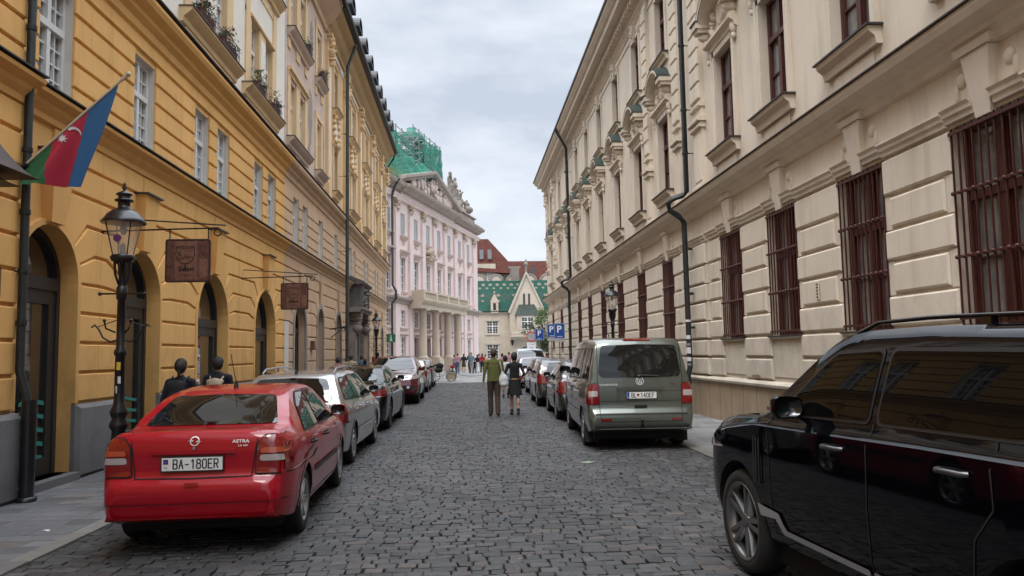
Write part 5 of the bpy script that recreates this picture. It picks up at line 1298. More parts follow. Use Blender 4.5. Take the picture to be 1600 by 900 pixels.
WAGON = dict(id='wagon', L=4.68, W=1.75, zb=.22, r=.315, wd=.2, axles=(.98, 3.70), tumble=.46, spokes=10, rimr=.68, rc=.33, cr=.15,
  prof=[(.05, .3), (.01, .38), (0, .52), (.02, .62), (.06, .66), (.085, .8), (.11, .98), (.2, 1.12), (.34, 1.30), (.44, 1.40), (.58, 1.445), (1.0, 1.475), (1.9, 1.495), (2.5, 1.475), (2.8, 1.42), (3.2, 1.21), (3.5, 1.03), (3.6, .99), (3.9, .95), (4.3, .87), (4.52, .77), (4.6, .64), (4.66, .56), (4.68, .42), (4.65, .3)],
  belt=[(0, .6), (.06, .68), (.1, 1.0), (3.5, .94), (4.3, .82), (4.68, .45)],
  side=[[(.42, 1.06), (1.28, 1.03), (1.28, 1.36), (.72, 1.36), (.55, 1.26)], [(1.35, 1.03), (2.14, 1.01), (2.14, 1.385), (1.35, 1.38)], [(2.21, 1.01), (3.22, .99), (2.78, 1.30), (2.6, 1.38), (2.21, 1.39)]],
  rearw=[(0, 1.385), (.52, 1.37), (.645, 1.08), (.62, 1.02), (0, 1.01)], frontw=[(0, 1.42), (.55, 1.4), (.7, 1.04), (0, 1.0)], frame='black_plastic',
  tail=[([(.62, .70), (.88, .70), (.88, .985), (.66, .985)], [(0, .70), (.30, .72), (.26, .985), (.05, .985)], 'lamp_dark_red')],
  head=[([(.4, .62), (.8, .64), (.8, .78), (.48, .78)], [(4.3, .66), (4.6, .62), (4.5, .76)], 'lamp_clear')],
  seams=[[(2.18, .32), (2.17, 1.0)], [(3.3, .32), (3.32, .96)], [(1.32, 1.02), (1.34, .8), (1.3, .62)]], rseam=[(-.62, .98), (-.6, .68), (.6, .68), (.62, .98)],
  mirror=(3.2, 1.04), handles=[(1.5, .88), (2.4, .87)], rails=(.75, 2.75, .06, 'alloy'), railx=.56, antenna=(.62, .4, .25), flare=.03,
  extra=[('side_moulding', [[(1.4, .5), (2.15, .5), (2.15, .54), (1.4, .54)], [(2.2, .5), (3.25, .5), (3.25, .54), (2.2, .54)]], 'x', 'chrome', True)])
LIMO = dict(id='limo', L=5.10, W=1.90, zb=.21, r=.35, wd=.24, axles=(1.10, 4.17), tumble=.50, spokes=10, rimr=.76, rim='alloy_dark', rc=.42, cr=.15,
  prof=[(.05, .3), (.0, .4), (0, .55), (.03, .68), (.08, .80), (.09, .95), (.12, 1.03), (.2, 1.06), (.6, 1.10), (.75, 1.12), (1.1, 1.27), (1.5, 1.41), (1.9, 1.465), (2.4, 1.48), (2.9, 1.45), (3.2, 1.36), (3.6, 1.17), (3.85, 1.06), (4.2, 1.01), (4.7, .92), (4.95, .80), (5.05, .66), (5.1, .5), (5.07, .3)],
  belt=[(0, .6), (.08, .82), (.1, 1.0), (3.8, .98), (4.6, .86), (5.1, .5)],
  side=[[(1.05, 1.06), (2.1, 1.04), (2.1, 1.38), (1.65, 1.36), (1.3, 1.22)], [(2.18, 1.04), (3.45, 1.03), (3.1, 1.25), (2.8, 1.38), (2.18, 1.39)]],
  rearw=[(0, 1.41), (.52, 1.38), (.66, 1.14), (0, 1.12)], frontw=[(0, 1.42), (.56, 1.4), (.74, 1.12), (0, 1.09)], frame='chrome',
  tail=[([(.50, .80), (.95, .80), (.95, .96), (.50, .92)], [(0, .82), (.42, .88), (.36, .97), (0, .96)], 'lamp_red')],
  head=[([(.45, .7), (.86, .72), (.84, .84), (.5, .82)], [(4.7, .72), (5.0, .7), (4.9, .82)], 'lamp_clear')],
  seams=[[(2.14, .32), (2.13, 1.03)], [(3.5, .32), (3.5, 1.0)], [(1.2, 1.0), (1.25, .6)]], rseam=[(-.52, 1.0), (-.5, .62), (.5, .62), (.52, 1.0)],
  mirror=(3.4, 1.07), handles=[(1.5, .93), (2.55, .92)],
  extra=[('chrome_strip', [[(-.62, .775), (.62, .775), (.86, .79), (.86, .80), (.62, .795), (-.62, .795)][:4]+[(.5, .797), (-.62, .797)]], 'r', 'chrome', False), ('exhaust_trim', [[(.55, .36), (.80, .36), (.80, .41), (.55, .41)]], 'r', 'chrome', True)])
SUV = dict(id='suv', L=4.88, W=1.98, zb=.27, r=.375, wd=.27, axles=(1.08, 4.01), tumble=.46, spokes=5, rimr=.72, rim='alloy_dark', rc=.42, cr=.14, dark=.1,
  prof=[(.05, .36), (0, .46), (0, .7), (.05, .8), (.08, 1.0), (.1, 1.12), (.2, 1.2), (.5, 1.33), (1.0, 1.50), (1.5, 1.62), (2.1, 1.685), (2.6, 1.67), (2.95, 1.60), (3.3, 1.42), (3.6, 1.22), (3.72, 1.17), (4.1, 1.12), (4.5, 1.05), (4.7, .98), (4.78, .88), (4.83, .7), (4.87, .6), (4.88, .45), (4.85, .36)],
  belt=[(0, .7), (.08, .95), (.12, 1.12), (3.6, 1.06), (4.4, .98), (4.88, .5)],
  side=[[(.8, 1.2), (2.05, 1.16), (2.05, 1.57), (1.4, 1.5)], [(2.12, 1.16), (3.35, 1.12), (2.9, 1.45), (2.65, 1.56), (2.12, 1.58)]],
  rearw=[(0, 1.5), (.55, 1.46), (.66, 1.24), (0, 1.22)], frontw=[(0, 1.62), (.60, 1.59), (.78, 1.22), (0, 1.17)], frame='black_plastic',
  tail=[([(.55, .95), (.95, .95), (.95, 1.1), (.55, 1.05)], None, 'lamp_red')],
  head=[([(.38, .84), (.80, .88), (.86, .98), (.60, 1.0), (.36, .93)], [(4.3, .92), (4.75, .86), (4.7, .96), (4.4, 1.02)], 'lamp_clear'), ([(.50, .86), (.62, .87), (.62, .96), (.50, .95)], None, 'glass_dark')],
  seams=[[(2.08, .4), (2.08, 1.15)], [(3.45, .4), (3.45, 1.1)]], fseam=[(-.8, 1.0), (-.38, .95), (.38, .95), (.8, 1.0)],
  mirror=(3.35, 1.17), mscale=1.15, handles=[(1.4, 1.02), (2.4, 1.0)], flare=.04,
  extra=[('grille', [[(.04, .78), (.30, .78), (.33, .92), (.28, .95), (.04, .95)]], 'f', 'well', True), ('grille_surround', [[(.03, .765), (.06, .765), (.06, .96), (.03, .96)], [(.03, .955), (.34, .955), (.34, .97), (.03, .97)]], 'f', 'chrome', True),
         ('air_intake', [[(.42, .50), (.84, .52), (.84, .66), (.42, .66)]], 'f', 'well', True), ('fog_light', [[(.58, .56), (.67, .56), (.67, .63), (.58, .63)]], 'f', 'lamp_clear', True), ('lower_grille', [[(-.36, .50), (.36, .50), (.36, .62), (-.36, .62)]], 'f', 'well', False), ('skid_plate', [[(-.4, .40), (.4, .40), (.4, .44), (-.4, .44)]], 'f', 'chrome', False)])
HATCH = dict(id='hatch', L=4.2, W=1.76, zb=.22, r=.315, wd=.2, axles=(.80, 3.38), tumble=.42, spokes=7, rimr=.68, rc=.33, cr=.15,
  prof=[(.05, .32), (0, .42), (0, .6), (.04, .68), (.07, .85), (.1, 1.0), (.2, 1.18), (.3, 1.36), (.42, 1.44), (.7, 1.48), (1.5, 1.5), (2.1, 1.48), (2.45, 1.42), (2.85, 1.22), (3.1, 1.05), (3.2, 1.0), (3.6, .93), (3.9, .85), (4.05, .74), (4.15, .6), (4.2, .45), (4.17, .3)],
  belt=[(0, .65), (.08, .95), (.12, 1.02), (3.1, .95), (3.8, .82), (4.2, .5)],
  side=[[(.5, 1.08), (1.5, 1.03), (1.5, 1.38), (.85, 1.36)], [(1.58, 1.03), (2.8, 1.0), (2.4, 1.30), (2.2, 1.385), (1.58, 1.39)]],
  rearw=[(0, 1.40), (.52, 1.38), (.62, 1.08), (0, 1.05)], frontw=[(0, 1.42), (.55, 1.4), (.7, 1.06), (0, 1.01)], frame='black_plastic',
  tail=[([(.62, .74), (.88, .74), (.88, 1.02), (.66, 1.02)], [(0, .78), (.28, .8), (.22, 1.02), (.05, 1.02)], 'lamp_red')],
  head=[([(.4, .62), (.8, .66), (.8, .80), (.46, .78)], [(3.8, .68), (4.1, .62), (4.0, .78)], 'lamp_clear')],
  seams=[[(1.54, .32), (1.53, 1.02)], [(2.75, .32), (2.75, .96)]], rseam=[(-.64, 1.02), (-.62, .66), (.62, .66), (.64, 1.02)],
  mirror=(2.75, 1.05), handles=[(1.1, .9), (1.9, .9)],
  extra=[('grille', [[(-.34, .62), (.34, .62), (.34, .70), (-.34, .70)]], 'f', 'well', False), ('lower_grille', [[(-.5, .36), (.5, .36), (.5, .48), (-.5, .48)]], 'f', 'well', False), ('fog_light', [[(.55, .38), (.7, .38), (.7, .46), (.55, .46)]], 'f', 'lamp_clear', True)])
ROVER = dict(id='rover', L=4.96, glass='carglass_tint', rdx=.055, rdz=.25, zef=.89, W=2.0, zb=.34, r=.395, wd=.26, axles=(1.235, 4.19), tumble=.30, spokes=5, dbl=True, rimr=.74, rim='alloy_mid', rc=.40, cr=.125, smooth=2, dark=.02, s1=.99, s2=.045,
  prof=[(.05, .4), (0, .5), (0, .75), (.05, .82), (.09, 1.1), (.12, 1.22), (.25, 1.5), (.36, 1.71), (.45, 1.78), (.9, 1.81), (2.2, 1.84), (2.75, 1.83), (3.0, 1.80), (3.16, 1.74), (3.5, 1.50), (3.8, 1.28), (3.93, 1.225), (4.4, 1.205), (4.72, 1.15), (4.86, 1.06), (4.90, .92), (4.94, .75), (4.96, .6), (4.93, .42)],
  belt=[(0, .75), (.08, 1.1), (.12, 1.27), (2.0, 1.25), (3.9, 1.20), (4.4, 1.13), (4.8, 1.02), (5.0, .6)],
  side=[[(.42, 1.33), (1.28, 1.315), (1.28, 1.69), (.6, 1.67)], [(1.36, 1.315), (2.40, 1.30), (2.40, 1.69), (1.36, 1.68)], [(2.50, 1.30), (3.52, 1.27), (3.46, 1.33), (3.12, 1.58), (2.98, 1.67), (2.50, 1.69)]],
  rearw=[(0, 1.70), (.62, 1.68), (.7, 1.32), (0, 1.30)], frontw=[(0, 1.76), (.68, 1.72), (.8, 1.30), (0, 1.26)], frame='black_plastic',
  tail=[([(.7, .9), (.97, .9), (.97, 1.3), (.75, 1.3)], [(0, .9), (.15, .9), (.2, 1.3), (0, 1.3)], 'lamp_dark_red')],
  head=[([(.6, .9), (.98, .92), (.94, 1.06), (.62, 1.06)], [(4.62, .92), (4.9, .9), (4.86, 1.04), (4.7, 1.04)], 'lamp_clear')],
  seams=[[(2.45, .42), (2.44, 1.28)], [(3.62, .45), (3.64, 1.0), (3.68, 1.23)], [(1.52, 1.30), (1.50, 1.0), (1.62, .85), (1.66, .6)], [(3.68, 1.19), (4.2, 1.135), (4.8, 1.03)]],
  mirror=(3.27, 1.28), mscale=.98, mpaint='paint_navy', mcap=True, handles=[(1.75, 1.13), (2.78, 1.12)], hpaint='alloy_dark', rails=(.7, 2.95, .038, 'paint_black'), railx=.68,
  extra=[('door_strip', [[(1.70, .45), (2.43, .45), (2.43, .488), (1.70, .488)], [(2.47, .45), (3.48, .45), (3.56, .54), (3.80, .52), (3.84, .60), (3.51, .585), (3.42, .488), (2.47, .488)]], 'x', 'silver_trim', True),
         ('fender_vent', [[(3.76+.045*k, .74), (3.785+.045*k, .74), (3.785+.045*k, 1.08), (3.76+.045*k, 1.08)] for k in range(3)], 'x', 'black_plastic', True)])
def scaled(S, idn, **k):
    d = dict(S); d.update(k); d['id'] = idn; return d
def badge_fn(bvh, off=.012):
    def f(a, b):
        h, n, _, _ = bvh.ray_cast(Vector((a, -6, b)), Vector((0, 1, 0)))
        return (a, (h.y if h else 0)-off, b)
    return f
# ---------------- left row
t, bv, L = build_car('parked_sedan', SEDAN, 'paint_red', 'red saloon car parked nearest on the left with pale number plate', (-2.42, 7.00), R(1.6))
y0 = bv.ray_cast(Vector((0, -6, .80)), Vector((0, 1, 0)))[0].y
plate(t, (-.01, y0-.012, .79), 0, 'BA-180ER', 'old')
g = G(); g.box(-.36, .36, y0-.022, y0+.04, .875, .905); g.build('plate_recess', 'paint_red', t)
f = badge_fn(bv); g = G(); a = arc(0, 0, 1, 0, 360, 20)
for p, q in zip(a, a[1:]): g.add([f(p[0]*.042, .985+p[1]*.042), f(q[0]*.042, .985+q[1]*.042), f(q[0]*.033, .985+q[1]*.033), f(p[0]*.033, .985+p[1]*.033)], [(0, 1, 2, 3)])
g.add([f(-.06, .99), f(-.01, .995), f(-.02, .98)], [(0, 1, 2)]); g.add([f(.06, .98), f(.01, .975), f(.02, .99)], [(0, 1, 2)]); g.build('emblem', 'badge_metal', t)
g = G(); add_text(g, 'ASTRA', .038, lambda a, b: f(a+.40, b+.975), sx=1.3, bold=.001); add_text(g, '1.6 16V', .024, lambda a, b: f(a+.42, b+.938), sx=1.2, bold=.001); g.build('badge', 'badge_metal', t)
g = G(); g.lathe((0, y0-.02, .925), [(.014, 0), (.014, .02), (.001, .021)], 10, axis=1); g.build('lock', 'chrome', t)
WAG = [None]
t, bv, L = build_car('parked_estate', WAGON, 'paint_silver', 'silver estate car with roof rails parked behind the red saloon', (-2.68, 11.75), R(-.6))
y0 = bv.ray_cast(Vector((0, -6, .85)), Vector((0, 1, 0)))[0].y; plate(t, (0, y0-.012, .86), 0, 'BA-512KT')
g = G(); g.tube([(-.02, 0, 1.045), (.25, -.0, 1.05), (.4, .02, 1.07)], .012, 6); g.build('wiper', 'black_plastic', t, (0, bv.ray_cast(Vector((0, -6, 1.05)), Vector((0, 1, 0)))[0].y-.02, 0))
t, bv, L = build_car('parked_limousine', LIMO, 'paint_black', 'black limousine with chrome strip between its tail lights on the left', (-2.72, 17.35), R(-.5))
t, bv, L = build_car('parked_suv', SUV, 'paint_wine', 'dark wine red off-roader facing the camera behind the black limousine', (-2.62, 31.6), math.pi)
y0 = bv.ray_cast(Vector((0, 6, .70)), Vector((0, -1, 0)))[0].y; plate(t, (0, y0+.014, .70), math.pi, 'BA-227PV')
t, bv, L = build_car('parked_hatchback', HATCH, 'paint_silver', 'silver hatchback with red tail lights behind the wine red off-roader', (-2.58, 34.6), 0)
t, bv, L = build_car('parked_hatchback', scaled(HATCH, 'hatch2'), 'paint_grey', 'dark grey hatchback at the far end of the left row beside the bicycle', (-2.55, 39.6), 0)
# ---------------- right row
t, bv, L = build_car('parked_off_roader', ROVER, 'paint_navy', 'large glossy black off-roader with silver door strip filling the right foreground', (2.08+1.0+.29, 1.84), R(4.0))
t, bv, L = build_car('parked_van', VAN, 'paint_greygreen', 'grey green minivan with large rear window parked on the right', (3.02, 13.25), R(-2.4), cat='van')
y0 = bv.ray_cast(Vector((0, -6, .93)), Vector((0, 1, 0)))[0].y
plate(t, (.02, y0-.016, .945), 0, '', 'eu'); f = badge_fn(bv, .010)
g = G(); g.box(-.42, .42, y0-.03, y0+.05, 1.035, 1.085); g.box(-.42, -.37, y0-.02, y0+.05, .86, 1.035); g.box(.37, .42, y0-.02, y0+.05, .86, 1.035); g.build('plate_recess', 'paint_greygreen', t)
g = G()
for p, q in zip(a, a[1:]): g.add([f(p[0]*.072, 1.19+p[1]*.072), f(q[0]*.072, 1.19+q[1]*.072), f(q[0]*.060, 1.19+q[1]*.060), f(p[0]*.060, 1.19+p[1]*.060)], [(0, 1, 2, 3)])
for pts in ([(-.045, 1.235), (-.022, 1.135), (0, 1.19), (.022, 1.135), (.045, 1.235)], [(-.025, 1.25), (0, 1.197), (.025, 1.25)]):
    for q in strip(pts, .013): g.add([f(*p) for p in q], [(0, 1, 2, 3)])
g.build('emblem', 'badge_metal', t)
g = G(); f2 = badge_fn(bv, .013); g.add([f(math.cos(i*.3142)*.06, 1.19+math.sin(i*.3142)*.06) for i in range(20)], [tuple(range(20))]); g.build('emblem_disc', 'alloy_dark', t, (0, .002, 0))
g = G(); add_text(g, 'TRANSPORTER', .045, lambda a, b: f(a-.55, b+1.13), sx=1.05, bold=.001); g.build('badge', 'badge_metal', t)
g = G(); add_text(g, 'TDI', .035, lambda a, b: f(a+.56, b+1.13), sx=1.1); g.build('badge', 'lamp_red', t)
g = G(); g.tube([(0, 0, .40), (0, -.10, .42), (0, -.10, .50)], .016, 6); g.ball((0, -.10, .53), .027); g.build('tow_ball', 'iron', t, (0, -L/2+.02, 0))
for s in (-1, 1): 
    g = G(); g.box(-.12, .12, -.01, .01, .10, .42); g.build('mud_flap', 'rubber', t, (s*.80, -L/2+.60, 0))
g = G(); g.tube([(-.02, 0, 0), (.33, -.01, -.015)], .012, 6); g.ball((0, 0, -.02), (.05, .03, .03)); g.build('wiper', 'black_plastic', t, (0, bv.ray_cast(Vector((0, -6, 1.28)), Vector((0, 1, 0)))[0].y-.02, 1.29))
for i, x in enumerate((-.62, .62)):   # seats seen through the rear glass are skipped: the glass is dark
    pass
t, bv, L = build_car('parked_estate', scaled(WAGON, 'wagon2', rails=None, W=1.77), 'paint_grey', 'dark grey estate car parked directly in front of the grey green minivan', (3.12, 18.9), R(-1.5))
t, bv, L = build_car('parked_suv', scaled(HATCH, 'hatch3', W=1.84, L=4.2, belt=[(0, .75), (.08, 1.05), (.12, 1.14), (3.1, 1.06), (3.8, .92), (4.2, .5)], r=.35), 'paint_bronze', 'bronze grey crossover with dark tailgate, second car beyond the grey green minivan', (3.14, 24.2), R(-1.0))
g = G(); patch(bv, [(-.74, .62), (.74, .62), (.72, 1.04), (-.72, 1.04)], 'r', .005, .07, g=g); g.build('tailgate', 'paint_black', t)
g = G(); patch(bv, [(-.28, .80), (.28, .80), (.28, .92), (-.28, .92)], 'r', .012, .07, g=g); g.build('license_plate', 'plate_white', t)
t, bv, L = build_car('parked_hatchback', scaled(HATCH, 'hatch4', W=1.75), 'paint_grey', 'charcoal hatchback beyond the bronze grey crossover on the right', (3.40, 30.0), R(0))
t, bv, L = build_car('oncoming_car', scaled(HATCH, 'hatch5', W=1.78), 'paint_pink', 'pale pinkish car facing the camera at the far end of the right row', (3.36, 41.0), math.pi)
g = G(); patch(bv, [(-.82, .24), (.82, .24), (.84, .60), (-.84, .60)], 'f', .006, .07, g=g); g.build('bumper', 'paint_wine', t)
g = G(); patch(bv, [(-.26, .46), (.26, .46), (.26, .56), (-.26, .56)], 'f', .012, .07, g=g); g.build('license_plate', 'plate_white', t)
t, bv, L = build_car('parked_van', scaled(VAN, 'van2', W=1.85), 'paint_bluewhite', 'pale blue white van roof showing above the pinkish car', (3.75, 48.5), math.pi, cat='van')
# ================================================================ people and statues
def capsule(g, p0, p1, r0, r1, fy=1.0, seg=12, flat=False):
    P0, P1 = Vector(p0), Vector(p1); d = P1-P0; L = max(d.length, 1e-4); d.normalize()
    a = Vector((0, 1, 0)) if abs(d.y) < .8 else Vector((1, 0, 0)); x = d.cross(a).normalized(); y = x.cross(d).normalized()
    rows = []
    prof_ = [(-r0*math.cos(t), r0*math.sin(t)) for t in (.25, .7, 1.15, 1.57)]+[(L+r1*math.cos(t), r1*math.sin(t)) for t in (1.57, 1.15, .7, .25)]
    if flat: prof_ = [(0, r0), (L, r1)]
    for h, r_ in prof_:
        row = []
        for j in range(seg):
            t = 2*math.pi*j/seg; o = x*math.cos(t)*r_+y*math.sin(t)*r_; o.y *= fy
            row.append(tuple(P0+d*h+o))
        rows.append(row)
    g.add([q for r_ in rows for q in r_], [(i*seg+j, i*seg+(j+1) % seg, (i+1)*seg+(j+1) % seg, (i+1)*seg+j) for i in range(len(rows)-1) for j in range(seg)]+[tuple(range(seg))[::-1], tuple(range((len(rows)-1)*seg, len(rows)*seg))])
def sculpt(name, prims, mats, voxel, parent=None, scale=1.0, smooth=4):
    """prims: ('c',p0,p1,r0,r1,fy,mat) tapered limb, ('e',centre,radii,mat) ellipsoid, ('k',...) cone: fused into one continuous skin"""
    g = G()
    for p in prims:
        if p[0] == 'e': g.ball(p[1], p[2], 14, 10)
        else: capsule(g, p[1], p[2], p[3], p[4], p[5], flat=p[0] == 'k')
    me = g.mesh(name, mats[:1]); bm = bmesh.new(); bm.from_mesh(me); bmesh.ops.remove_doubles(bm, verts=bm.verts, dist=1e-5); bmesh.ops.recalc_face_normals(bm, faces=bm.faces); bm.to_mesh(me); bm.free()
    o = mk(name, me); md = o.modifiers.new('r', 'REMESH'); md.mode = 'VOXEL'; md.voxel_size = voxel; md.use_smooth_shade = True
    sm = o.modifiers.new('s', 'SMOOTH'); sm.factor = .5; sm.iterations = smooth
    dg = bpy.context.evaluated_depsgraph_get(); m2 = bpy.data.meshes.new_from_object(o.evaluated_get(dg)); bpy.data.objects.remove(o)
    n = len(m2.polygons); C = np.zeros(n*3); m2.polygons.foreach_get('center', C); C = C.reshape(-1, 3)
    best = np.full(n, 1e9); idx = np.zeros(n, dtype=np.int32)
    for p in prims:
        if p[0] == 'e': c, r_ = np.array(p[1]), np.array(p[2]); q = (C-c)/r_; l = np.linalg.norm(q, axis=1); dd = (l-1)*min(r_); m_ = p[3]
        else:
            a, b = np.array(p[1]), np.array(p[2]); ab = b-a; t = np.clip(((C-a)@ab)/max(1e-9, ab@ab), 0, 1); off = C-(a+t[:, None]*ab); off[:, 1] /= p[5]
            dd = np.linalg.norm(off, axis=1)-(p[3]+(p[4]-p[3])*t); m_ = p[6]
            if p[0] == 'k':
                tt = ((C-a)@ab)/max(1e-9, ab@ab); L_ = math.sqrt(ab@ab); ex = np.maximum(0, np.maximum(-tt, tt-1))*L_; o2 = C-(a+tt[:, None]*ab); o2[:, 1] /= p[5]
                dd = np.maximum(np.linalg.norm(o2, axis=1)-(p[3]+(p[4]-p[3])*t), -.2)+ex*6-.004
        k = dd < best; best[k] = dd[k]; idx[k] = m_
    m2.materials.clear()
    for m_ in mats: m2.materials.append(M[m_])
    m2.polygons.foreach_set('material_index', idx); m2.polygons.foreach_set('use_smooth', [True]*n)
    if scale != 1.0: m2.transform(Matrix.Scale(scale, 4))
    m2.name = name
    return mk(name, m2, parent)
def figure(name, label, X, Y, H=1.75, rz=0, top='c_olive', bottom='c_brown', kind='trousers', shoe='shoe', skin='skin', hair='hair_dark', hairstyle='short', phase=.5, female=False, sleeve='long', arms='walk', voxel=.02, group=None, z=0, collar=None):
    """a person facing +Y turned by rz; one fused body, hair as its child"""
    mats = [skin, top, bottom, shoe, 'belt_gold']
    SK, TP, BT, SH, BE = 0, 1, 2, 3, 4
    f = .92 if female else 1.0; st = phase*.22
    pr = []
    # legs
    for s, sw_ in ((-1, st), (1, -st)):
        hip = (s*.085, 0, .92); back = max(0, -sw_)
        knee = (s*.088, sw_*.75+.03, .50+.01*phase); ank = (s*.085, sw_*1.35-(.06 if sw_ < 0 else 0), .09+(.05*back/.22 if sw_ < 0 else 0))
        lm = BT if kind in ('trousers',) else SK
        w1, w2, w3 = (.100, .074, .066) if kind == 'trousers' else (.085*f, .052, .036)
        pr.append(('c', hip, knee, w1, w2, 1, BT if kind != 'skirt' else BT))
        if kind == 'shorts': pr[-1] = ('c', hip, (knee[0], knee[1], knee[2]+.06), w1+.012, .085, 1, BT); pr.append(('c', (knee[0], knee[1], knee[2]+.08), knee, .06, .055, 1, SK))
        if kind == 'skirt': pr[-1] = ('c', hip, knee, .08, .052, 1, SK)
        pr.append(('c', knee, ank, w2*.98, w3, 1, lm))
        if kind != 'trousers': pr.append(('e', (knee[0], (knee[1]+ank[1])/2-.015, .36), (.05, .052, .11), SK)); pr.append(('c', (ank[0], ank[1], ank[2]+.06), ank, .045, .045, 1, SH))
        pr.append(('c', (ank[0], ank[1]-.035, ank[2]-.035), (ank[0]+s*.015, ank[1]+.15, .040 if sw_ > 0 else .04), .046, .038, 1, SH))
    if kind == 'skirt': pr.append(('k', (0, 0, 1.0), (0, .0, .56), .145, .225, .75, BT))
    # trunk
    pr += [('e', (0, 0, .96), (.165*(1.04 if female else 1), .115, .12), BT), ('c', (0, 0, 1.04), (0, .005, 1.20), .148*f, .154*f, .72, TP), ('c', (0, 0, 1.20), (0, -.005, 1.35), .155*f, .160*f, .66, TP),
           ('c', (-.15*f, -.01, 1.405), (.15*f, -.01, 1.405), .062, .062, .95, TP), ('c', (0, -.005, 1.36), (0, 0, 1.46), .11, .062, .8, TP), ('c', (0, 0, 1.44), (0, .015, 1.56), .053*f, .050*f, 1, SK)]
    if top == 'c_olive': pr += [('k', (0, 0, 1.30), (0, 0, .90), .168, .182, .70, TP)]
    if name == 'person' and female and kind == 'skirt': pr.append(('k', (0, 0, 1.02), (0, 0, .985), .140, .145, .74, BE))
    # arms
    for s, sw_ in ((-1, -st), (1, st)):
        sh_ = (s*.195*f, -.01, 1.40)
        if arms == 'forward': el, wr = (s*.30, -.02, 1.17), (s*.20, .22, 1.14)
        elif arms == 'bent' : el, wr = (s*.27, -.05, 1.15), (s*.22, .18, 1.05)
        else: el, wr = (s*.245, sw_*.35-.02, 1.13), (s*.275, sw_*1.1+.03, .90)
        pr.append(('c', sh_, el, .056*f, .043*f, 1, TP))
        if sleeve == 'short': pr[-1] = ('c', sh_, tuple(a+(b-a)*.55 for a, b in zip(sh_, el)), .058, .052, 1, TP); pr.append(('c', tuple(a+(b-a)*.5 for a, b in zip(sh_, el)), el, .042, .038, 1, SK))
        lowm = TP if sleeve == 'long' else SK
        if sleeve == 'three':
            mid = tuple(a+(b-a)*.35 for a, b in zip(el, wr)); pr.append(('c', el, mid, .044, .042, 1, TP)); pr.append(('c', mid, wr, .036, .026, 1, SK))
        else: pr.append(('c', el, wr, .041*f, .030*f, 1, lowm))
        d = (Vector(wr)-Vector(el)).normalized(); pc = Vector(wr)+d*.055
        pr.append(('e', tuple(pc), (.022, .040, .050) if abs(d.z) > .6 else (.040, .05, .022), SK))
        if voxel < .012:
            for k in range(4):
                b0 = pc+d*.035+Vector((0, (k-1.5)*.019, 0)); ln = (.062, .075, .070, .055)[k]
                m1 = b0+d*ln*.55; m2 = m1+(d*.9+Vector((-s*.45, .1, 0))).normalized()*ln*.5
                pr.append(('c', tuple(b0), tuple(m1), .0095, .0088, 1, SK)); pr.append(('c', tuple(m1), tuple(m2), .0088, .0075, 1, SK))
            tb = pc+Vector((0, .034, .012)); t1 = tb+Vector((-s*.008, .026, -.03)); t2 = t1+Vector((-s*.01, .004, -.026)); pr += [('c', tuple(tb), tuple(t1), .012, .010, 1, SK), ('c', tuple(t1), tuple(t2), .010, .008, 1, SK)]
    # head
    hd = (0, .02, 1.635)
    pr += [('e', hd, (.076, .095, .108), SK), ('e', (0, .052, 1.585), (.052, .056, .062), SK), ('c', (0, .112, 1.645), (0, .128, 1.612), .010, .015, 1, SK), ('e', (-.078, .015, 1.625), (.012, .022, .033), SK), ('e', (.078, .015, 1.625), (.012, .022, .033), SK),
           ('e', (-.030, .098, 1.645), (.016, .013, .010), SK), ('e', (.030, .098, 1.645), (.016, .013, .010), SK), ('e', (0, .105, 1.577), (.026, .012, .010), SK)]
    t = thing(name, label, 'person', (X, Y, z), rz, group)
    k = H/1.745
    sculpt('body', pr, mats, voxel, t, k)
    hp = [('e', (0, .0, 1.672), (.092, .104, .098), 0), ('e', (0, -.032, 1.64), (.091, .092, .108), 0)]
    if hairstyle == 'short': hp.append(('e', (0, -.045, 1.60), (.068, .055, .07), 0))
    if hairstyle == 'bob': hp += [('e', (0, -.035, 1.59), (.092, .075, .10), 0), ('e', (-.07, .0, 1.60), (.03, .05, .08), 0), ('e', (.07, .0, 1.60), (.03, .05, .08), 0)]
    if hairstyle == 'bun': hp += [('c', (0, -.09, 1.66), (0, -.11, 1.50), .045, .02, 1, 0), ('e', (0, -.10, 1.63), (.045, .045, .05), 0)]
    if hairstyle == 'long': hp += [('c', (0, -.055, 1.62), (0, -.085, 1.38), .078, .06, .7, 0), ('e', (-.06, -.02, 1.58), (.04, .05, .09), 0), ('e', (.06, -.02, 1.58), (.04, .05, .09), 0)]
    g = None; sculpt('hair', hp, [hair], max(voxel, .010), t, k, 3)
    if voxel < .03:    # eyes
        for s in (-1, 1):
            q = G(); q.ball((s*.030*k, .106*k, 1.645*k), (.011*k, .006*k, .007*k), 8, 6); q.build('eye', 'hair_dark', t)
    return t
# the couple walking away
man = figure('person', 'man in olive green long sleeved top and brown trousers walking away mid street', .76, 21.3, 1.84, R(2), 'c_olive', 'c_brown', hair='hair_brown', phase=.25, voxel=.0095)
wom = figure('person', 'woman in black top and black skirt with bare calves walking beside the man', 1.34, 21.45, 1.72, R(-2), 'c_black', 'c_black', kind='skirt', female=True, hair='hair_dark', hairstyle='short', phase=.3, sleeve='three', arms='bent', voxel=.0095)
bag = thing('tote_bag', 'white cloth tote bag hanging from the shoulder between the walking couple', 'bag', (1.02, 21.22, 0))
sculpt('bag_body', [('e', (0, 0, .98), (.13, .07, .17), 0), ('e', (.01, 0, .88), (.125, .075, .10), 0), ('c', (-.01, 0, 1.05), (-.03, 0, 1.18), .09, .045, .5, 0)], ['c_white'], .015, bag)
g = G(); g.tube([(-.03, .04, 1.15), (-.07, .06, 1.36), (-.09, .0, 1.485), (-.07, -.07, 1.36), (-.03, -.05, 1.15)], .010, 6); g.build('strap', 'c_white', bag)
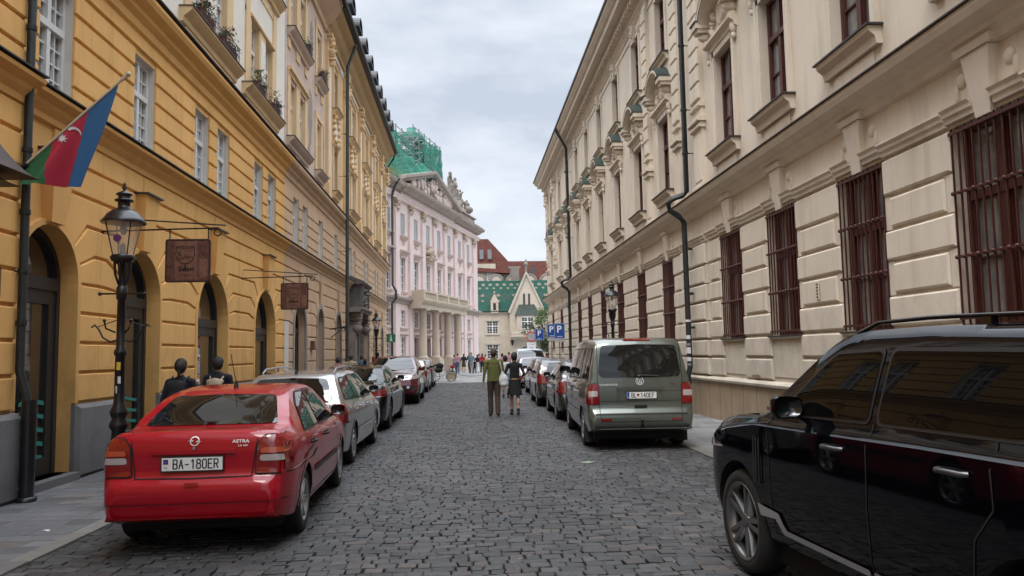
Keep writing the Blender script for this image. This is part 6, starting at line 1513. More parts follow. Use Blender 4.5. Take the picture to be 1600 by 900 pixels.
figure('person', 'woman with dark bob and denim shorts walking ahead of the couple', 1.50, 29.5, 1.62, R(0), 'c_white', 'c_ljeans', kind='shorts', female=True, hairstyle='bob', sleeve='short', voxel=.016, phase=.6)
figure('person', 'pedestrian in a pink top walking far ahead beside the dark bobbed woman', 2.15, 46, 1.7, 0, 'c_pink', 'c_navy', voxel=.03, hair='hair_brown')
# pavement on the left
p1 = figure('person', 'dark haired pedestrian with tied hair and navy jacket on the left pavement', -4.32, 12.0, 1.71, R(2), 'c_navy', 'c_black', hair='hair_dark', hairstyle='bun', female=True, voxel=.014)
p2 = figure('person', 'dark haired pedestrian in hooded navy jacket with a pale backpack on the left pavement', -4.27, 13.6, 1.73, R(0), 'c_navy', 'c_black', hair='hair_dark', voxel=.014)
g = None
for (x, y, m_, lab, nm) in ((-4.32, 12.0, 'c_black', 'small black backpack worn by the pedestrian with tied hair', 1.24), (-4.27, 13.6, 'c_beige', 'pale patterned backpack worn by the hooded pedestrian', 1.22)):
    b = thing('backpack', lab, 'backpack', (x, y-.19, nm-.2)); sculpt('bag_body', [('e', (0, 0, .2), (.14, .075, .17), 0), ('e', (0, -.03, .10), (.13, .075, .11), 0), ('c', (-.1, .03, .3), (.1, .03, .3), .05, .05, .8, 0)], [m_], .018, b)
    q = G()
    for s in (-1, 1): q.tube([(s*.08, .05, .30), (s*.11, .12, .38), (s*.12, .20, .41)], .014, 6)
    q.build('strap', m_, b)
far = [(-4.75, 29, 1.66, 'c_pink', 'hair_dark', 'short', 'pedestrian with short black hair and pink shoulders beside the downpipe'),
       (-4.75, 32.3, 1.76, 'c_beige', 'hair_brown', 'short', 'brown haired pedestrian in beige near the stone portal'),
       (-4.3, 33.2, 1.58, 'c_black', 'hair_dark', 'bob', 'short pedestrian in black just before the stone portal'),
       (-4.75, 35.6, 1.74, 'c_teal', 'hair_brown', 'short', 'grey blue shirted pedestrian in front of the portal columns'),
       (-4.5, 38.0, 1.66, 'c_beige', 'hair_red', 'long', 'pedestrian with long reddish hair under the street lamp'),
       (-4.6, 40.6, 1.86, 'c_navy', 'hair_dark', 'short', 'tall pedestrian in dark jacket beside the far street lamp')]
for x, y, h, tp, hr, hs, lab in far: figure('person', lab, x, y, h, R(random.uniform(-8, 8)), tp, 'c_jeans', hair=hr, hairstyle=hs, voxel=.022, group='pedestrians on the left pavement')
GR = 'pedestrians standing on the square'
sq = [(-.72, 66.5, 1.74, 'c_pink', 'c_jeans', 'trousers', 'hair_dark', 'short', 0, 'man in pink shirt and blue jeans on the square'),
      (-1.02, 67.5, 1.62, 'c_grey', 'c_jeans', 'trousers', 'hair_brown', 'short', 40, 'small grey topped person half hidden beside the pink shirted man'),
      (-.20, 69.5, 1.70, 'c_black', 'c_darkgrey', 'skirt', 'hair_brown', 'long', 0, 'woman in black jacket and skirt near the palace columns'),
      (.32, 68, 1.80, 'c_black', 'c_black', 'trousers', 'hair_dark', 'short', 160, 'man all in black behind the pale trousered one'),
      (.47, 66.5, 1.78, 'c_teal', 'c_grey', 'trousers', 'hair_brown', 'short', 180, 'man in blue grey jacket and pale grey trousers on the square'),
      (.74, 66.5, 1.2, 'c_black', 'c_black', 'trousers', 'hair_dark', 'short', 10, 'child in black beside the pale trousered man'),
      (1.0, 68, 1.62, 'c_black', 'c_white', 'trousers', 'hair_dark', 'bob', 10, 'woman in black top and white trousers on the square'),
      (1.18, 69.3, 1.68, 'c_pink', 'c_ljeans', 'shorts', 'hair_brown', 'short', 0, 'person in pink top and light shorts on the square'),
      (1.42, 68, 1.70, 'c_red', 'c_black', 'trousers', 'hair_dark', 'long', 0, 'long haired woman in a red top and black trousers'),
      (1.72, 69, 1.6, 'c_beige', 'c_jeans', 'trousers', 'hair_dark', 'short', 0, 'person in beige beside the woman in red')]
for x, y, h, tp, bt, kd, hr, hs, a, lab in sq: figure('person', lab, x, y, h, R(a), tp, bt, kind=kd, hair=hr, hairstyle=hs, voxel=.032, group=GR, z=.01, sleeve='short' if kd == 'shorts' else 'long')
for x, y, h, tp, lab in ((3.35, 60, 1.78, 'c_pink', 'pedestrian in pink behind the pinkish car'), (4.55, 52, 1.75, 'c_white', 'pedestrian in white beside the parking sign post'), (4.95, 47, 1.68, 'c_red', 'red shirted pedestrian near the parking signs'), (5.6, 36, 1.72, 'c_beige', 'grey haired pedestrian by the cream building above the parked cars')):
    figure('person', lab, x, y, h, 0, tp, 'c_jeans', hair='hair_brown', voxel=.03, group='pedestrians at the far right')
# statues on the palace attic
def statue(name, label, t_, n_, z_, H, kind, seed=1):
    d = Vector((math.sin(PA), math.cos(PA))); nn = Vector((math.cos(PA), -math.sin(PA)))
    p = Vector((-5.3, 66))+d*t_+nn*n_
    t = thing(name, label, 'statue', (p.x, p.y, z_), R(-100)+seed*.3, 'statues on the palace roof')
    if kind == 'urn':
        q = G(); q.lathe((0, 0, 0), [(.4, 0), (.4, .15), (.2, .25), (.25, .38), (.7, .7), (.75, 1.0), (.6, 1.2), (.28, 1.4), (.38, 1.5), (.3, 1.7), (.13, 1.9), (.15, 2.0), (0.01, 2.15)], 14); q.build('vase', 'stone_old', t); return
    k = H/1.9
    pr = [('c', (0, 0, .1), (0, 0, .9), .30, .22, .8, 0), ('c', (0, 0, .9), (.03, 0, 1.35), .22, .24, .8, 0), ('c', (0, 0, 1.4), (.02, 0, 1.6), .1, .08, 1, 0), ('e', (.02, .03, 1.72), (.12, .14, .17), 0), ('c', (-.22, 0, 1.4), (-.38, .15, 1.1), .1, .08, 1, 0), ('c', (-.38, .15, 1.1), (-.1, .28, 1.2), .08, .07, 1, 0),
          ('c', (.22, 0, 1.4), (.4, .05, 1.55 if seed % 2 else 1.05), .1, .08, 1, 0), ('c', (.1, .1, .15), (.2, .15, .8), .16, .12, 1, 0), ('c', (-.15, -.1, .1), (-.2, -.05, 1.0), .14, .1, 1, 0), ('k', (0, 0, 0), (0, 0, .12), .36, .36, 1, 0)]
    if kind == 'seated': pr += [('c', (.0, .1, .55), (.1, .6, .6), .2, .17, 1, 0), ('c', (.1, .6, .6), (.1, .62, .1), .15, .12, 1, 0), ('e', (.1, -.2, .35), (.4, .35, .35), 0)]
    sculpt('figure', pr, ['stone_old'], .05, t, k, 2)
statue('statue', 'standing stone figure nearest the scaffolding on the palace roof', 17.2, -1.0, 18.75, 2.9, 'stand', 1)
statue('statue', 'second standing stone figure from the pediment', 19.0, -1.0, 18.75, 2.6, 'stand', 2)
statue('statue', 'seated stone figure between the standing figures and the urn', 21.0, -1.0, 18.2, 2.2, 'seated', 3)
statue('roof_urn', 'dark stone urn at the right end of the palace roof', 23.5, -.9, 17.52, 1.7, 'urn', 4)
# ================================================================ scaffolding over the pediment
sc = thing('scaffolding', 'steel scaffolding wrapped in green netting on top of the pink palace', 'scaffolding', (-5.3, 66, 0), -PA)
def tower(u0, u1, n0, n1, z0, z1, du, dz):
    q = G(FL); us = [u0+(u1-u0)*i/max(1, round((u1-u0)/du)) for i in range(max(1, round((u1-u0)/du))+1)]
    ns = [n0, (n0+n1)/2, n1]; zs = [z0+(z1-z0)*i/max(1, round((z1-z0)/dz)) for i in range(max(1, round((z1-z0)/dz))+1)]
    for u in us:
        for n in ns: q.tube([(u, n, z0-1.5), (u, n, z1+.7)], .05, 5)
    for z in zs:
        for n in ns: q.tube([(u0, n, z), (u1, n, z)], .045, 5)
        for n in (n0, n1): q.tube([(u0, n, z+.5), (u1, n, z+.5)], .035, 5)
        for u in us: q.tube([(u, n0, z), (u, n1, z)], .045, 5)
    for i in range(len(us)-1):
        for j in range(len(zs)-1):
            if (i+j) % 2: q.tube([(us[i], n1, zs[j]), (us[i+1], n1, zs[j+1])], .035, 5)
            else: q.tube([(us[i+1], n0, zs[j]), (us[i], n0, zs[j+1])], .035, 5)
    for j in range(len(zs)-1): q.tube([(u1, n0, zs[j]), (u1, n1, zs[j+1])], .035, 5)
    q.build('tube_frame', 'scaf', sc)
    for k, z in enumerate(zs[:-1]):
        if k % 2 == 0 or z == zs[-2]: q = G(FL); q.box(u0+.1, u1-.1, n0+.1, n0+(n1-n0)*.55, z+.05, z+.1); q.build('platform', 'plank', sc)
def netsheet(pts, seed, holes=0):
    """wavy sheet between a lower and an upper line [(u,n,z)]"""
    r_ = random.Random(seed); lo, hi = pts; m = 16; k = 8; P = []
    for j in range(k+1):
        t = j/k
        for i in range(m+1):
            s = i/m*(len(lo)-1); a = min(int(s), len(lo)-2); f_ = s-a
            A = Vector(lo[a]).lerp(Vector(lo[a+1]), f_); B = Vector(hi[a]).lerp(Vector(hi[a+1]), f_); q_ = A.lerp(B, t)
            P.append((q_.x, q_.y+.14*math.sin(i*1.9+j*.6)+r_.uniform(-.06, .06), q_.z+(r_.uniform(-.25, .1) if j in (0, k) else 0)))
    F_ = [(j*(m+1)+i, j*(m+1)+i+1, (j+1)*(m+1)+i+1, (j+1)*(m+1)+i) for j in range(k) for i in range(m) if r_.random() > holes]
    q = G(FL); q.add(P, F_, 0, True); q.build('netting', 'net', sc)
tower(-4.5, 4.6, -4.2, -.6, 17.6, 21.2, 1.5, 1.3)
tower(5.0, 13.2, -4.6, -.8, 17.8, 22.6, 1.5, 1.3)
netsheet(([(-4.6, .1, 16.5), (-1, .3, 16.6), (2.2, .4, 17.2), (6.5, .5, 18.4), (8.6, .6, 18.6)], [(-4.6, -.4, 19.4), (-1, -.4, 20.0), (2.2, -.4, 19.8), (6.5, -.5, 20.0), (8.6, -.6, 19.9)]), 2, .06)
netsheet(([(-2.5, -.5, 19.6), (4.6, -.5, 20.0)], [(-2.5, -.5, 21.6), (4.6, -.5, 20.8)]), 3, .22)
netsheet(([(13.3, -.7, 17.4), (13.3, -4.6, 17.4)], [(13.3, -.7, 23.0), (13.3, -4.6, 23.0)]), 4, .05)
netsheet(([(7.5, -.7, 19.6), (13.3, -.7, 17.8)], [(7.5, -.7, 22.8), (13.3, -.7, 22.8)]), 5, .1)
netsheet(([(5.0, -4.7, 18.0), (13.3, -4.7, 18.0)], [(5.0, -4.7, 22.8), (13.3, -4.7, 22.8)]), 6, .15)
q = G(FL); q.lathe((9.5, -2.6, 22.9), [(1.2, 0), (1.3, .5), (.9, .9), (.5, 1.0), (.45, 1.4), (.01, 1.45)], 12); q.box(10.4, 12.2, -3.4, -1.6, 22.7, 22.9); q.build('tarpaulin', 'net', sc)
q = G(FL); q.tube([(10.2, -2.2, 18), (10.2, -2.2, 21.6)], [1.0, .8], 12); q.ball((10.2, -2.2, 21.6), (.8, .8, .7), 12, 8); q.build('wrapped_statue', 'net', sc); q = G(FL); q.tube([(-2.6, -2.2, 17.5), (-2.6, -2.2, 20.6)], [.9, .8], 10); q.build('wrapped_statue', 'net', sc)
# ================================================================ street furniture
def street_lamp(x, y, label, big=False):
    t = thing('street_lamp', label, 'street lamp', (x, y, 0), 0, 'gas style street lamps')
    q = G(); q.lathe((0, 0, 0), [(.14, 0), (.14, .10), (.115, .14), (.105, .55), (.118, .58), (.118, .64), (.09, .70), (.078, .95), (.108, 1.0), (.11, 1.04), (.078, 1.1), (.105, 1.17), (.105, 1.2), (.07, 1.28), (.062, 1.35), (.058, 1.9), (.075, 1.92), (.075, 1.96), (.052, 2.0), (.048, 2.62), (.065, 2.63), (.065, 2.78), (.045, 2.8), (.05, 2.86)], 16)
    q.build('post', 'iron', t)
    q = G()
    for k in range(8):
        a = k*math.pi/4; q.tube([(.045*math.cos(a), .045*math.sin(a), 2.82), (.09*math.cos(a), .09*math.sin(a), 2.95), (.10*math.cos(a), .10*math.sin(a), 3.1)], .016, 5)
    q.lathe((0, 0, 0), [(.05, 2.8), (.035, 2.95), (.06, 3.08), (.13, 3.12), (.15, 3.17), (.13, 3.2)], 14); q.build('neck', 'iron', t)
    q = G(); q.lathe((0, 0, 0), [(.125, 3.2), (.215, 3.62)], 4 if False else 20, cap=False); q.build('lantern_glass', 'lantern_glass', t)
    q = G(); q.ball((0, 0, 3.54), (.045, .045, .08)); q.lathe((0, 0, 0), [(.04, 3.2), (.03, 3.32), (.01, 3.36)], 10); q.build('burner', 'c_grey', t)
    q = G(); q.lathe((0, 0, 0), [(.265, 3.615), (.27, 3.63), (.24, 3.665), (.20, 3.73), (.13, 3.79), (.075, 3.81), (.072, 3.90), (.11, 3.905), (.11, 3.925), (.075, 3.94), (.072, 3.98), (.10, 3.99), (.09, 4.01), (.03, 4.04), (.015, 4.06), (.035, 4.08), (.012, 4.10), (.022, 4.12), (.004, 4.16)], 20)
    for k in range(4):
        a = k*math.pi/2+.785; q.tube([(.125*math.cos(a), .125*math.sin(a), 3.2), (.222*math.cos(a), .222*math.sin(a), 3.63)], .008, 5)
    q.build('lantern_hood', 'iron', t)
    q = G(); q.tube([(-.25, 0, 2.70), (.26, 0, 2.70)], .013, 6); q.ball((-.27, 0, 2.70), .026); q.ball((.28, 0, 2.70), .018); q.build('ladder_bar', 'iron', t)
    for s in (-1, 1):
        q = G(); q.tube([(s*.05, 0, 2.10), (s*.13, 0, 2.08), (s*.22, 0, 2.14), (s*.27, 0, 2.24), (s*.32, 0, 2.30), (s*.36, 0, 2.27)], .012, 6); q.tube([(s*.05, 0, 2.36), (s*.3, 0, 2.27)], .006, 5); q.tube([(s*.06, -.02, 2.2), (s*.14, -.1, 2.25), (s*.16, -.1, 2.33)], .012, 5); q.ball((s*.16, -.1, 2.35), .022)
        q.build('bracket', 'iron', t)
    t.scale = (.95, .95, .93)
    return t
lamp = street_lamp(-4.11, 9.45, 'black iron street lamp with stickers on its post behind the red saloon')
for z, a, w_, h, m_ in ((2.0-.28, -1.5, .05, .10, 'sticker_yellow'), (1.55, -1.3, .035, .09, 'sticker_white'), (1.42, -1.9, .03, .1, 'sticker_white'), (1.22+.1, -1.6, .02, .03, 'sign_red')):
    r_ = .0605; q = G(); q.add([(r_*math.cos(a+(i/4-.5)*w_/r_), r_*math.sin(a+(i/4-.5)*w_/r_), z+j*h) for i in range(5) for j in (0, 1)], [(2*i, 2*i+2, 2*i+3, 2*i+1) for i in range(4)], 0, True); q.build('sticker', m_, lamp)
q = G(); q.lathe((0, -.17, 3.40), [(.05, 0), (.05, -.004)], 14, axis=1); q.build('sticker', 'sticker_purple', lamp)
street_lamp(-4.28, 37.3, 'black street lamp at the far end of the left pavement near the portal'); street_lamp(4.42, 22.9, 'black street lamp on the right pavement behind the grey green minivan'); street_lamp(5.6, 56.0, 'dark street lamp half hidden behind the single parking sign')
def hanging_sign(y, sc_, label, words=True, wob=0):
    t = thing('hanging_sign', label, 'shop sign', (XL, y, 0), 0, None)
    q = G(); q.box(0, .03, -.02, .02, 3.70, 4.02)
    q.tube([(0, 0, 3.98), (1.93, 0, 3.84)], .012, 6); q.tube([(0, 0, 3.76), (1.82, 0, 3.80)], .014, 6)
    c = [(1.80+.07*math.cos(R(a))*(1-(90-a)/900), 0, 3.73+.07*math.sin(R(a))*(1-(90-a)/900)) for a in range(90, -300, -30)]
    q.tube(c, .012, 6); q.build('bracket', 'iron', t)
    for x in (1.06, 1.66):
        q = G()
        for k in range(6): q.lathe((x, 0, 3.77-.028*k), [(.012, -.008), (.016, 0), (.012, .008)], 6, axis=(0 if k % 2 else 1))
        q.build('chain', 'iron', t)
    q = G(); po = roundpoly([(1.0, 2.93), (1.70, 2.93), (1.70, 3.62), (1.0, 3.62)], .05, 5); k = len(po)
    q.add([(a, -.02, b) for a, b in po]+[(a, .02, b) for a, b in po], [tuple(range(k)), tuple(range(k, 2*k))[::-1]]+[(i, (i+1) % k, k+(i+1) % k, k+i) for i in range(k)], 0)
    q.build('board', 'sign_rust', t)
    q = G(); pi_ = roundpoly([(1.02, 2.95), (1.68, 2.95), (1.68, 3.60), (1.02, 3.60)], .04, 5)
    for i in range(k): q.quad((po[i][0], -.026, po[i][1]), (po[(i+1) % k][0], -.026, po[(i+1) % k][1]), (pi_[(i+1) % k][0], -.026, pi_[(i+1) % k][1]), (pi_[i][0], -.026, pi_[i][1]))
    # glass drawn on the board
    gl_ = [(1.17, 3.49), (1.165, 3.36), (1.19, 3.28), (1.26, 3.23), (1.31, 3.22), (1.36, 3.23), (1.43, 3.28), (1.455, 3.36), (1.45, 3.49)]
    for s in strip(gl_, .012): q.add([(a, -.027, b) for a, b in s], [(0, 1, 2, 3)])
    el = [(1.31+.14*math.cos(R(a)), 3.49+.015*math.sin(R(a))) for a in range(0, 361, 20)]
    for s in strip(el, .008): q.add([(a, -.0275, b) for a, b in s], [(0, 1, 2, 3)])
    for s in strip([(1.18, 3.32), (1.24, 3.30), (1.30, 3.33), (1.37, 3.34), (1.445, 3.32)], .007)+strip([(1.31, 3.22), (1.31, 3.14)], .012): q.add([(a, -.028, b) for a, b in s], [(0, 1, 2, 3)])
    for bx, bz in ((1.21, 3.38), (1.24, 3.36), (1.225, 3.40)): q.add([(bx+.014*math.cos(i), -.0275, bz+.014*math.sin(i)) for i in range(6)], [tuple(range(6))])
    add_text(q, 'Selavi', .105, lambda a, b: (a+1.33, -.0285, b+3.14), bold=.003)
    add_text(q, 'restaurant', .045, lambda a, b: (a+1.33, -.0285, b+3.05), sx=1.1)
    q.build('lettering', 'sign_ink', t)
    q = G(); q.quad((1.15, -.022, 2.97), (1.50, -.022, 2.97), (1.50, -.022, 3.59), (1.15, -.022, 3.59)); q.quad((1.53, -.022, 3.0), (1.66, -.022, 3.0), (1.66, -.022, 3.3), (1.53, -.022, 3.3)); q.build('panel', 'sign_rust_light', t)
hanging_sign(12.45, 1, 'square rusty brown wine bar sign on an iron bracket behind the street lamp')
hanging_sign(20.1, 1, 'second smaller looking rusty sign on its bracket further along the ochre wall')
# ---- flag
fl = thing('flag', 'blue, red and green striped flag with a white star on a leaning wall pole', 'flag', (XL+.15, 9.75, 4.02))
PB, PT = Vector((0, 0, 0)), Vector((1.26, .25, 1.40))
q = G(); q.tube([PB, PT], .018, 8); q.tube([PB.lerp(PT, .94), PT], .026, 8); q.ball(PT, .035, 8, 6); q.build('pole', 'pole_wood', fl)
q = G(); q.tube([(-.15, 0, -.02), (0, 0, 0), tuple(PB.lerp(PT, .12))], .035, 8); q.build('bracket', 'iron', fl)
# cloth: hoist along the pole, fly hanging down
nu, nv = 96, 24; P = []; MI = []
def hang(s, t_):
    """s: 0 at pole foot .. 1 at tip, t_: 0 at the pole .. 1 at the hem"""
    a = PB.lerp(PT, .06+.86*s); k = s
    hem_z = -.10+.0*s
    L_ = (a.z-hem_z)*(1.0)
    dx = -.10*math.sin(t_*math.pi*.5)*(.3+.7*s)-.22*t_*s
    fold = .085*math.sin(s*9+t_*2.0)*t_+.045*math.sin(s*19+1+t_*3)*t_
    return (a.x+dx+fold*.3, a.y+fold-.03*t_, a.z-L_*t_)
for i in range(nu+1):
    for j in range(nv+1): P.append(hang(i/nu, j/nv))
q = G()
for i in range(nu):
    for j in range(nv):
        s = (i+.5)/nu; t_ = (j+.5)/nv
        # stripe borders drift towards the foot of the pole as they fall
        x_ = P[i*(nv+1)+j][0]
        b1 = .42-.05*t_; b2 = .82-.25*t_
        mi = 2 if x_ < b1 else (1 if x_ < b2 else 0)
        q.add([P[i*(nv+1)+j], P[(i+1)*(nv+1)+j], P[(i+1)*(nv+1)+j+1], P[i*(nv+1)+j+1]], [(0, 1, 2, 3)], mi, True)
me = q.mesh('cloth', ['flag_blue', 'flag_red', 'flag_green']); bm = bmesh.new(); bm.from_mesh(me); bmesh.ops.remove_doubles(bm, verts=bm.verts, dist=1e-4); bm.to_mesh(me); bm.free(); mk('cloth', me, fl)
cb = BVHTree.FromPolygons([Vector(v) for v in q.v], q.f)
def onflag(x, z):
    h, n, _, _ = cb.ray_cast(Vector((x, -3, z)), Vector((0, 1, 0))); return (x, (h.y if h else 0)-.012, z)
q = G(); cx_, cz_ = .545, .50
st_ = [(cx_+(.062 if i % 2 == 0 else .028)*math.cos(R(90+i*22.5)), cz_+(.066 if i % 2 == 0 else .03)*math.sin(R(90+i*22.5))) for i in range(16)]
q.add([onflag(a, b) for a, b in st_], [tuple(range(16))])
q.build('star', 'flag_white', fl)
q = G(); o_ = [(.66+.075*math.cos(R(a)), .585+.075*math.sin(R(a))) for a in range(-10, 150, 12)]; i_ = [(.668+.055*math.cos(R(a)), .573+.055*math.sin(R(a))) for a in range(-10, 150, 12)]
for a, b, c, d in zip(o_, o_[1:], i_[1:], i_): q.add([onflag(*a), onflag(*b), onflag(*c), onflag(*d)], [(0, 1, 2, 3)])
q.build('crescent', 'flag_white', fl)
# ---- copper canopy at the left edge
cn = thing('sign_canopy', 'dark bronze flared canopy poking into the picture at the far left wall', 'canopy', (XL+.40, 8.6, 3.79))
q = G()
for k, (z0, ru, rd, zt) in enumerate(((.02, .04, .46, .62), (-.09, .05, .33, .10))):
    m = 8; rows = []
    for i in range(m+1):
        t_ = i/m; rr = ru+(rd-ru)*t_; z = z0+(zt-z0)*(1-t_)**1.5
        rows.append([(s_*rr, c_*rr, z) for s_, c_ in ((1, 1), (1, -1), (-1, -1), (-1, 1))])
    q.add([p for r_ in rows for p in r_], [(i*4+j, i*4+(j+1) % 4, (i+1)*4+(j+1) % 4, (i+1)*4+j) for i in range(m) for j in range(4)]+[tuple(range(m*4, m*4+4))], 0)
q.build('canopy_roof', 'sheet_brown', cn); q = G(); q.box(-.3, -.2, -.1, .1, -.3, .3); q.box(-.25, .1, -.03, .03, .0, .05); q.build('bracket', 'iron', cn)
# ---- plaques, box and wall details
def plaque(x, n, y, z0, z1, w_, label, m0, m1=None, nm='wall_plaque'):
    t = thing(nm, label, 'plaque', (XL+n, y, z0)); q = G(FL); q.slab([(-w_/2, 0), (w_/2, 0), (w_/2, z1-z0), (-w_/2, z1-z0)], 0, .02, .004, 0)
    q.build('plate', m0, t)
    if m1: q = G(FL); [q.box(-w_/2+.05, w_/2-.05, .02, .023, .06+k*.09, .085+k*.09) for k in range(max(1, int((z1-z0-.1)/.1)))]; q.build('lettering', m1, t)
plaque(0, .16, 9.30, 2.50, 2.86, .50, 'dark bronze plaque on the nearest ochre bay left of the downpipe', 'sign_rust', 'sign_grey')
plaque(0, .16, 9.1, 3.02, 3.20, .42, 'small white framed house number above the bronze plaque', 'sign_white', None)
q = G(FL); q.box(-.17, .17, 0, .12, 0, .34); q.box(-.13, .13, .12, .13, .04, .3); bx = thing('letter_box', 'small brown metal box on the peach wall between two arches', 'box', (XL+.04, 28.9, 1.95)); q.build('box_body', 'sign_rust', bx)
q = G(FL); q.tube([(0, 0, .3), (0, .75, .42)], .03, 6); q.tube([(0, 0, -.1), (0, .6, .38)], .02, 6); q.tube([(-.0, .55, .42), (0, .75, .1)], .025, 6); br_ = thing('iron_bracket', 'empty black iron bracket on the peach wall beyond the letter box', 'bracket', (XL, 33.0, 2.55)); q.build('bracket_arm', 'iron', br_)
# ---- information sign at the far corner
isn = thing('information_sign', 'green square sign with a white letter i projecting from the far corner', 'sign', (XL, 55.3, 0))
q = G(); q.box(.12, .74, -.04, .04, 2.62, 3.20); q.build('board', 'sign_green', isn)
q = G(); q.box(.36, .50, -.046, -.04, 2.72, 2.96); q.box(.32, .54, -.046, -.04, 2.70, 2.75); q.box(.34, .50, -.0465, -.04, 2.92, 2.965); q.lathe((.43, -.04, 3.06), [(.06, 0), (.06, -.006)], 12, axis=1); q.build('symbol', 'sign_white', isn)
q = G(); q.tube([(0, 0, 3.1), (.15, 0, 3.1)], .02, 6); q.tube([(0, 0, 2.7), (.15, 0, 2.7)], .02, 6); q.build('bracket', 'iron', isn)
# ---- parking signs
def post_sign(x, y, w_, h, zc, label, kind='P', sub=True, sc_=1):
    t = thing('road_sign', label, 'road sign', (x, y, 0), 0)
    q = G(); q.tube([(0, .04, 0), (0, .04, zc+h/2)], .032, 8); q.build('post', 'scaf', t)
    if kind == 'P':
        q = G(); po = roundpoly([(-w_/2, zc-h/2), (w_/2, zc-h/2), (w_/2, zc+h/2), (-w_/2, zc+h/2)], .04); q.slab(po, 0, .02, .003); me_ = q
        q = G(FF); q.slab(po, -.0, .02, .003, 0); q.build('plate', 'sign_blue', t)
        q = G(); e = .016
        for s in strip([(-w_/2+.02, zc-h/2+.02), (w_/2-.02, zc-h/2+.02), (w_/2-.02, zc+h/2-.02), (-w_/2+.02, zc+h/2-.02), (-w_/2+.02, zc-h/2+.02)], .012): q.add([(a, -.0215, b) for a, b in s], [(0, 1, 2, 3)])
        add_text(q, 'P', h*.62, lambda a, b: (a-.02, -.022, b+zc+h*.10), bold=.012)
        add_text(q, 'reserve', h*.115, lambda a, b: (a, -.022, b+zc-h*.36), bold=.002); q.box(w_*.22, w_*.36, -.023, -.0205, zc-h*.16, zc-h*.08) if False else None
        q.build('lettering', 'sign_white', t)
        if sub: q = G(); q.box(-w_/2, w_/2, -.02, 0, zc-h/2-.16, zc-h/2-.02); q.build('supplementary_plate', 'sign_grey', t)
    else:
        q = G(); q.lathe((0, 0, zc), [(w_/2, 0), (w_/2, -.02)], 28, axis=1); q.build('disc', 'sign_grey', t)
        q = G(); ao = arc(0, zc, w_/2, 0, 360, 28); ai = arc(0, zc, w_*.40, 0, 360, 28)
        for a, b, c, d in zip(ao, ao[1:], ai[1:], ai): q.add([(a[0], -.022, a[1]), (b[0], -.022, b[1]), (c[0], -.022, c[1]), (d[0], -.022, d[1])], [(0, 1, 2, 3)])
        q.build('ring', 'sign_red', t)
        q = G(); q.box(-.27, .27, -.02, 0, zc-w_/2-.5, zc-w_/2-.04); q.build('supplementary_plate', 'sign_white', t)
        q = G(); add_text(q, 'P  24h', .11, lambda a, b: (a, -.022, b+zc-w_/2-.17)); add_text(q, 'okrem', .10, lambda a, b: (a, -.022, b+zc-w_/2-.35)); q.build('lettering', 'plate_black', t)
post_sign(4.42, 46, .56, .68, 2.78, 'single blue parking sign left of the other parking signs', 'P', False)
post_sign(3.98, 46.6, .62, .62, 2.68, 'round red ringed sign above a white plate beside the single parking sign', 'O')
post_sign(4.62, 41.2, .50, .74, 2.86, 'left and rear one of the two tall blue parking signs', 'P')
post_sign(4.85, 39.6, .56, .80, 2.80, 'right and front one of the two tall blue parking signs', 'P')
# ---- bicycle with luggage
bk = thing('bicycle', 'bicycle loaded with black bags parked at the far end of the left row', 'bicycle', (-1.45, 48.5, 0), R(-80))
for y in (-.52, .52):
    q = G(); a = arc(0, 0, 1, 0, 360, 20); q.tube([(0, p[0]*.33, p[1]*.33) for p in a], .02, 6)
    for k in range(10): q.tube([(0, 0, 0), (0, .32*math.cos(k*.628), .32*math.sin(k*.628))], .003, 4)
    q.build('wheel', 'rubber', bk, (0, y, .35))
q = G(); q.tube([(0, -.52, .35), (0, -.05, .30), (0, -.18, .85)], .018, 6); q.tube([(0, -.05, .30), (0, .38, .78), (0, -.14, .78)], .018, 6); q.tube([(0, .52, .35), (0, .38, .95)], .016, 6); q.tube([(0, -.52, .35), (0, -.15, .75)], .014, 6); q.build('frame', 'sign_blue', bk)
q = G(); q.tube([(-.28, .34, 1.0), (0, .40, .96), (.28, .34, 1.0)], .014, 6); q.build('handlebar', 'iron', bk)
q = G(); q.ball((0, -.2, .9), (.07, .13, .04)); q.build('saddle', 'black_plastic', bk)
pn = thing('luggage', 'black bags and red bundle piled on the parked bicycle', 'bags', (-1.30, 48.4, .62), R(-80))
sculpt('bags', [('e', (0, -.35, .35), (.22, .26, .2), 0), ('e', (.05, -.45, .10), (.28, .3, .16), 0), ('e', (0, .45, .3), (.14, .16, .12), 1)], ['c_black', 'c_red'], .03, pn)
tr_ = thing('cart', 'small wheeled wire cart with a cardboard box standing beside the bicycle', 'cart', (-.92, 48.3, 0))
q = G(); q.box(-.28, .28, -.3, .3, .12, .55); q.build('box', 'c_beige', tr_)
for s in (-1, 1):
    q = G(); q.tube([(p[0]*.28, 0, p[1]*.28) for p in arc(0, 0, 1, 0, 360, 16)], .018, 6); q.build('wheel', 'scaf', tr_, (s*.0+.0, s*.34, .30))
q = G(); q.tube([(-.3, -.32, .6), (.3, -.32, .6), (.3, .32, .6), (-.3, .32, .6), (-.3, -.32, .6)], .014, 5); q.build('rail', 'iron', tr_)
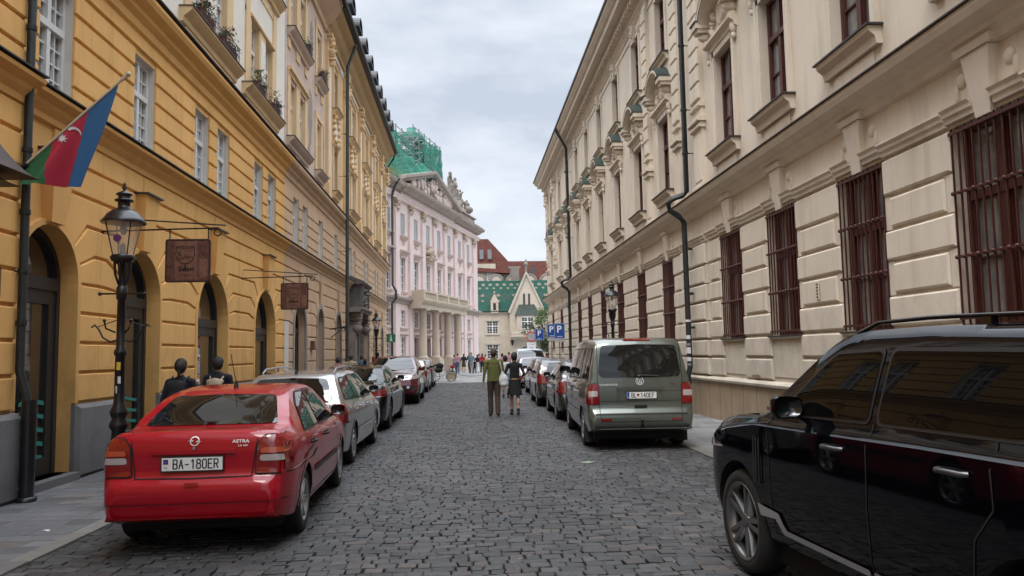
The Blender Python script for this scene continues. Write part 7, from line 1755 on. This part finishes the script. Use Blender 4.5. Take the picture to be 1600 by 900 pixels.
# ---- chain between bollards on the square
for i, (x, y) in enumerate(((-1.0, 54.0), (1.9, 54.0), (4.8, 54.0))):
    b = thing('bollard', ('short dark bollard carrying the chain nearest the bicycle', 'middle dark bollard carrying the chain behind the walking man', 'dark bollard carrying the chain behind the parked cars')[i], 'bollard', (x, y, 0), 0, 'bollards at the edge of the square')
    q = G(); q.lathe((0, 0, 0), [(.07, 0), (.07, .05), (.045, .08), (.04, .48), (.06, .5), (.05, .56), (.01, .6)], 10); q.build('shaft', 'iron', b)
    if i < 2:
        q = G()
        for k in range(26):
            t_ = k/25; q.lathe((x+2.9*t_, y, .48-.34*4*t_*(1-t_)), [(.012, -.045), (.03, 0), (.012, .045)], 5, axis=0)
        c_ = thing('chain', ('slack iron chain hanging left of the walking man', 'slack iron chain hanging behind the walking couple')[i], 'chain', (0, 0, 0)); q.build('links', 'iron', c_)
# ---- window boxes
def window_box(y, n, z, w_, label, kind='green', seed=1, box='terracotta'):
    t = thing('window_box', label, 'window box', (XL+n, y, z), 0, 'window boxes on the left houses')
    q = G(FL); q.box(-w_/2, w_/2, -.09, .09, .02, .2); q.box(-w_/2-.01, w_/2+.01, -.1, .1, .18, .205); q.build('trough', box, t)
    q = G(FL)
    for z_ in (.12, .34): q.tube([(-w_/2-.05, .14, z_), (w_/2+.05, .14, z_)], .008, 5)
    k = -w_/2
    while k <= w_/2: q.tube([(k, .14, .0), (k, .14, .34)], .006, 4); k += .1
    q.build('rail', 'iron', t)
    r_ = random.Random(seed); q = G(FL)
    m_ = {'green': ['foliage_light', 'foliage'], 'dark': ['foliage', 'heather'], 'heather': ['heather', 'foliage']}[kind]
    for i in range(int(420*w_)):
        u_ = r_.uniform(-w_/2, w_/2); hh = (.25+.18*math.sin(u_*7+seed))*r_.random()**.6; c = Vector((u_+r_.gauss(0, .05), r_.gauss(0, .08)+hh*.15, .2+hh))
        a_ = Vector((r_.gauss(0, 1), r_.gauss(0, 1), r_.gauss(0, 1))).normalized(); b_ = a_.cross(Vector((r_.gauss(0, 1), r_.gauss(0, 1), r_.gauss(0, 1)))).normalized(); s_ = r_.uniform(.012, .03)
        q.add([tuple(c-a_*s_*1.8), tuple(c+b_*s_*.6), tuple(c+a_*s_*1.8), tuple(c-b_*s_*.6)], [(0, 1, 2, 3)], 0 if r_.random() < .65 else 1)
    q.build('plants', m_, t)
window_box(16.5, .16, 8.93, .9, 'dark planted window box on the near ochre house sill', 'dark', 1); window_box(18.1, .16, 8.93, 1.1, 'mixed planted window box beside the dark one on the near sill', 'dark', 2)
window_box(20.9, .16, 8.93, .85, 'bright green planted window box on the second white storey window', 'green', 3); window_box(22.7, .16, 8.93, .7, 'brown heather window box at the far end of the same sill', 'heather', 4)
window_box(27.4, .14, 12.63, .7, 'green planted window box high on the peeling house', 'green', 5); window_box(30.35, .14, 12.63, .8, 'red brown window box high beside the first downpipe', 'heather', 6)
# ---- tree on the square
tr = thing('tree', 'small leafy tree at the far corner of the cream building', 'tree', (7.1, 66, 0))
q = G(); q.tube([(0, 0, 0), (.05, 0, 1.6), (-.05, .05, 3.2), (.1, 0, 4.6)], [.14, .10, .07, .03], 8)
r_ = random.Random(4)
for k in range(12):
    a = r_.uniform(0, 6.28); z = r_.uniform(1.7, 4.0); q.tube([(0, 0, z), (.6*math.cos(a), .6*math.sin(a), z+.45), (1.15*math.cos(a), 1.15*math.sin(a), z+.7)], [.04, .025, .01], 5)
q.build('trunk', 'bark', tr)
q = G(); cl = [(r_.gauss(0, .75), r_.gauss(0, .75), r_.uniform(1.9, 5.2)) for _ in range(60)]
for cx_, cy_, cz_ in cl:
    m_ = r_.randrange(2)
    for i in range(120):
        c = Vector((cx_+r_.gauss(0, .24), cy_+r_.gauss(0, .24), cz_+r_.gauss(0, .18))); a_ = Vector((r_.gauss(0, 1), r_.gauss(0, 1), r_.gauss(0, .6))).normalized(); b_ = a_.cross(Vector((r_.gauss(0, 1), r_.gauss(0, 1), r_.gauss(0, 1)))).normalized(); s_ = r_.uniform(.05, .11)
        q.add([tuple(c-a_*s_), tuple(c+b_*s_*.5), tuple(c+a_*s_), tuple(c-b_*s_*.5)], [(0, 1, 2, 3)], m_)
q.build('crown', ['foliage', 'foliage_light'], tr)
# ---- litter and leaves on the ground
r_ = random.Random(12)
for i, (x, y, lab) in enumerate(((-4.25, 8.2, 'white scrap of paper on the left pavement'), (-2.95, 5.75, 'white crumpled scrap on the setts beside the left kerb'), (1.85, 12.0, 'pale green paint splash on the setts behind the minivan'))):
    t = thing('paper_scrap' if i < 2 else 'paint_mark', lab, 'litter' if i < 2 else 'paint mark', (x, y, .012)); q = G(); k = 7 if i < 2 else 12; s_ = .045 if i < 2 else .13
    q.add([(s_*r_.uniform(.5, 1.1)*math.cos(j*6.283/k), s_*.6*r_.uniform(.5, 1.1)*math.sin(j*6.283/k), (.012 if j % 2 else .002) if i < 2 else .001) for j in range(k)], [tuple(range(k))]); q.build('scrap' if i < 2 else 'paint', 'c_white' if i < 2 else 'foliage_light' if False else 'paint_mark_green' if 'paint_mark_green' in M else (dm('paint_mark_green', (.3, .38, .25), .7) or 'paint_mark_green'), t)
q = G()
for i in range(1400):
    x, y = r_.uniform(KL, KR), 3.5+r_.random()**1.6*26; s_ = r_.uniform(.004, .012); a = r_.uniform(0, 3.14); z = r_.uniform(.006, .014)
    q.add([(x+s_*math.cos(a+b)*r_.uniform(.6, 1.2), y+s_*math.sin(a+b), z) for b in (0, 1.6, 3.1, 4.7)], [(0, 1, 2, 3)], 0 if r_.random() < .4 else 1)
tag(q.build('fallen_petals', ['c_beige', 'bark']), 'tiny dry petals and crumbs scattered over the cobbles', 'litter', None, 'stuff')
